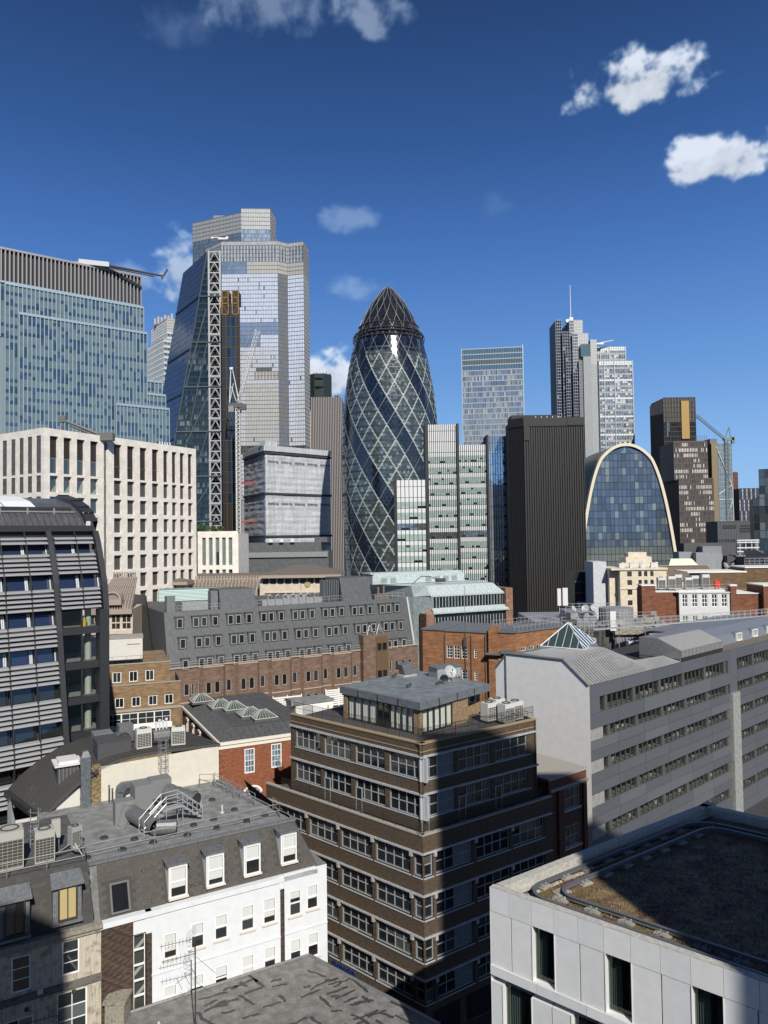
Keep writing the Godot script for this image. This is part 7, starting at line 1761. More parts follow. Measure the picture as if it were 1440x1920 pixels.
	m = mb(); m.box(0, 0.9, -0.35, 0.55, 2.1, 0); part(cb, "box", m, acw); m = mb(); m.box(0.05, 0, -0.3, 0.1, 0.9, -0.25); m.box(0.45, 0, -0.3, 0.5, 0.9, -0.25); part(cb, "leg", m, rl)
	m = mb(); m.box(0.04, 0.96, 0.0, 0.51, 2.04, 0.02); part(cb, "door", m, acw)
	var pi := thing("pipe_bundle", "tangle of grey pipes and brackets on the roof beside the condensers", "pipes", at.call(-1.6, -3.4), A)
	m = mb()
	for k in 6: m.path([Vector3(-0.7, 0.1 + k * 0.05, -0.6 + k * 0.1), Vector3(0.2, 0.5 + k * 0.08, -0.4 + k * 0.1), Vector3(0.5, 0.9 - k * 0.1, 0.1), Vector3(0.9, 0.15, 0.5 - k * 0.1)], 0.035, 5)
	part(pi, "pipe", m, rl, true)
	var hl := thing("hooped_ladder", "grey hooped access ladder rising behind the tall cream condenser", "ladder", at.call(-3.5, -6.6), A)
	m = mb(); for s in [0.0, 0.5]: m.tube(Vector3(s, -2, 0), Vector3(s, 2.6, 0), 0.03, 5)
	part(hl, "stile", m, rl, true); m = mb(); for k in 11: m.tube(Vector3(0, -1.0 + k * 0.3, 0), Vector3(0.5, -1.0 + k * 0.3, 0), 0.02, 4)
	part(hl, "rung", m, rl, true); m = mb()
	for k in 3:
		var y := 1.2 + k * 0.65
		for j in 8: var a0 := PI * j / 8; var a1 := PI * (j + 1) / 8; m.tube(Vector3(0.25 + cos(a0) * 0.38, y, sin(a0) * 0.7), Vector3(0.25 + cos(a1) * 0.38, y, sin(a1) * 0.7), 0.02, 4)
	part(hl, "hoop", m, rl, true)

func dormer_box(x: float, w: float, yb: float, h: float, zf: float, run: float) -> MB:
	var m := mb()
	for e in [x, x + w]: m.q(Vector3(e, yb, zf - 0.1), Vector3(e, yb, zf + 0.15), Vector3(e, yb + h, zf + 0.15), Vector3(e, yb + h, zf - run))
	m.q(Vector3(x, yb + h, zf + 0.15), Vector3(x + w, yb + h, zf + 0.15), Vector3(x + w, yb + h, zf - run), Vector3(x, yb + h, zf - run)); m.rect(x, yb, x + w, yb + h, zf + 0.15)
	return m

func roof_ducts(W: Vector3, A: float) -> void:
	var B := Basis(Vector3.UP, deg_to_rad(A)); var gv := mt("duct_silver", Color(0.27, 0.275, 0.28), 0.42, 0.4, "fine", 2); var ga := mt("duct_flat", Color(0.23, 0.235, 0.24), 0.5, 0.3); var alu := mt("aluminium", Color(0.42, 0.43, 0.44), 0.4, 0.3)
	var t := thing("ventilation_duct", "fat silver ventilation duct with an open round mouth lying on the flat roof", "duct", W + B * Vector3(4.9, 16.8, -9.6), A)
	var m := mb(); m.box(-0.9, 0.3, -1.4, 0.5, 2.2, 0.4); m.box(0.4, 0.9, -1.3, 2.0, 2.3, 0.0); part(t, "square_trunk", m, ga)
	m = mb(); m.tube(Vector3(1.6, 1.35, 0.2), Vector3(3.2, 1.0, 2.6), 0.62, 16, Color.WHITE, -1.0, false); part(t, "round_duct", m, gv)
	for k in 4: m = mb(); var p := Vector3(1.6, 1.35, 0.2).lerp(Vector3(3.2, 1.0, 2.6), (k + 0.4) / 4.0); m.tube(p, p + Vector3(0.05, -0.01, 0.08), 0.655, 16); part(t, "duct_band", m, gv)
	m = mb(); m.tube(Vector3(3.17, 1.0, 2.56), Vector3(3.22, 1.0, 2.63), 0.56, 16); part(t, "mouth", m, mt("rubber_black", Color.WHITE))
	m = mb(); for q in [[-0.7, -1.1], [0.3, 0.1], [2.0, 0.9], [2.8, 2.0]]: m.box(q[0], 0, q[1], q[0] + 0.1, 0.9, q[1] + 0.1)
	part(t, "stand", m, mt("galv", Color.WHITE), true)
	t = thing("ventilation_duct", "lower silver duct running under the aluminium step-over on the flat roof", "duct", W + B * Vector3(3.3, 16.8, -6.4), A)
	m = mb(); m.tube(Vector3(0, 0.9, -1.6), Vector3(1.2, 0.6, 2.0), 0.55, 14, Color.WHITE, -1.0, false); m.tube(Vector3(1.2, 0.6, 2.0), Vector3(2.5, 0.55, 2.4), 0.5, 14); part(t, "round_duct", m, gv)
	m = mb(); m.tube(Vector3(-0.4, 0, -1.7), Vector3(0.1, 1.4, -1.5), 0.6, 14); m.box(-1.0, 0, -2.4, 0.4, 1.7, -1.4); part(t, "elbow", m, ga)
	m = mb(); m.tube(Vector3(2.48, 0.55, 2.4), Vector3(2.53, 0.55, 2.42), 0.42, 14); part(t, "mouth", m, mt("rubber_black", Color.WHITE))
	m = mb(); for k in 4: m.box(-0.2 + k * 0.7, 0, -1.4 + k, -0.1 + k * 0.7, 0.5, -1.3 + k)
	part(t, "stand", m, mt("galv", Color.WHITE), true)
	t = thing("step_over", "bright aluminium step-over with sloping handrails crossing the roof ducts", "steps", W + B * Vector3(3.9, 16.8, -5.2), A + 12)
	for k in 5:
		for s in [0, 1]:
			m = mb(); m.box(-0.2 + 0.35 * k if s == 0 else 4.0 - 0.35 * k, 0.25 + 0.27 * k, -0.4, 0.15 + 0.35 * k if s == 0 else 4.3 - 0.35 * k, 0.29 + 0.27 * k, 0.4); part(t, "tread", m, alu)
	m = mb(); m.box(1.5, 1.36, -0.4, 2.6, 1.42, 0.4); part(t, "platform", m, alu)
	for z in [-0.42, 0.42]:
		m = mb(); m.path([Vector3(-0.3, 1.0, z), Vector3(1.4, 2.4, z), Vector3(2.7, 2.4, z), Vector3(4.3, 1.0, z)], 0.035, 6); m.path([Vector3(-0.3, 0.55, z), Vector3(1.4, 1.9, z), Vector3(2.7, 1.9, z), Vector3(4.3, 0.55, z)], 0.028, 5)
		for q in [[-0.3, 0.0, 1.0], [0.6, 0.6, 1.75], [1.4, 0, 2.4], [2.7, 0, 2.4], [3.5, 0.6, 1.7], [4.3, 0.0, 1.0]]: m.tube(Vector3(q[0], q[1], z), Vector3(q[0], q[2], z), 0.03, 5)
		part(t, "handrail", m, alu)

func render_wall_house() -> void:
	var W := Vector3(-18.24, 0, -48.04); var A := 30.3; var B := Basis(Vector3.UP, deg_to_rad(A))
	var t := thing("curved_roof_house", "cream rendered house with a dark curved metal roof and yellow brick chimney strip", "building", W + B * Vector3(0, 0, -14), A)
	var cr := mt("cream_render", Color(0.74, 0.70, 0.60), 0.85, 0, "plaster", 6); var yb := mt("stock_brick", Color(0.46, 0.33, 0.165), 0.9, 0, "brick", 3.4); var zk := mt("charcoal_zinc", Color(0.075, 0.071, 0.067), 0.5, 0.15); var gv := mt("galv_sheet", Color(0.22, 0.245, 0.265), 0.45, 0.4, "fine", 3)
	var prof := [Vector2(-1.9, 16.45), Vector2(-1.0, 17.4), Vector2(0.5, 18.55), Vector2(2.1, 19.4), Vector2(3.6, 19.85), Vector2(5.2, 20.02), Vector2(8.0, 20.05), Vector2(12.3, 19.85)]
	var m := mb(); m.q(Vector3(2.32, 13, 0), Vector3(12.15, 13, 0), Vector3(12.15, 19.8, 0), Vector3(2.32, 19.6, 0)); m.q(Vector3(12.15, 13, 0), Vector3(10.1, 13, -8.2), Vector3(10.1, 19.8, -8.2), Vector3(12.15, 19.8, 0)); part(t, "cream_wall", m, cr)
	m = mb(); m.box(1.42, 12, -0.6, 2.32, 19.7, 0.12); part(t, "chimney_brick", m, yb)
	m = mb(); var ps := [Vector2(-3.9, 11), Vector2(1.42, 11), Vector2(1.42, 18.6), Vector2(0.6, 18.2), Vector2(-1.1, 17.15), Vector2(-2.1, 16.45), Vector2(-3.9, 16.45)]; m.slab(ps, -0.3, -0.05); m.q(Vector3(-3.9, 11, -0.1), Vector3(-3.9, 11, -9), Vector3(-3.9, 16.4, -9), Vector3(-3.9, 16.4, -0.1)); part(t, "gable_wall", m, mt("white_render", Color.WHITE))
	window(t, fr(-0.42, 15.0, -0.04), 0.52, 1.1, 1, 1, mt("frame_white", Color.WHITE), dark_pane(), 0.06)
	m = mb(); var ex := Vector3(-2.0, 0, -8.4); var f := Vector3(0, 0, 0.35)
	for k in prof.size() - 1:
		var a := Vector3(prof[k].x, prof[k].y + 0.1, 0); var b := Vector3(prof[k + 1].x, prof[k + 1].y + 0.1, 0); var fo := f if k < 3 else Vector3.ZERO
		m.q(a + fo, b + fo, b + ex, a + ex); m.q(a + fo - Vector3(0, 0.25, 0), b + fo - Vector3(0, 0.25, 0), b + fo, a + fo)
	part(t, "curved_roof", m, zk)
	m = mb()
	for j in 16:
		var o := ex * (j + 0.5) / 16.0 + Vector3(0, 0.13, 0.1)
		for k in prof.size() - 1: m.tube(Vector3(prof[k].x, prof[k].y, 0) + o, Vector3(prof[k + 1].x, prof[k + 1].y, 0) + o, 0.028, 3, Color.WHITE, -1.0, false)
	m.tube(Vector3(0.4, 18.3, 0.3), Vector3(0.4, 18.3, 0) + ex, 0.03, 3); part(t, "roof_seams", m, mt("zinc_seam_dark", Color(0.03, 0.029, 0.028), 0.6), true)
	m = mb(); m.box(-2.25, 16.05, 0, -1.75, 16.5, 0.5); var g := Vector3(-2.25, 16.05, 0.4)
	m.q(g, g + Vector3(0, 0.5, 0), g + Vector3(0, 0.5, 0) + ex, g + ex); m.q(g + Vector3(0, 0.5, 0), g + Vector3(0.5, 0.5, 0), g + Vector3(0.5, 0.5, 0) + ex, g + Vector3(0, 0.5, 0) + ex); m.q(g, g + Vector3(0.6, 0, 0), g + Vector3(0.6, 0.5, 0), g + Vector3(0, 0.5, 0)); part(t, "eaves_box", m, mt("charcoal_dark", Color(0.03, 0.03, 0.03), 0.6))
	m = mb(); m.box(-8, 12, -4, -3.9, 14.4, -0.5); m.box(-8, 14.4, -4.1, -3.8, 14.55, -0.4); part(t, "yard_wall", m, cr)
	# galvanised riser
	var d := thing("riser_duct", "tall square galvanised duct climbing beside the yellow brick chimney strip", "duct", W + B * Vector3(0.72, 14.2, -13.85), A)
	m = mb(); m.box(0, 0, 0, 0.72, 6.5, 0.6); m.q(Vector3(0, 6.5, 0.6), Vector3(0.72, 6.5, 0.6), Vector3(0.55, 6.95, 0.45), Vector3(0.17, 6.95, 0.45)); m.box(0.17, 6.5, 0.15, 0.55, 7.0, 0.45); part(d, "trunk", m, gv)
	for y in [1.6, 3.2, 4.8, 6.1]: m = mb(); m.box(-0.03, y, -0.02, 0.75, y + 0.05, 0.63); part(d, "flange", m, gv)
	for y in [2.4, 5.4]: m = mb(); m.path([Vector3(0.72, y, 0.5), Vector3(1.2, y, 0.3), Vector3(1.2, y - 0.5, 0.3), Vector3(0.72, y, 0.5)], 0.035, 4); part(d, "bracket", m, mt("rail_dark", Color.WHITE))
	d = thing("swan_neck_duct", "grey swan neck duct with an open beak against the foot of the cream wall", "duct", W + B * Vector3(3.35, 14.3, -13.5), A)
	m = mb(); m.box(0, 0, 0, 0.52, 3.3, 0.5); m.slab([Vector2(0, 3.3), Vector2(0.52, 3.1), Vector2(0.75, 3.45), Vector2(1.2, 3.6), Vector2(1.1, 3.95), Vector2(0.45, 3.95), Vector2(0.1, 3.7)], 0.0, 0.5); part(d, "trunk", m, gv)
	for k in 2:
		m = mb(); m.tube(Vector3(-0.5 + k * 0.25, -0.5, 0.1), Vector3(-0.5 + k * 0.25, 3.9 - k * 0.3, 0.1), 0.06, 6); part(d, "pipe", m, mt("rail_dark", Color.WHITE))
	# ladder up the cream wall
	d = thing("hooped_ladder", "hooped ladder climbing the middle of the cream rendered wall", "ladder", W + B * Vector3(7.0, 16.8, -13.75), A)
	m = mb(); for s in [0.0, 0.52]: m.tube(Vector3(s, 0, 0), Vector3(s, 4.4, 0), 0.03, 5)
	part(d, "stile", m, mt("galv", Color.WHITE), true)
	m = mb(); for k in 13: m.tube(Vector3(0, 0.25 + k * 0.3, 0), Vector3(0.52, 0.25 + k * 0.3, 0), 0.02, 4)
	part(d, "rung", m, mt("galv", Color.WHITE), true)
	m = mb()
	for k in 5:
		for j in 8: var a0 := PI * j / 8; var a1 := PI * (j + 1) / 8; m.tube(Vector3(0.26 + cos(a0) * 0.4, 2.0 + k * 0.6, sin(a0) * 0.75), Vector3(0.26 + cos(a1) * 0.4, 2.0 + k * 0.6, sin(a1) * 0.75), 0.02, 4)
	for j in 5: m.tube(Vector3(0.26 + cos(PI * j / 4) * 0.4, 2.0, sin(PI * j / 4) * 0.75), Vector3(0.26 + cos(PI * j / 4) * 0.4, 4.4, sin(PI * j / 4) * 0.75), 0.018, 4)
	part(d, "hoop", m, mt("galv", Color.WHITE), true)
	# things on the curved roof
	var P := func(x, y, z): return W + B * Vector3(x, y, -14 + z)
	var dk := mt("plant_charcoal", Color(0.06, 0.062, 0.066), 0.6); var acw := mt("ac_white", Color.WHITE); var acd := mt("ac_grille", Color.WHITE)
	d = thing("plant_box", "long dark grey boxed plant housing at the front of the curved roof", "plant box", P.call(2.3, 19.6, -2.2), A)
	m = mb(); m.box(0, 0, -1.5, 2.7, 1.55, 0.9); m.box(-0.05, 1.55, -1.55, 2.75, 1.62, 0.95); part(d, "casing", m, dk); m = mb(); m.box(2.7, 0.2, -1.2, 2.73, 1.3, 0.6); part(d, "panel", m, dk)
	d = thing("plant_box", "smaller grey plant box behind the long dark housing", "plant box", P.call(2.6, 19.7, -5.4), A)
	m = mb(); m.box(0, 0, -1.2, 1.6, 1.3, 0.4); m.box(1.7, 0, -1.0, 2.6, 0.9, 0.3); part(d, "casing", m, mt("plant_grey2", Color(0.15, 0.155, 0.16), 0.6))
	d = thing("roof_hatch", "white lidded roof hatch box with dark ribbed sides by the riser duct", "roof hatch", P.call(-0.7, 17.6, -2.4), A)
	m = mb(); m.box(0, 0, -1.4, 1.6, 2.0, 0.6); part(d, "ribbed_side", m, dk)
	m = mb(); for k in 6: m.box(0.1 + k * 0.28, 0, 0.6, 0.16 + k * 0.28, 2.0, 0.64)
	part(d, "rib", m, mt("plant_grey2", Color.WHITE), true); m = mb(); m.box(-0.25, 2.0, -1.6, 1.9, 2.12, 0.85); m.box(0.1, 2.12, -1.3, 1.6, 2.35, 0.5); part(d, "lid", m, mt("arm_white", Color.WHITE))
	condenser("white condenser on the curved roof left of the silver drum", P.call(5.5, 20.0, -2.4), A, 1.25, 1.75, 0.8, acw, acd)
	condenser("white condenser on the curved roof right of the silver drum", P.call(8.5, 20.0, -1.8), A - 15, 1.15, 1.65, 0.7, acw, acd)
	d = thing("extract_drum", "silver extract drum with four white cowl pipes on the curved roof", "fan unit", P.call(7.0, 20.0, -1.9), A)
	m = mb(); m.tube(Vector3(-0.1, 0.9, 0), Vector3(1.3, 0.9, 0), 0.55, 14); part(d, "drum", m, mt("duct_silver", Color.WHITE))
	for k in 4: m = mb(); m.tube(Vector3(0.2 + k * 0.32, 1.3, -0.1 * k), Vector3(0.2 + k * 0.32, 2.0 + 0.15 * (k % 2), -0.1 * k), 0.07, 6); m.tube(Vector3(0.2 + k * 0.32, 2.0 + 0.15 * (k % 2), -0.1 * k), Vector3(0.2 + k * 0.32, 2.15 + 0.15 * (k % 2), -0.1 * k), 0.13, 8); part(d, "cowl_pipe", m, mt("arm_white", Color.WHITE))
	d = thing("fan_unit", "round grey fan mouth and trunk left of the curved roof condensers", "fan unit", P.call(4.3, 20.05, -2.9), A)
	m = mb(); m.tube(Vector3(0.2, 0.8, -1), Vector3(0.3, 0.8, 0.6), 0.5, 14, Color.WHITE, 0.62, false); m.box(0.2, 0.3, -2.2, 1.4, 1.7, -0.9); part(d, "trunk", m, mt("duct_silver", Color.WHITE)); m = mb(); m.tube(Vector3(0.3, 0.8, 0.5), Vector3(0.3, 0.8, 0.52), 0.56, 14); part(d, "mouth", m, mt("ac_dark", Color.WHITE))
	m = mb(); for k in 5: m.tube(Vector3(0.1 + k * 0.1, 0.0, 0.9), Vector3(0.9, 0.2 + k * 0.1, -0.4), 0.04, 4)
	part(d, "pipe", m, mt("rail_dark", Color.WHITE), true)

func skylight_house() -> void:
	var t := thing("brick_building", "red brick house with a flat lead skirted roof carrying five pyramid rooflights", "building", Vector3(-16.67, 0, -75), 26.3)
	var bk := mt("bright_red_brick", Color(0.40, 0.135, 0.065), 0.9, 0, "brickfar", 3.0); var st := mt("stone_trim", Color(0.66, 0.62, 0.54), 0.8); var fw := mt("frame_white", Color.WHITE); var ld := mt("lead_roof", Color(0.155, 0.155, 0.155), 0.55, 0.15, "seam", 4)
	var bl := [glass("pane_blue", Color(0.16, 0.23, 0.29), 0.05), glass("pane_blue2", Color(0.09, 0.13, 0.17), 0.05)]
	var hs := [Rect2(2.5, 14.25, 1.05, 2.45), Rect2(5.3, 14.4, 1.1, 2.4), Rect2(2.45, 9.6, 1.7, 2.6), Rect2(5.6, 9.6, 1.5, 2.6)]
	var m := mb(); m.wall(0, 0, 10, 17.4, hs, 0.14); m.box(0, 0, -18.5, 10, 17.3, -0.16); part(t, "brick_wall", m, bk)
	for h in hs: window(t, fr(h.position.x, h.position.y, -0.1), h.size.x, h.size.y, 3, 4, fw, bl, 0.1, {"panes": true, "bar": 0.04, "depth": 0.12})
	m = mb()
	for k in 10:
		var a0 := PI * k / 10; var a1 := PI * (k + 1) / 10
		m.q(Vector3(3.3 + cos(a0) * 0.85, 12.2 + sin(a0) * 0.6, 0.02), Vector3(3.3 + cos(a0) * 1.05, 12.2 + sin(a0) * 0.8, 0.02), Vector3(3.3 + cos(a1) * 1.05, 12.2 + sin(a1) * 0.8, 0.02), Vector3(3.3 + cos(a1) * 0.85, 12.2 + sin(a1) * 0.6, 0.02)); m.t(Vector3(3.3, 12.2, 0.0), Vector3(3.3 + cos(a0) * 0.85, 12.2 + sin(a0) * 0.6, 0.0), Vector3(3.3 + cos(a1) * 0.85, 12.2 + sin(a1) * 0.6, 0.0))
	part(t, "arch_head", m, fw)
	m = mb(); m.box(-0.15, 17.4, -18.6, 10.1, 17.68, 0.2); m.box(-0.1, 17.0, -0.1, 10, 17.4, 0.08); part(t, "cornice", m, st)
	m = mb(); for k in 12: m.box(-0.06, 10 + k * 0.58, -0.3, 0.5, 10.4 + k * 0.58, 0.05)
	part(t, "quoin", m, bk, true)
	for k in 3:
		window(t, fr(-0.08, 15.2, -15.5 + k * 3.2, -90), 0.8, 1.5, 1, 2, fw, dark_pane(), 0.1, {"panes": true})
		m = mb(); m.box(-0.2, 16.7, -15.6 + k * 3.2, 0.0, 16.95, -14.6 + k * 3.2); part(t, "window_hood", m, st)
	m = mb(); var y0 := 17.66; var y1 := 18.35; var i := 2.6
	m.q(Vector3(0, y0, 0), Vector3(10, y0, 0), Vector3(10, y1, -i), Vector3(i * 0.8, y1, -i)); m.q(Vector3(0, y0, -18.5), Vector3(0, y0, 0), Vector3(i * 0.8, y1, -i), Vector3(i * 0.8, y1, -18.5)); part(t, "lead_skirt", m, ld)
	m = mb(); m.q(Vector3(i * 0.8, y1, -i), Vector3(10, y1, -i), Vector3(10, y1, -18.5), Vector3(i * 0.8, y1, -18.5)); part(t, "flat_roof", m, mt("felt_grey2", Color(0.115, 0.115, 0.118), 0.85, 0, "felt", 6))
	m = mb()
	for k in 15: m.tube(Vector3(0.3 + k * 0.66, y0 + 0.02, 0), Vector3(maxf(0.3 + k * 0.66, i * 0.8), y1 + 0.02, -i), 0.035, 3)
	for k in 28: m.tube(Vector3(0, y0 + 0.02, -0.4 - k * 0.66), Vector3(i * 0.8, y1 + 0.02, minf(-0.4 - k * 0.66, -i)), 0.035, 3)
	part(t, "lead_rolls", m, ld, true)
	var wg := mt("rooflight_bar", Color(0.40, 0.41, 0.37), 0.6)
	var lb := ["single pyramid rooflight at the far end of the lead skirted roof", "left pyramid rooflight of the middle pair", "right pyramid rooflight of the middle pair", "left pyramid rooflight of the pair nearest the red brick front", "right pyramid rooflight of the pair nearest the red brick front"]
	var B := Basis(Vector3.UP, deg_to_rad(26.3))
	for k in 5:
		var q: Vector3 = [Vector3(1.9, y1, -16.6), Vector3(3.2, y1, -12.4), Vector3(4.3, y1, -10.6), Vector3(5.1, y1, -6.8), Vector3(6.0, y1, -4.9)][k]
		var o := thing("rooflight", lb[k], "rooflight", Vector3(-16.67, 0, -75) + B * q, 26.3, "pyramid rooflights on the lead skirted roof")
		var s := 1.25; var base := [Vector3(-s, 0.25, s), Vector3(s, 0.25, s), Vector3(s, 0.25, -s), Vector3(-s, 0.25, -s)]; var a := Vector3(-0.25, 1.0, 0); var b := Vector3(0.25, 1.0, 0)
		var g := mb(); g.q(base[0], base[1], b, a); g.t(base[1], base[2], b); g.q(base[2], base[3], a, b); g.t(base[3], base[0], a); part(o, "glazing", g, glass("rooflight_pane", Color(0.06, 0.08, 0.075), 0.08, 0.0, 1.0))
		g = mb()
		for e in 4: g.tube(base[e], b if e in [1, 2] else a, 0.05, 4); g.tube(base[e], base[(e + 1) % 4], 0.05, 4)
		for e in range(1, 6):
			var f := e / 6.0; var ap := a.lerp(b, f)
			g.tube(base[0].lerp(base[1], f), ap, 0.025, 4); g.tube(base[3].lerp(base[2], f), ap, 0.025, 4); g.tube(base[1].lerp(base[2], f), b.lerp(base[1].lerp(base[2], f), absf(f - 0.5) * 1.6), 0.025, 4); g.tube(base[0].lerp(base[3], f), a.lerp(base[0].lerp(base[3], f), absf(f - 0.5) * 1.6), 0.025, 4)
		part(o, "bars", g, wg); g = mb(); g.box(-s - 0.1, 0, -s - 0.1, s + 0.1, 0.25, s + 0.1); part(o, "kerb", g, ld)
	# white shed and slatted screen on the low roof behind
	t = thing("low_roof_block", "low flat roofed block between the red brick house and the grey mansard", "building", Vector3(-13.5, 0, -88), 0)
	m = mb(); m.box(0, 0, -16, 14, 15.6, 0); part(t, "body", m, mt("felt_dark", Color.WHITE))
	t = thing("roof_shed", "small white roof shed with a grey lid left of the penthouse", "shed", Vector3(-11.0, 15.6, -91), 30)
	m = mb(); m.box(0, 0, -3, 5, 2.1, 0); part(t, "wall", m, fw); m = mb(); m.box(-0.15, 2.1, -3.2, 5.15, 2.3, 0.15); m.box(-0.6, 2.1, -1.6, 0.8, 2.75, 0.1); part(t, "lid", m, mt("felt_grey", Color.WHITE))
	m = mb(); m.box(0.9, 0.1, 0.0, 2.2, 1.9, 0.04); part(t, "door", m, mt("plaster_grey", Color(0.45, 0.45, 0.44), 0.7)); m = mb(); m.box(4.2, 1.2, 0, 4.45, 1.6, 0.05); part(t, "box_lamp", m, mt("blind_yellow", Color.WHITE))
	for q in [[Vector3(-16.0, 15.6, -94.0), 5.6, "white slatted roof screen left of the white shed"], [Vector3(-8.0, 15.6, -99.0), 5.5, "white slatted roof screen between white shed and penthouse"]]:
		t = thing("slatted_screen", q[2], "screen", q[0], 24, "white slatted screens on the low roof")
		for k in 8: m = mb(); m.box(0, 0.15 + k * 0.27, 0, q[1], 0.34 + k * 0.27, 0.05); part(t, "slat", m, fw)
		for k in 4: m = mb(); m.box(q[1] * k / 3.0 - 0.05, 0, -0.1, q[1] * k / 3.0 + 0.05, 2.4, 0); part(t, "post", m, fw)

func brown_hotel() -> void:
	var t := thing("brown_brick_hotel", "eight storey brown brick corner hotel with white framed ribbon windows and penthouse", "hotel", Vector3(2.57, 0, -57), 35.1)
	var LX := fr(0, 0, 0, -77.6)
	var bk := mt("hotel_brick", Color(0.135, 0.094, 0.061), 0.9, 0, "brickfar", 3.0); var fm := mt("hotel_frame", Color(0.30, 0.31, 0.32), 0.5, 0.1); var pale := mt("lintel_pale", Color(0.56, 0.565, 0.57), 0.7, 0, "concrete", 3); var pier := mt("pier_grey", Color(0.36, 0.37, 0.385), 0.6)
	var cur := [glass("pane_drape", Color(0.075, 0.078, 0.066), 0.04), glass("pane_drape2", Color(0.05, 0.053, 0.05), 0.04), dark_pane()[0], dark_pane()[2], dark_pane()[2]]
	var lou := mt("window_louvre", Color(0.17, 0.19, 0.21), 0.5)
	var drapes := mt("drape_dim", Color(0.10, 0.10, 0.085), 0.9)
	# lower block
	var lint := [14.06, 10.93, 7.8, 4.72]
	var cols := [[[-0.95, 0.87, 1], [-4.95, 3.7, 4], [-8.9, 3.6, 4], [-12.85, 3.6, 4], [-16.8, 3.6, 4], [-18.55, 1.3, 1]], [[0.08, 0.87, 1], [1.25, 3.7, 4], [5.4, 3.65, 4], [9.4, 3.75, 4]]]
	for s in 2:
		var xf := LX if s == 0 else Transform3D.IDENTITY; var hs := []
		for y in lint:
			for c in cols[s]: hs.append(Rect2(c[0], y - 1.86, c[1], 1.76))
		var m := mb(xf); m.wall(-18.7 if s == 0 else 0.0, 1.6 if s == 0 else 0.0, 0.0 if s == 0 else 14.1, 15.35, hs, 0.28)
		if s == 0: m.rect(-18.7, 0, 0, 1.6, -0.3)
		part(t, "brick_wall", m, bk)
		for hi in hs.size():
			var h: Rect2 = hs[hi]; var c: Array = cols[s][hi % cols[s].size()]
			var o := window(t, xf * fr(h.position.x, h.position.y, -0.24), h.size.x, h.size.y, c[2], 2, fm, [cur[rng.randi() % 5], cur[2 + rng.randi() % 3]], 0.075, {"panes": true, "depth": 0.1, "bar": 0.06})
			if s == 1 and hi % 4 == 1:
				for k in 12: var lm := mb(); lm.box(h.size.x * 0.5, 0.1 + k * 0.132, 0.06, h.size.x - 0.1, 0.2 + k * 0.132, 0.1); part(o, "louvre", lm, lou)
			var sl := mb(xf); sl.box(h.position.x - 0.05, h.position.y - 0.09, -0.26, h.end.x + 0.05, h.position.y, 0.07); part(t, "sill", sl, pier)
		for y in lint:
			m = mb(xf); m.box(-18.7 if s == 0 else -0.05, y - 0.1, -0.02, 0.05 if s == 0 else 14.0, y + 0.03, 0.14); part(t, "lintel", m, pale)
			for c in cols[s]:
				if c[2] == 1: continue
				m = mb(xf); var bx: float = c[0] + c[1] + 0.03 if s == 0 else c[0] - 0.28
				m.box(bx, y - 0.42, 0.0, bx + 0.24, y - 0.1, 0.2); part(t, "bracket", m, pale)
				m = mb(xf); m.box(bx + 0.02, y - 1.9, -0.3, bx + 0.22, y - 0.1, -0.1); part(t, "mullion_post", m, pier)
	var m := mb(); var e0: Vector3 = LX * Vector3(-18.7, 0, 0)
	var foot := [Vector2(0, 0), Vector2(14.1, 0), Vector2(12.5, -13), Vector2(e0.x, e0.z)]
	var shrink := func(d): return [Vector2(0.5, -0.5), Vector2(14.1 - d, -d - 0.1), Vector2(12.5 - d, -13.0), Vector2(e0.x + d + 0.05, e0.z + d * 0.3)]
	m.prism(shrink.call(0.32), 0, 15.1); part(t, "terrace", m, mt("terrace_grey", Color(0.15, 0.15, 0.15), 0.9, 0, "felt", 4))
	m = mb(); m.q(Vector3(14.1, 0, 0), Vector3(12.5, 0, -13), Vector3(12.5, 15.35, -13), Vector3(14.1, 15.35, 0)); part(t, "brick_return", m, bk)
	m = mb(LX); m.box(-18.75, 15.33, -0.3, 0.02, 15.45, 0.05); m.x = Transform3D.IDENTITY; m.box(0, 15.33, -0.3, 14.12, 15.45, 0.05); part(t, "terrace_coping", m, mt("coping_grey", Color.WHITE))
	# ground floor
	for s in 2:
		var xf := LX if s == 0 else Transform3D.IDENTITY
		for k in 4:
			var x := (-17.5 + k * 4.3) if s == 0 else (0.8 + k * 3.3)
			m = mb(xf * fr(x, 0.2, -0.27 if s == 0 else 0.02)); m.rect(0, 0, 2.6, 1.3 if s == 0 else 2.0, 0.03); part(t, "shop_window", m, dark_pane()[0])
	# upper two storeys, set back
	var U := 0.72; var us := [[21.0, 1.75, 0], [18.12, 1.75, 1]]
	var ucol := [[[-15.3, 3.25], [-11.55, 3.25], [-7.75, 3.3], [-3.98, 3.45]], [[0.5, 3.3], [4.25, 3.4], [8.2, 3.75]]]
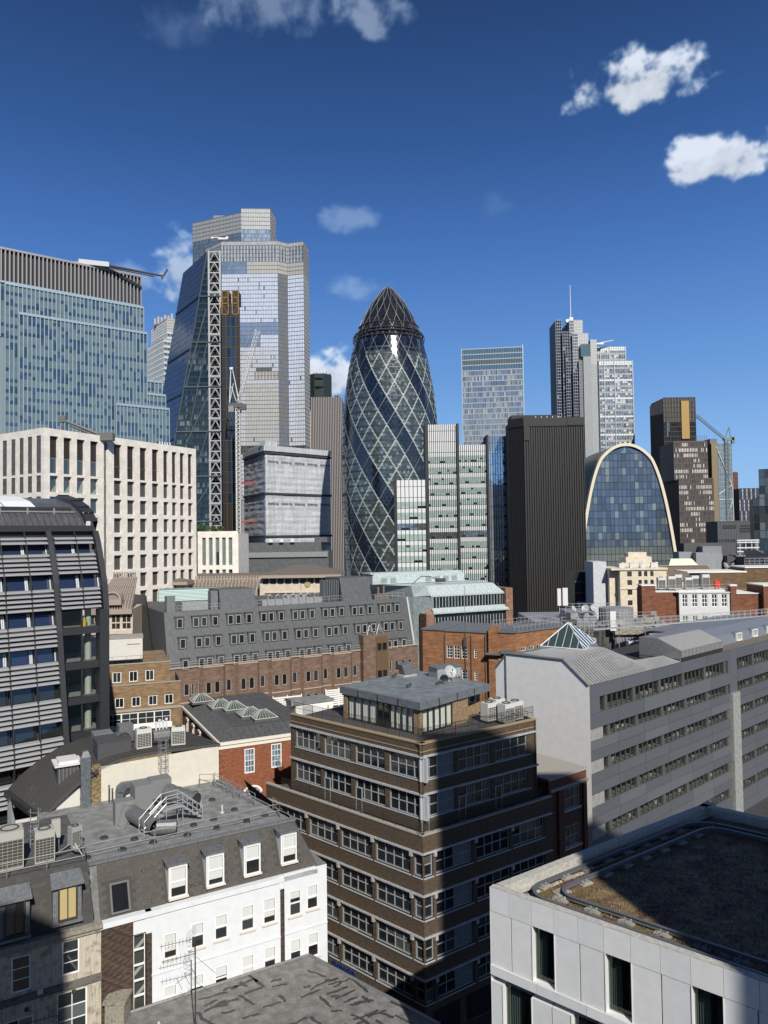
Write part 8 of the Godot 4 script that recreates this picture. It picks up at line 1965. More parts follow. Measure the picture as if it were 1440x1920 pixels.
	for s in 2:
		var xf := LX * fr(0, 0, -U) if s == 0 else fr(0, 0, -U)
		var xa := -16.0 if s == 0 else 0.38; var xb := -0.55 if s == 0 else 13.1; var hs := []
		if s == 0: xb = -0.42
		for u in us:
			for c in ucol[s]: hs.append(Rect2(c[0], u[0] - 0.05 - u[1], c[1], u[1]))
		m = mb(xf); m.wall(xa, 15.1, xb, 21.95, hs, 0.2); part(t, "brick_wall", m, bk)
		for hi in hs.size():
			var h: Rect2 = hs[hi]; var lowr: bool = hi >= ucol[s].size()
			var o := window(t, xf * fr(h.position.x, h.position.y, -0.17), h.size.x, h.size.y, 4, 2, fm, [cur[rng.randi() % 5], cur[2 + rng.randi() % 3]], 0.075, {"panes": true, "depth": 0.1, "bar": 0.06})
			if s == 1 and hi % 3 == 0:
				for k in 12: var lm := mb(); lm.box(h.size.x * 0.48, 0.1 + k * 0.132, 0.06, h.size.x - 0.1, 0.2 + k * 0.132, 0.1); part(o, "louvre", lm, lou)
			if lowr and (hi - ucol[s].size()) > (0 if s == 0 else -1) and not (s == 0 and hi == hs.size() - 1):
				window(t, xf * fr(h.position.x - 0.02, 15.25, -0.05), 0.75, 2.0, 1, 2, fm, dark_pane(), 0.08, {"name": "terrace_door", "panes": true})
			var pm := mb(xf); pm.box(h.end.x + 0.01, h.position.y - 0.02, -0.2, h.end.x + 0.42, h.end.y + 0.02, -0.02); part(t, "grey_pier", pm, pier)
			var sl := mb(xf); sl.box(h.position.x - 0.05, h.position.y - 0.08, -0.2, h.end.x + 0.4, h.position.y, 0.06); part(t, "sill", sl, pier)
		for u in us:
			m = mb(xf); m.box(xa - 0.05, u[0] - 0.06, -0.02, xb + 0.08, u[0] + 0.08, 0.16); part(t, "lintel", m, pale)
			m = mb(xf); m.box((xb - 0.32) if s == 0 else xa, u[0] - 1.85, -0.1, xb if s == 0 else xa + 0.3, u[0] - 0.06, 0.03); part(t, "corner_pier", m, pier)
		m = mb(xf); m.box(xa, 21.95, -0.35, xb + 0.05, 22.05, 0.06); m.box(xa, 21.35, 0, xb, 21.42, 0.04); part(t, "parapet_coping", m, mt("coping_brown", Color(0.27, 0.20, 0.12), 0.9))
		var p0 := xf * Vector3(xa + 0.1, 22.05, -0.3); var p1 := xf * Vector3(xb - (0.1 if s == 0 else 0.0), 22.05, -0.3)
		railing(t, [p0, p1], 1.0, mt("rail_black", Color(0.02, 0.02, 0.02), 0.5), 1.25, 0.018, 2, "roof_railing", 0.11)
		var q0 := xf * Vector3(xa - 0.6, 15.45, U - 0.12); var q1 := xf * Vector3(xb + (0.1 if s == 0 else 0.0), 15.45, U - 0.12)
		railing(t, [q0, q1], 0.85, mt("rail_black", Color.WHITE), 1.25, 0.018, 2, "terrace_railing", 0.11)
		if s == 1: m = mb(xf); m.box(13.1, 15.1, -10, 13.12, 22, 0); m.tube(Vector3(12.9, 15, 0.1), Vector3(12.9, 21.9, 0.1), 0.06, 6); part(t, "brick_return", m, bk)
	m = mb(); var u0: Vector3 = LX * Vector3(-16.0, 0, -U); var d0: Vector3 = LX * Vector3(-16.0, 0, -11)
	m.prism([Vector2(0.95, -1.2), Vector2(13.1, -1.02), Vector2(12.3, -13.5), Vector2(d0.x, d0.z), Vector2(u0.x + 0.5, u0.z)], 15, 21.62); part(t, "roof_deck", m, mt("deck_dark", Color(0.105, 0.10, 0.095), 0.85, 0, "fine", 3))
	# penthouse
	var pb := [Vector2(2.75, -3.75), Vector2(9.2, -4.9), Vector2(9.2, -14.6), Vector2(1.35, -12.8)]
	var L2 := fr(2.75, 0, -3.75, -79.5); var R2 := fr(2.75, 0, -3.75, 10)
	m = mb(); m.prism([Vector2(3.5, -4.6), Vector2(8.8, -5.4), Vector2(8.8, -14.2), Vector2(1.9, -12.5)], 21.6, 23.7); part(t, "penthouse_core", m, mt("pane_void", Color.WHITE))
	var pk := mt("penthouse_brick", Color(0.40, 0.275, 0.16), 0.9, 0, "brickfar", 3.0)
	m = mb(L2); m.box(-0.62, 21.6, -0.3, 0, 23.75, 0); m.x = R2; m.box(0, 21.6, -0.6, 0.35, 23.75, 0); part(t, "corner_brick", m, pk); m = mb(L2); m.box(-9.2, 21.6, -0.3, -8.7, 23.75, 0); part(t, "end_brick", m, pk); m = mb(R2); m.box(4.3, 21.6, -4, 6.4, 23.75, -0.02); part(t, "side_brick", m, pk)
	var cm := mt("curtain_pale", Color(0.62, 0.64, 0.58), 0.9); var sec := [[L2, -8.65, 4, 0.92], [L2, -4.95, 2, 0.72], [L2, -3.45, 4, 0.70], [R2, 0.42, 5, 0.76]]
	for q in sec:
		for k in q[2]:
			var xf: Transform3D = q[0] * fr(q[1] + k * q[3], 21.72, -0.12); var w: float = q[3]
			var dark: bool = q[1] == -4.95
			window(t, xf, w, 1.95, 1, 1, mt("frame_black", Color(0.02, 0.022, 0.022), 0.4), clear_glass() if not dark else dark_pane()[2], 0.045, {"name": "penthouse_window"})
			if not dark:
				m = mb(xf); var n := 12
				for i in n:
					var z0 := -0.12 + 0.035 * sin(i * 1.9 + k); var z1 := -0.12 + 0.035 * sin((i + 1) * 1.9 + k)
					m.q(Vector3(w * i / n, 0.03, z0), Vector3(w * (i + 1) / n, 0.03, z1), Vector3(w * (i + 1) / n, 1.9, z1), Vector3(w * i / n, 1.9, z0))
				part(t, "curtain", m, cm)
	var fas := mt("fascia_lead", Color(0.22, 0.24, 0.26), 0.55, 0.15, "seam", 4)
	m = mb(); var rp := [Vector2(2.55, -3.35), Vector2(12.25, -5.45), Vector2(11.3, -15.6), Vector2(1.0, -13.3)]
	m.prism(rp, 23.78, 24.4, Color.WHITE, true); part(t, "penthouse_fascia", m, fas)
	m = mb(); m.prism([Vector2(2.7, -3.55), Vector2(12.1, -5.6), Vector2(11.15, -15.4), Vector2(1.15, -13.1)], 24.4, 24.43); part(t, "penthouse_roof", m, mt("lead_pale_roof", Color(0.31, 0.345, 0.36), 0.5, 0.1, "felt", 8))
	m = mb()
	for k in range(1, 4): var p: Vector2 = rp[0].lerp(rp[3], k / 4.0); m.box(p.x - 0.06, 23.8, p.y - 0.02, p.x + 0.02, 24.38, p.y + 0.02)
	for k in range(1, 4): var p: Vector2 = rp[0].lerp(rp[1], k / 4.0); m.box(p.x - 0.02, 23.8, p.y - 0.02, p.x + 0.02, 24.38, p.y + 0.06)
	m.x = L2; m.box(-9.3, 23.68, -0.3, 0.1, 23.78, 0.08); m.x = R2; m.box(0, 23.68, -0.3, 6.2, 23.78, 0.08); part(t, "fascia_joint", m, mt("rail_black", Color.WHITE), true)
	m = mb(); m.box(9.25, 21.6, -9, 12.0, 23.6, -6.6); part(t, "brick_return", m, pk)
	# sign on the street front
	var sg := TextMesh.new(); sg.text = "INDIGO"; sg.font_size = 64; sg.pixel_size = 0.0112; sg.depth = 0.12
	var fnt := SystemFont.new(); fnt.font_names = PackedStringArray(["Droid Sans"]); fnt.font_weight = 700; sg.font = fnt
	var sn := thing("hotel_sign", "dark blue raised letters and round emblem low on the hotel's street front", "sign", Vector3.ZERO)
	sn.transform = Transform3D(Basis(Vector3.UP, deg_to_rad(35.1)), Vector3(2.57, 0, -57)) * LX * fr(-8.85, 2.35, 0.1)
	var o := MeshInstance3D.new(); o.name = "lettering"; o.mesh = sg; o.material_override = mt("sign_blue", Color(0.018, 0.03, 0.10), 0.4); o.position = Vector3(0.25, 0.0, 0); sn.add_child(o)
	m = mb()
	for k in 14: var a0 := TAU * k / 14 * 0.8 + 0.6; var a1 := TAU * (k + 1) / 14 * 0.8 + 0.6; m.tube(Vector3(-1.75 + cos(a0) * 0.3, 0.35 + sin(a0) * 0.3, 0), Vector3(-1.75 + cos(a1) * 0.3, 0.35 + sin(a1) * 0.3, 0), 0.06, 5)
	m.tube(Vector3(-1.75, 0.35, 0), Vector3(-1.6, 0.5, 0), 0.06, 5); part(sn, "emblem", m, mt("sign_blue", Color.WHITE))
	# rooftop machines
	var B := Basis(Vector3.UP, deg_to_rad(35.1)); var P := func(x, y, z): return Vector3(2.57, 0, -57) + B * Vector3(x, y, z)
	var acw := mt("ac_white", Color.WHITE); var acd := mt("ac_dark", Color.WHITE)
	for k in 4: condenser(["white roof condenser nearest the penthouse, with slatted side", "white roof condenser second from the penthouse", "white roof condenser nearest the end of the hotel roof", "white roof condenser half hidden behind the other three"][k], P.call([9.6, 10.5, 11.75, 11.2][k], 21.75, [-3.9, -2.7, -2.9, -4.6][k]), 35.1, 1.15, 1.65, 0.95, acw, acd, "condensers beside the hotel penthouse")
	for k in 2:
		var u := thing("wall_condenser", ["wall mounted fan unit left of two on the penthouse side", "wall mounted fan unit right of two on the penthouse side"][k], "air conditioner", P.call(9.55 + k * 1.05, 22.7, -6.55), 35.1, "wall fan units beside the penthouse")
		m = mb(); m.box(0, 0, -0.35, 0.9, 0.75, 0.0); part(u, "casing", m, acw); m = mb()
		for j in 12: m.tube(Vector3(0.42 + cos(TAU * j / 12) * 0.28, 0.37 + sin(TAU * j / 12) * 0.28, 0.02), Vector3(0.42 + cos(TAU * (j + 1) / 12) * 0.28, 0.37 + sin(TAU * (j + 1) / 12) * 0.28, 0.02), 0.025, 4)
		m.tube(Vector3(0.42, 0.37, 0.0), Vector3(0.42, 0.37, 0.012), 0.25, 12); part(u, "fan_guard", m, acd)
	railing(t, [Vector3(8.6, 21.65, -3.9), Vector3(8.6, 21.65, -2.2), Vector3(12.9, 21.65, -1.5), Vector3(12.9, 21.65, -5)], 0.9, mt("rail_black", Color.WHITE), 1.0, 0.02, 2, "machine_railing")
	var v := thing("vent_cowl", "grey angled vent cowl at the back of the penthouse roof", "vent", P.call(8.7, 24.43, -13.4), 35.1)
	m = mb(); m.box(-0.8, 0, -0.6, 0.8, 0.15, 0.6); part(v, "kerb", m, mt("lintel_pale", Color.WHITE)); m = mb(); m.slab([Vector2(-0.45, 0.15), Vector2(0.5, 0.15), Vector2(0.6, 0.9), Vector2(0.35, 1.35), Vector2(-0.9, 1.15), Vector2(-0.85, 0.95)], -0.45, 0.45); part(v, "hood", m, mt("duct_silver", Color.WHITE))
	dish("white satellite dish on the penthouse roof by the grey box housing", P.call(10.2, 24.43, -8.7), 30, 0.6, 0.85)
	v = thing("plant_box", "pale grey louvred box housing at the right of the penthouse roof", "plant box", P.call(10.0, 24.43, -10.6), 28)
	m = mb(); m.box(0, 0, -1.2, 2.7, 0.95, 0.4); part(v, "casing", m, mt("plant_pale2", Color.WHITE)); m = mb(); m.box(-0.1, 0.95, -1.3, 2.8, 1.02, 0.5); part(v, "lid", m, fas)
	for k in 5: m = mb(); m.box(0.9 + k * 0.34, 0.12, 0.4, 1.2 + k * 0.34, 0.85, 0.43); part(v, "louvre_panel", m, mt("vent_grey", Color.WHITE))
	for k in 4:
		var f := thing("roof_light_fitting", ["small twin floodlight pointing away at the back of the penthouse roof", "tiny black fitting near the middle of the penthouse roof", "tiny black fitting left of the satellite dish", "tiny black fitting just beside the satellite dish"][k], "light fitting", P.call([6.9, 5.2, 8.0, 8.7][k], 24.43, [-13.2, -8.6, -7.9, -8.1][k]), 30)
		m = mb(); m.cbox(Vector3(0, 0.22, 0), Vector3(0.22, 0.16, 0.12)); m.cbox(Vector3(0.3, 0.3, 0), Vector3(0.2, 0.16, 0.12)); part(f, "head", m, mt("rubber_black", Color.WHITE)); m = mb(); m.tube(Vector3(0, 0, 0), Vector3(0, 0.2, 0), 0.03, 4); m.tube(Vector3(0.3, 0, 0), Vector3(0.3, 0.28, 0), 0.03, 4); part(f, "stem", m, mt("rubber_black", Color.WHITE))
	# brown brick neighbour on the right
	t = thing("brick_building", "small red brown brick building wedged between the hotel and grey office block", "building", Vector3(14.3, 0, -67.2), 38)
	var b2 := mt("dim_red_brick", Color(0.20, 0.075, 0.045), 0.9, 0, "brickfar", 3.0); var hs2 := [Rect2(2.2, 12.9, 2.1, 1.9), Rect2(2.2, 9.5, 2.1, 1.9), Rect2(2.2, 6.1, 2.1, 1.9), Rect2(2.2, 2.7, 2.1, 1.9)]
	m = mb(); m.wall(0, 0, 5.4, 16, hs2, 0.15); m.box(0, 0, -9, 5.4, 15.7, -0.17); m.box(1.1, 0, 0, 1.6, 15, 0.2); m.box(4.7, 0, 0, 5.2, 15, 0.2); part(t, "brick_wall", m, b2)
	for h in hs2: window(t, fr(h.position.x, h.position.y, -0.12), h.size.x, h.size.y, 3, 2, fm, cur, 0.09, {"panes": true})
	m = mb(); m.box(-0.1, 16, -9, 5.5, 16.15, 0.15); m.box(0, 15.0, 0, 5.4, 15.2, 0.25); part(t, "coping", m, mt("coping_grey", Color.WHITE))
	m = mb(); m.box(0.1, 15.7, -9, 5.3, 15.9, -0.3); part(t, "flat_roof", m, mt("walk_brown", Color.WHITE))
	for y in [12.6, 9.2, 5.8]: m = mb(); m.box(2.0, y + 0.15, 0, 4.5, y + 0.3, 0.12); part(t, "sill", m, pier)

func white_panel_building() -> void:
	var t := thing("white_panel_building", "white panelled block with deep set windows and a planted roof, bottom right", "building", Vector3(4.76, 0, -36), -40.8)
	var wp := [mt("panel_white", Color(0.80, 0.805, 0.80), 0.5, 0, "plaster", 5), mt("panel_white_b", Color(0.765, 0.77, 0.77), 0.5, 0, "plaster", 5), mt("panel_white_c", Color(0.82, 0.82, 0.81), 0.5, 0, "plaster", 5)]
	var jt := mt("joint_grey", Color(0.22, 0.225, 0.22), 0.8); var w := 17.0; var m := mb()
	# top course
	var xs := [0.0, 1.05, 2.23, 3.35, 4.5, 5.69, 6.87, 8.1, 9.3, 10.53, 11.8, 13.0, 14.3, 15.6, 17.0]
	for k in xs.size() - 1: m = mb(); m.box(xs[k] + 0.008, 20.2, -0.36, xs[k + 1] - 0.008, 21.3, 0.0); part(t, "panel", m, wp[k % 3])
	var storeys := [[17.72, 20.18, [[2.23, 3.38], [5.72, 6.9], [9.3, 10.52], [12.9, 14.1]]], [14.4, 16.95, [[0.62, 2.17], [4.1, 5.3], [7.7, 8.9], [11.2, 12.4]]], [11.0, 13.6, [[2.23, 3.38], [5.72, 6.9], [9.3, 10.52]]], [7.6, 10.2, [[0.62, 2.17], [4.1, 5.3], [7.7, 8.9]]]]
	var open := []
	for q in storeys:
		for c in q[2]: open.append(Rect2(c[0], q[0], c[1] - c[0], q[1] - q[0]))
	m = mb(fr(0, 0, -0.36)); m.wall(0.02, 0, w, 21.2, open, 0.02); part(t, "backing_wall", m, mt("backing_grey", Color(0.45, 0.45, 0.44), 0.8))
	for si in storeys.size():
		var s: Array = storeys[si]; var y0: float = s[0]; var y1: float = s[1]
		var x := 0.0; var cuts: Array = [[0.0, 0.0]] + s[2] + [[w, w]]
		for ci in cuts.size() - 1:
			var a: float = cuts[ci][1]; var b: float = cuts[ci + 1][0]; var n := maxi(1, int(round((b - a) / 1.15)))
			for k in n:
				var xa := lerpf(a, b, float(k) / n); var xb := lerpf(a, b, float(k + 1) / n)
				m = mb(); m.box(xa + (0.05 if k > 0 else 0.0), y0 + 0.008, -0.36, xb - 0.008, y1 - 0.008, -0.012); part(t, "panel", m, wp[rng.randi() % 3])
				if k > 0: m = mb(); m.box(xa - 0.008, y0, -0.34, xa + 0.05, y1, -0.25); part(t, "shadow_joint", m, jt)
		for c in s[2]:
			m = mb(); m.box(c[0], y0 - 0.02, -0.36, c[0] + 0.03, y1, 0.02); m.box(c[1] - 0.03, y0 - 0.02, -0.36, c[1], y1, 0.02); m.box(c[0], y0 - 0.02, -0.36, c[1], y0 + 0.03, 0.03); part(t, "window_reveal", m, wp[2])
			window(t, fr(c[0] + 0.03, y0 + 0.03, -0.34), c[1] - c[0] - 0.06, y1 - y0 - 0.03, 1, 1, mt("window_green_grey", Color(0.13, 0.16, 0.15), 0.4, 0.3), clear_glass(), 0.05, {"depth": 0.06})
			# curtains in a dark room
			m = mb(); var d := 1.2; m.box(c[0], y0, -0.37 - d, c[0] + 0.02, y1, -0.37); m.box(c[1] - 0.02, y0, -0.37 - d, c[1], y1, -0.37); m.box(c[0], y0, -0.37 - d, c[1], y1, -0.35 - d); m.box(c[0], y0 - 0.02, -0.37 - d, c[1], y0, -0.37); m.box(c[0], y1, -0.37 - d, c[1], y1 + 0.02, -0.37); part(t, "room", m, mt("room_dark", Color(0.02, 0.03, 0.027), 0.8))
			for h in 2:
				m = mb(); var cw: float = (c[1] - c[0]) * (0.42 if h == 0 else 0.3); var cx: float = c[0] + 0.03 if h == 0 else c[1] - 0.03 - cw; var n := 16
				for i in n:
					var z0 := -0.55 + 0.05 * sin(i * 2.1); var z1 := -0.55 + 0.05 * sin((i + 1) * 2.1)
					m.q(Vector3(cx + cw * i / n, y0 + 0.02, z0), Vector3(cx + cw * (i + 1) / n, y0 + 0.02, z1), Vector3(cx + cw * (i + 1) / n, y1, z1), Vector3(cx + cw * i / n, y1, z0))
				part(t, "curtain", m, mt("curtain_green", Color(0.042, 0.066, 0.058), 0.9))
		# the band below
		var n := 7
		for k in n:
			m = mb(); m.box(w * k / n + 0.01, y0 - 0.78 + (0.33 if si == 0 else 0.0), -0.36, w * (k + 1) / n - 0.01, y0 - 0.01, 0.06); part(t, "panel", m, wp[k % 3])
	# the wall that turns away along the alley
	var F2 := fr(0, 0, 0, 76.2)
	m = mb(F2); m.rect(0, 0, 17.9, 21.3, 0); part(t, "alley_wall", m, wp[1])
	# roof, in skewed steps s along the alley, u along the front
	var e1: Vector3 = F2.basis * Vector3(1, 0, 0); var e2 := Vector3(1, 0, 0)
	var R := func(s, u, y): return e1 * s + e2 * u + Vector3(0, y, 0)
	m = mb(); m.q(R.call(0.2, 0.2, 20.75), R.call(0.2, 17, 20.75), R.call(18, 17, 20.75), R.call(18, 0.2, 20.75)); part(t, "roof", m, mt("membrane", Color(0.25, 0.245, 0.23), 0.9, 0, "concrete", 4))
	var cap := mt("cap_cream", Color(0.62, 0.60, 0.54), 0.7, 0, "concrete", 2)
	for k in 12:
		m = mb(); var a := 1.42 * k; m.q(R.call(0, a + 0.01, 21.32), R.call(0, a + 1.41, 21.32), R.call(0.42, a + 1.41, 21.32), R.call(0.42, a + 0.01, 21.32)); m.q(R.call(0.42, a, 20.7), R.call(0.42, a + 1.42, 20.7), R.call(0.42, a + 1.42, 21.32), R.call(0.42, a, 21.32)); part(t, "front_coping", m, cap)
	for k in 8:
		m = mb(); var a := 2.25 * k; m.q(R.call(a + 0.43, 0.0, 21.33), R.call(a + 2.67, 0.0, 21.33), R.call(a + 2.67, 0.45, 21.33), R.call(a + 0.43, 0.45, 21.33)); m.q(R.call(a + 0.43, 0.45, 20.7), R.call(a + 2.67, 0.45, 20.7), R.call(a + 2.67, 0.45, 21.33), R.call(a + 0.43, 0.45, 21.33)); m.q(R.call(a + 0.43, 0.45, 20.9), R.call(a + 2.67, 0.45, 20.9), R.call(a + 2.67, 0.8, 20.9), R.call(a + 0.43, 0.8, 20.9)); part(t, "alley_coping", m, cap)
	m = mb(); m.q(R.call(17.4, 0, 20.7), R.call(17.4, 17, 20.7), R.call(17.4, 17, 21.33), R.call(17.4, 0, 21.33)); m.q(R.call(17.4, 0, 21.33), R.call(17.4, 17, 21.33), R.call(17.9, 17, 21.33), R.call(17.9, 0, 21.33)); m.q(R.call(17.9, 0, 0), R.call(17.9, 17, 0), R.call(17.9, 17, 21.33), R.call(17.9, 0, 21.33)); part(t, "far_coping", m, cap)
	# planted roof: earth sheet and a mat of tufts; gravel margin
	m = mb(); var nn := FastNoiseLite.new(); nn.seed = 8; nn.frequency = 0.35; nn.fractal_octaves = 4; var cell := 0.3
	var ho := func(s, u): return 20.83 + nn.get_noise_2d(s * 4, u * 4) * 0.05
	for i in 48:
		for j in 48:
			var s := 1.2 + i * cell * 1.12; var u := 1.15 + j * cell * 1.1; var v := nn.get_noise_2d(s * 1.5, u * 1.5)
			var col := Color(0.115, 0.078, 0.040).lerp(Color(0.20, 0.145, 0.07), clampf(v + 0.4, 0, 1)); if nn.get_noise_2d(s + 60, u * 1.3) > 0.22: col = Color(0.11, 0.05, 0.032)
			m.q(R.call(s, u, ho.call(s, u)), R.call(s, u + cell * 1.1, ho.call(s, u + cell * 1.1)), R.call(s + cell * 1.12, u + cell * 1.1, ho.call(s + cell * 1.12, u + cell * 1.1)), R.call(s + cell * 1.12, u, ho.call(s + cell * 1.12, u)), jit(col, 0.12))
	part(t, "sedum_bed", m, v_col())
	var tf := mb(); var gr := mb()
	for k in 16000:
		var s := 1.2 + rng.randf() * 15.8; var u := 1.15 + rng.randf() * 15.6; var p: Vector3 = R.call(s, u, ho.call(s, u)); var v := nn.get_noise_2d(s * 1.5, u * 1.5)
		var col := Color(0.12, 0.085, 0.045).lerp(Color(0.25, 0.19, 0.10), clampf(v * 1.2 + rng.randf() * 0.6, 0, 1)); if nn.get_noise_2d(s + 60, u * 1.3) > 0.2: col = Color(0.13, 0.06, 0.04)
		var a := rng.randf() * TAU; var h := rng.randf_range(0.04, 0.11); var d := Vector3(cos(a), 0, sin(a)) * rng.randf_range(0.02, 0.05)
		tf.t(p - d, p + d, p + Vector3(d.z * 0.6, h, -d.x * 0.6), jit(col, 0.3))
	part(t, "sedum_tufts", tf, v_col(), true)
	for k in 5200:
		var along := rng.randf() < 0.55; var s := 0.5 + rng.randf() * 0.75 if along else 0.5 + rng.randf() * 14; var u := 0.5 + rng.randf() * 16 if along else 0.85 + rng.randf() * 0.35
		var c := R.call(s, u, 20.77) as Vector3; var q := rng.randf_range(0.02, 0.045); var col := jit(Color(0.40, 0.36, 0.28), 0.4)
		gr.t(c + Vector3(-q, 0, q), c + Vector3(q, 0, q), c + Vector3(0, q * 1.3, 0), col); gr.t(c + Vector3(q, 0, q), c + Vector3(0, 0, -q), c + Vector3(0, q * 1.3, 0), col); gr.t(c + Vector3(0, 0, -q), c + Vector3(-q, 0, q), c + Vector3(0, q * 1.3, 0), col)
	part(t, "gravel", gr, v_col(), true)
	# running rails of the cleaning cradle, on concrete pads
	var tr := thing("cradle_track", "twin dark steel cradle rails curving round the planted roof on concrete pads", "rail track", Vector3(4.76, 0, -36), -40.8)
	for q in [[0.95, 0.85, 1.5], [1.95, 1.85, 1.1]]:
		var pts := [R.call(q[0], 17, 21.1)]; var cx: float = q[0] + q[2]; var cu: float = q[1] + q[2]
		for k in 11: var a := PI / 2 * k / 10; pts.append(R.call(cx - q[2] * cos(a), cu - q[2] * sin(a), 21.1))
		var R2: float = 16.3 - q[0] * 0.6; var k2: float = R2 - q[2]
		for k in 11: var a := PI / 2 * k / 10; pts.append(R.call(k2 + q[2] * sin(a), cu - q[2] * cos(a), 21.1))
		pts.append(R.call(R2, 17, 21.1))
		m = mb()
		for i in pts.size() - 1:
			var a: Vector3 = pts[i]; var b: Vector3 = pts[i + 1]; var d := (b - a).normalized(); var sd := Vector3(-d.z, 0, d.x)
			for f in [[0.075, 0.02, 0.0], [0.018, 0.14, -0.14], [0.08, 0.02, -0.16]]:
				var h: Vector3 = sd * f[0]; var y0 := Vector3(0, f[2], 0); var y1 := Vector3(0, f[2] + f[1], 0)
				m.q(a - h + y1, a + h + y1, b + h + y1, b - h + y1); m.q(a - h + y0, a - h + y1, b - h + y1, b - h + y0); m.q(a + h + y0, a + h + y1, b + h + y1, b + h + y0); m.q(a - h + y0, a + h + y0, b + h + y0, b - h + y0)
		part(tr, "rail", m, mt("rail_steel", Color(0.13, 0.137, 0.145), 0.45, 0.3))
	for k in 19:
		var fr_: bool = k < 10; var s: float = 0.95 if fr_ else 2.6 + (k - 10) * 1.6; var u: float = 2.3 + k * 1.6 if fr_ else 0.85
		for q in 2:
			var c: Vector3 = R.call(s + (q * 1.0 if fr_ else 0.0), u + (0.0 if fr_ else q * 1.0), 20.83)
			m = mb(); m.x = Transform3D(Basis(Vector3.UP, (0.0 if fr_ else 1.33) + rng.randf_range(-0.1, 0.1)), c); m.box(-0.36, 0, -0.28, 0.36, 0.06, 0.28); m.box(-0.24, 0.06, -0.24, 0.24, 0.11, 0.24); m.tube(Vector3(-0.15, 0.09, 0), Vector3(-0.12, 0.16, 0), 0.07, 6); m.tube(Vector3(0.15, 0.09, 0), Vector3(0.12, 0.16, 0), 0.07, 6); part(tr, "concrete_pad", m, mt("pad_concrete", Color(0.46, 0.44, 0.39), 0.9, 0, "concrete", 1))
		if fr_:
			m = mb(); var a: Vector3 = R.call(0.95, u, 20.94); var b: Vector3 = R.call(1.95, u, 20.94); m.tube(a, b, 0.03, 4); part(tr, "tie_bar", m, mt("rail_steel", Color.WHITE))

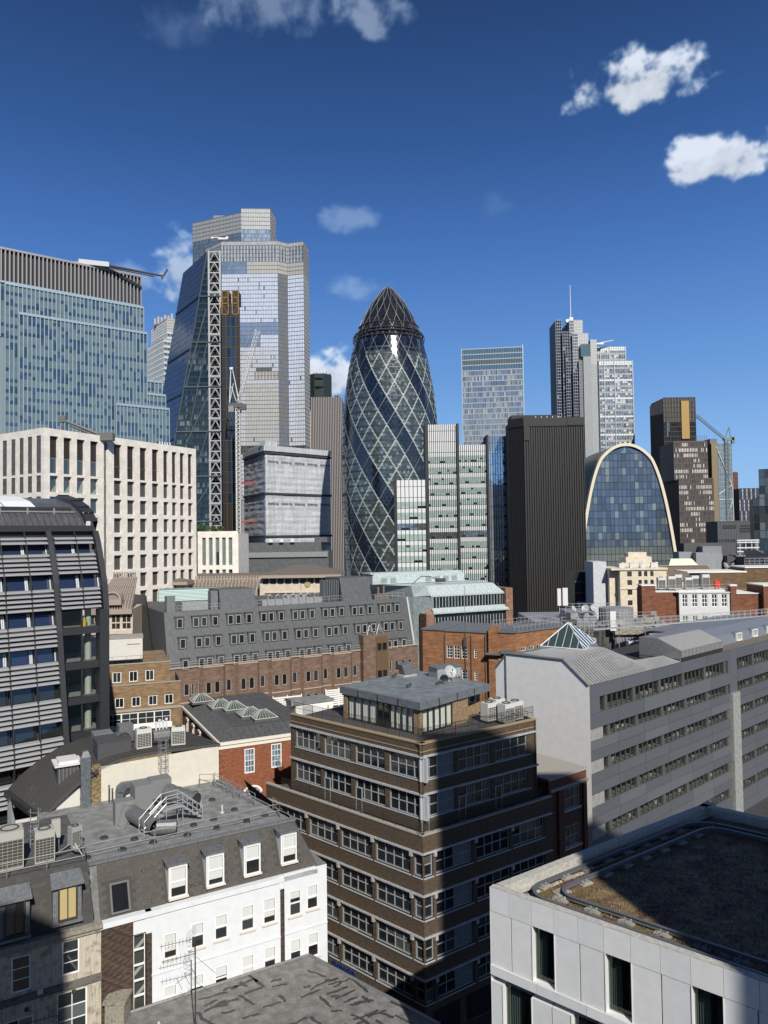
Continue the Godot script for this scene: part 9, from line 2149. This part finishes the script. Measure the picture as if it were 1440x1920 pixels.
func foreground_roof() -> void:
	var t := thing("patched_roof", "low grey felt roof with dark tar patched seams in the foreground", "roof", Vector3(0, 0, 0), 0)
	var poly := [Vector2(-17.6, -48.25), Vector2(-5.9, -55.1), Vector2(3.0, -47.2), Vector2(-3.0, -39), Vector2(-14.5, -40)]
	var m := mb(); m.prism(poly, 0, 7.75); part(t, "roof_slab", m, mt("felt_patched", Color(0.29, 0.28, 0.265), 0.85, 0, "felt", 6))
	m = mb()
	for k in 5:
		var a: Vector2 = poly[k]; var b: Vector2 = poly[(k + 1) % 5]; m.tube(Vector3(a.x, 7.78, a.y), Vector3(b.x, 7.78, b.y), 0.11, 5)
	part(t, "edge_trim", m, mt("lead_grey", Color.WHITE))
	var r := RandomNumberGenerator.new(); r.seed = 77; var dirs := [Vector3(0.86, 0, -0.5), Vector3(0.72, 0, 0.69)]
	for k in 120:
		var c := Vector3(r.randf_range(-13, 1.5), 7.76 + 0.004 * (k % 5), r.randf_range(-53.5, -42)); var d: Vector3 = dirs[0 if r.randf() < 0.6 else 1].rotated(Vector3.UP, r.randf_range(-0.25, 0.25)); var n := Vector3(-d.z, 0, d.x); var l := r.randf_range(0.5, 2.0)
		if not Geometry2D.is_point_in_polygon(Vector2(c.x + d.x * l, c.z + d.z * l), PackedVector2Array(poly)) or not Geometry2D.is_point_in_polygon(Vector2(c.x, c.z), PackedVector2Array(poly)): continue
		m = mb(); var p := c; var seg := 6; var w0 := r.randf_range(0.06, 0.13)
		for i in seg:
			var q := p + d * l / seg + n * r.randf_range(-0.07, 0.07); var w1 := r.randf_range(0.06, 0.14)
			m.q(p - n * w0, p + n * w0, q + n * w1, q - n * w1); p = q; w0 = w1
		part(t, "tar_patch", m, mt("tar", Color(0.045, 0.042, 0.04), 0.6))
	for k in 5:
		m = mb(); var a: Vector3 = Vector3(-15.5 + k * 3.3, 7.765, -48.6 - k * 1.25) + Vector3(0.5, 0, 0.9); m.q(a, a + Vector3(0.06, 0, 0.05), a + Vector3(6.06, 0, 5.6), a + Vector3(6, 0, 5.55)); part(t, "felt_seam", m, mt("felt_seam", Color(0.14, 0.135, 0.13), 0.8))
	m = mb(); m.box(-17.8, 7.0, -48.6, -16.6, 9.1, -47.4); m.box(-17.9, 9.1, -48.7, -16.5, 9.3, -47.3); part(t, "stub_wall", m, mt("dirty_stone", Color.WHITE))
	for q in [[-11.9, -46.4, 0.0, "tall television aerial mast with several rod antennas on the patched roof", 5.9], [-19.7, -45.2, 1.0, "shorter television aerial leaning in front of the stone house windows", 2.6]]:
		var a := thing("tv_aerial", q[3], "aerial", Vector3(q[0], 7.75 if q[2] == 0.0 else 7.5, q[1]), 25)
		var pl := mt("aerial_dark", Color(0.06, 0.06, 0.062), 0.5, 0.4); var h: float = q[4]
		m = mb(); m.tube(Vector3.ZERO, Vector3(0, h, 0), 0.045, 6); m.tube(Vector3(-0.5, 0, 0.2), Vector3(0, 0.9, 0), 0.025, 4); m.tube(Vector3(0.5, 0, 0.2), Vector3(0, 0.9, 0), 0.025, 4); part(a, "mast", m, pl)
		var lv := [[h - 0.05, -2.1, 10], [h - 0.95, -2.0, 8]] if q[2] == 0.0 else [[h - 0.2, -2.9, 13]]
		for e in lv:
			m = mb(); m.tube(Vector3(0.1, e[0], 0), Vector3(e[1], e[0] + 0.05, 0.1), 0.02, 4)
			for i in e[2]: var x: float = e[1] * (i + 0.5) / e[2]; m.tube(Vector3(x, e[0] - 0.2, 0.05), Vector3(x, e[0] + 0.2, 0.05), 0.012, 3)
			part(a, "yagi", m, pl)
		m = mb(); var zz := [Vector3(-0.1, h + 0.1, 0.2)]
		for i in 6: zz.append(Vector3(-0.5 + 0.5 * (i % 2), h - 0.05 - i * 0.14, 0.2))
		m.path(zz, 0.012, 3); for i in 5: m.tube(Vector3(-0.55, h + 0.5 - i * 0.12, 0.25), Vector3(0.05, h + 0.75 - i * 0.12, 0.1), 0.012, 3)
		part(a, "grid_antenna", m, pl)
		if q[2] == 0.0:
			m = mb(); m.path([Vector3(0, h - 1.9, 0), Vector3(-1.2, h - 2.35, 0.2)], 0.018, 4); for i in 3: m.tube(Vector3(-0.25 - i * 0.45, h - 1.65 - i * 0.2, 0.1), Vector3(0.1 - i * 0.45, h - 2.45 - i * 0.2, 0.1), 0.014, 3)
			m.tube(Vector3(0.1, h - 1.2, 0), Vector3(1.2, h - 2.3, 0.3), 0.014, 3); part(a, "dipole", m, pl)
	for q in [[-9.8, -45.0], [-7.4, -44.2], [-14.2, -46.6]]:
		m = mb(); m.tube(Vector3(q[0], 7.75, q[1]), Vector3(q[0], 8.5, q[1]), 0.09, 8); part(t, "soil_pipe", m, mt("pipe_pale", Color.WHITE))
	# street between the hotel and the houses
	m = mb(); var st := [Vector2(-20, -70), Vector2(-9.5, -68), Vector2(2.2, -57.4), Vector2(3.2, -57.6), Vector2(30, -78), Vector2(34, -72), Vector2(5, -50), Vector2(3.5, -47), Vector2(-5.5, -55.5)]
	m.prism(st, -0.2, 0.012); structure("road", m, mt("road_asphalt", Color(0.05, 0.05, 0.052), 0.9, 0, "fine", 4))

func behind_camera() -> void:
	var f := func(i, j, n): return [0, jit(Color(0.05, 0.06, 0.07), 0.3)]
	var t := thing("tower_block", "tall pale block standing behind the viewpoint to the right", "building", Vector3(24.7, 0, 8), 0)
	var m := mb(); m.prism([Vector2(0, 0), Vector2(40, 0), Vector2(40, 22), Vector2(8.5, 22)], 0, 81.5); part(t, "body", m, mt("behind_pale", Color(0.35, 0.34, 0.32), 0.8))
	var g := mb()
	for j in 17:
		for i in 11: g.q(Vector3(1.5 + i * 3.5, 3 + j * 3.5, -0.05), Vector3(1.5 + i * 3.5, 5 + j * 3.5, -0.05), Vector3(3.7 + i * 3.5, 5 + j * 3.5, -0.05), Vector3(3.7 + i * 3.5, 3 + j * 3.5, -0.05))
	part(t, "window", g, dark_pane()[0], true)
	t = thing("tower_block", "pale block with a rounded corner standing behind the viewpoint to the left", "building", Vector3(-1.6, 0, 8), 0)
	m = mb(); var poly := [Vector2(-42, 0), Vector2(-3.0, 0), Vector2(-0.8, 0.9), Vector2(0, 3.0), Vector2(0, 20), Vector2(-42, 20)]
	m.prism(poly, 0, 61.5); m.box(0, 0, 2, 1.8, 54, 20); part(t, "body", m, mt("behind_pale", Color.WHITE))
	g = mb()
	for j in 13:
		for i in 11: g.q(Vector3(-40 + i * 3.5, 3 + j * 3.5, -0.05), Vector3(-40 + i * 3.5, 5 + j * 3.5, -0.05), Vector3(-37.8 + i * 3.5, 5 + j * 3.5, -0.05), Vector3(-37.8 + i * 3.5, 3 + j * 3.5, -0.05))
	part(t, "window", g, dark_pane()[0], true)

func _ready() -> void:
	rng.seed = 20240
	setting()
	teal_tower(); pale_curved_block(); wedge_tower(); bronze_core_tower(); silver_tower(); dark_octagon_and_striped()
	gherkin(); wrapped_block(); cranes(); banded_block(); black_fin_tower(); right_towers()
	stone_grid_building(); louvre_building(); classical_block(); stone_wing(); mint_roof_block(); grey_mansard(); yellow_brick_block(); orange_brick_block()
	grey_ribbon_block(); cluttered_roofs()
	white_and_stone_row(); render_wall_house(); skylight_house(); brown_hotel(); white_panel_building(); foreground_roof(); behind_camera()
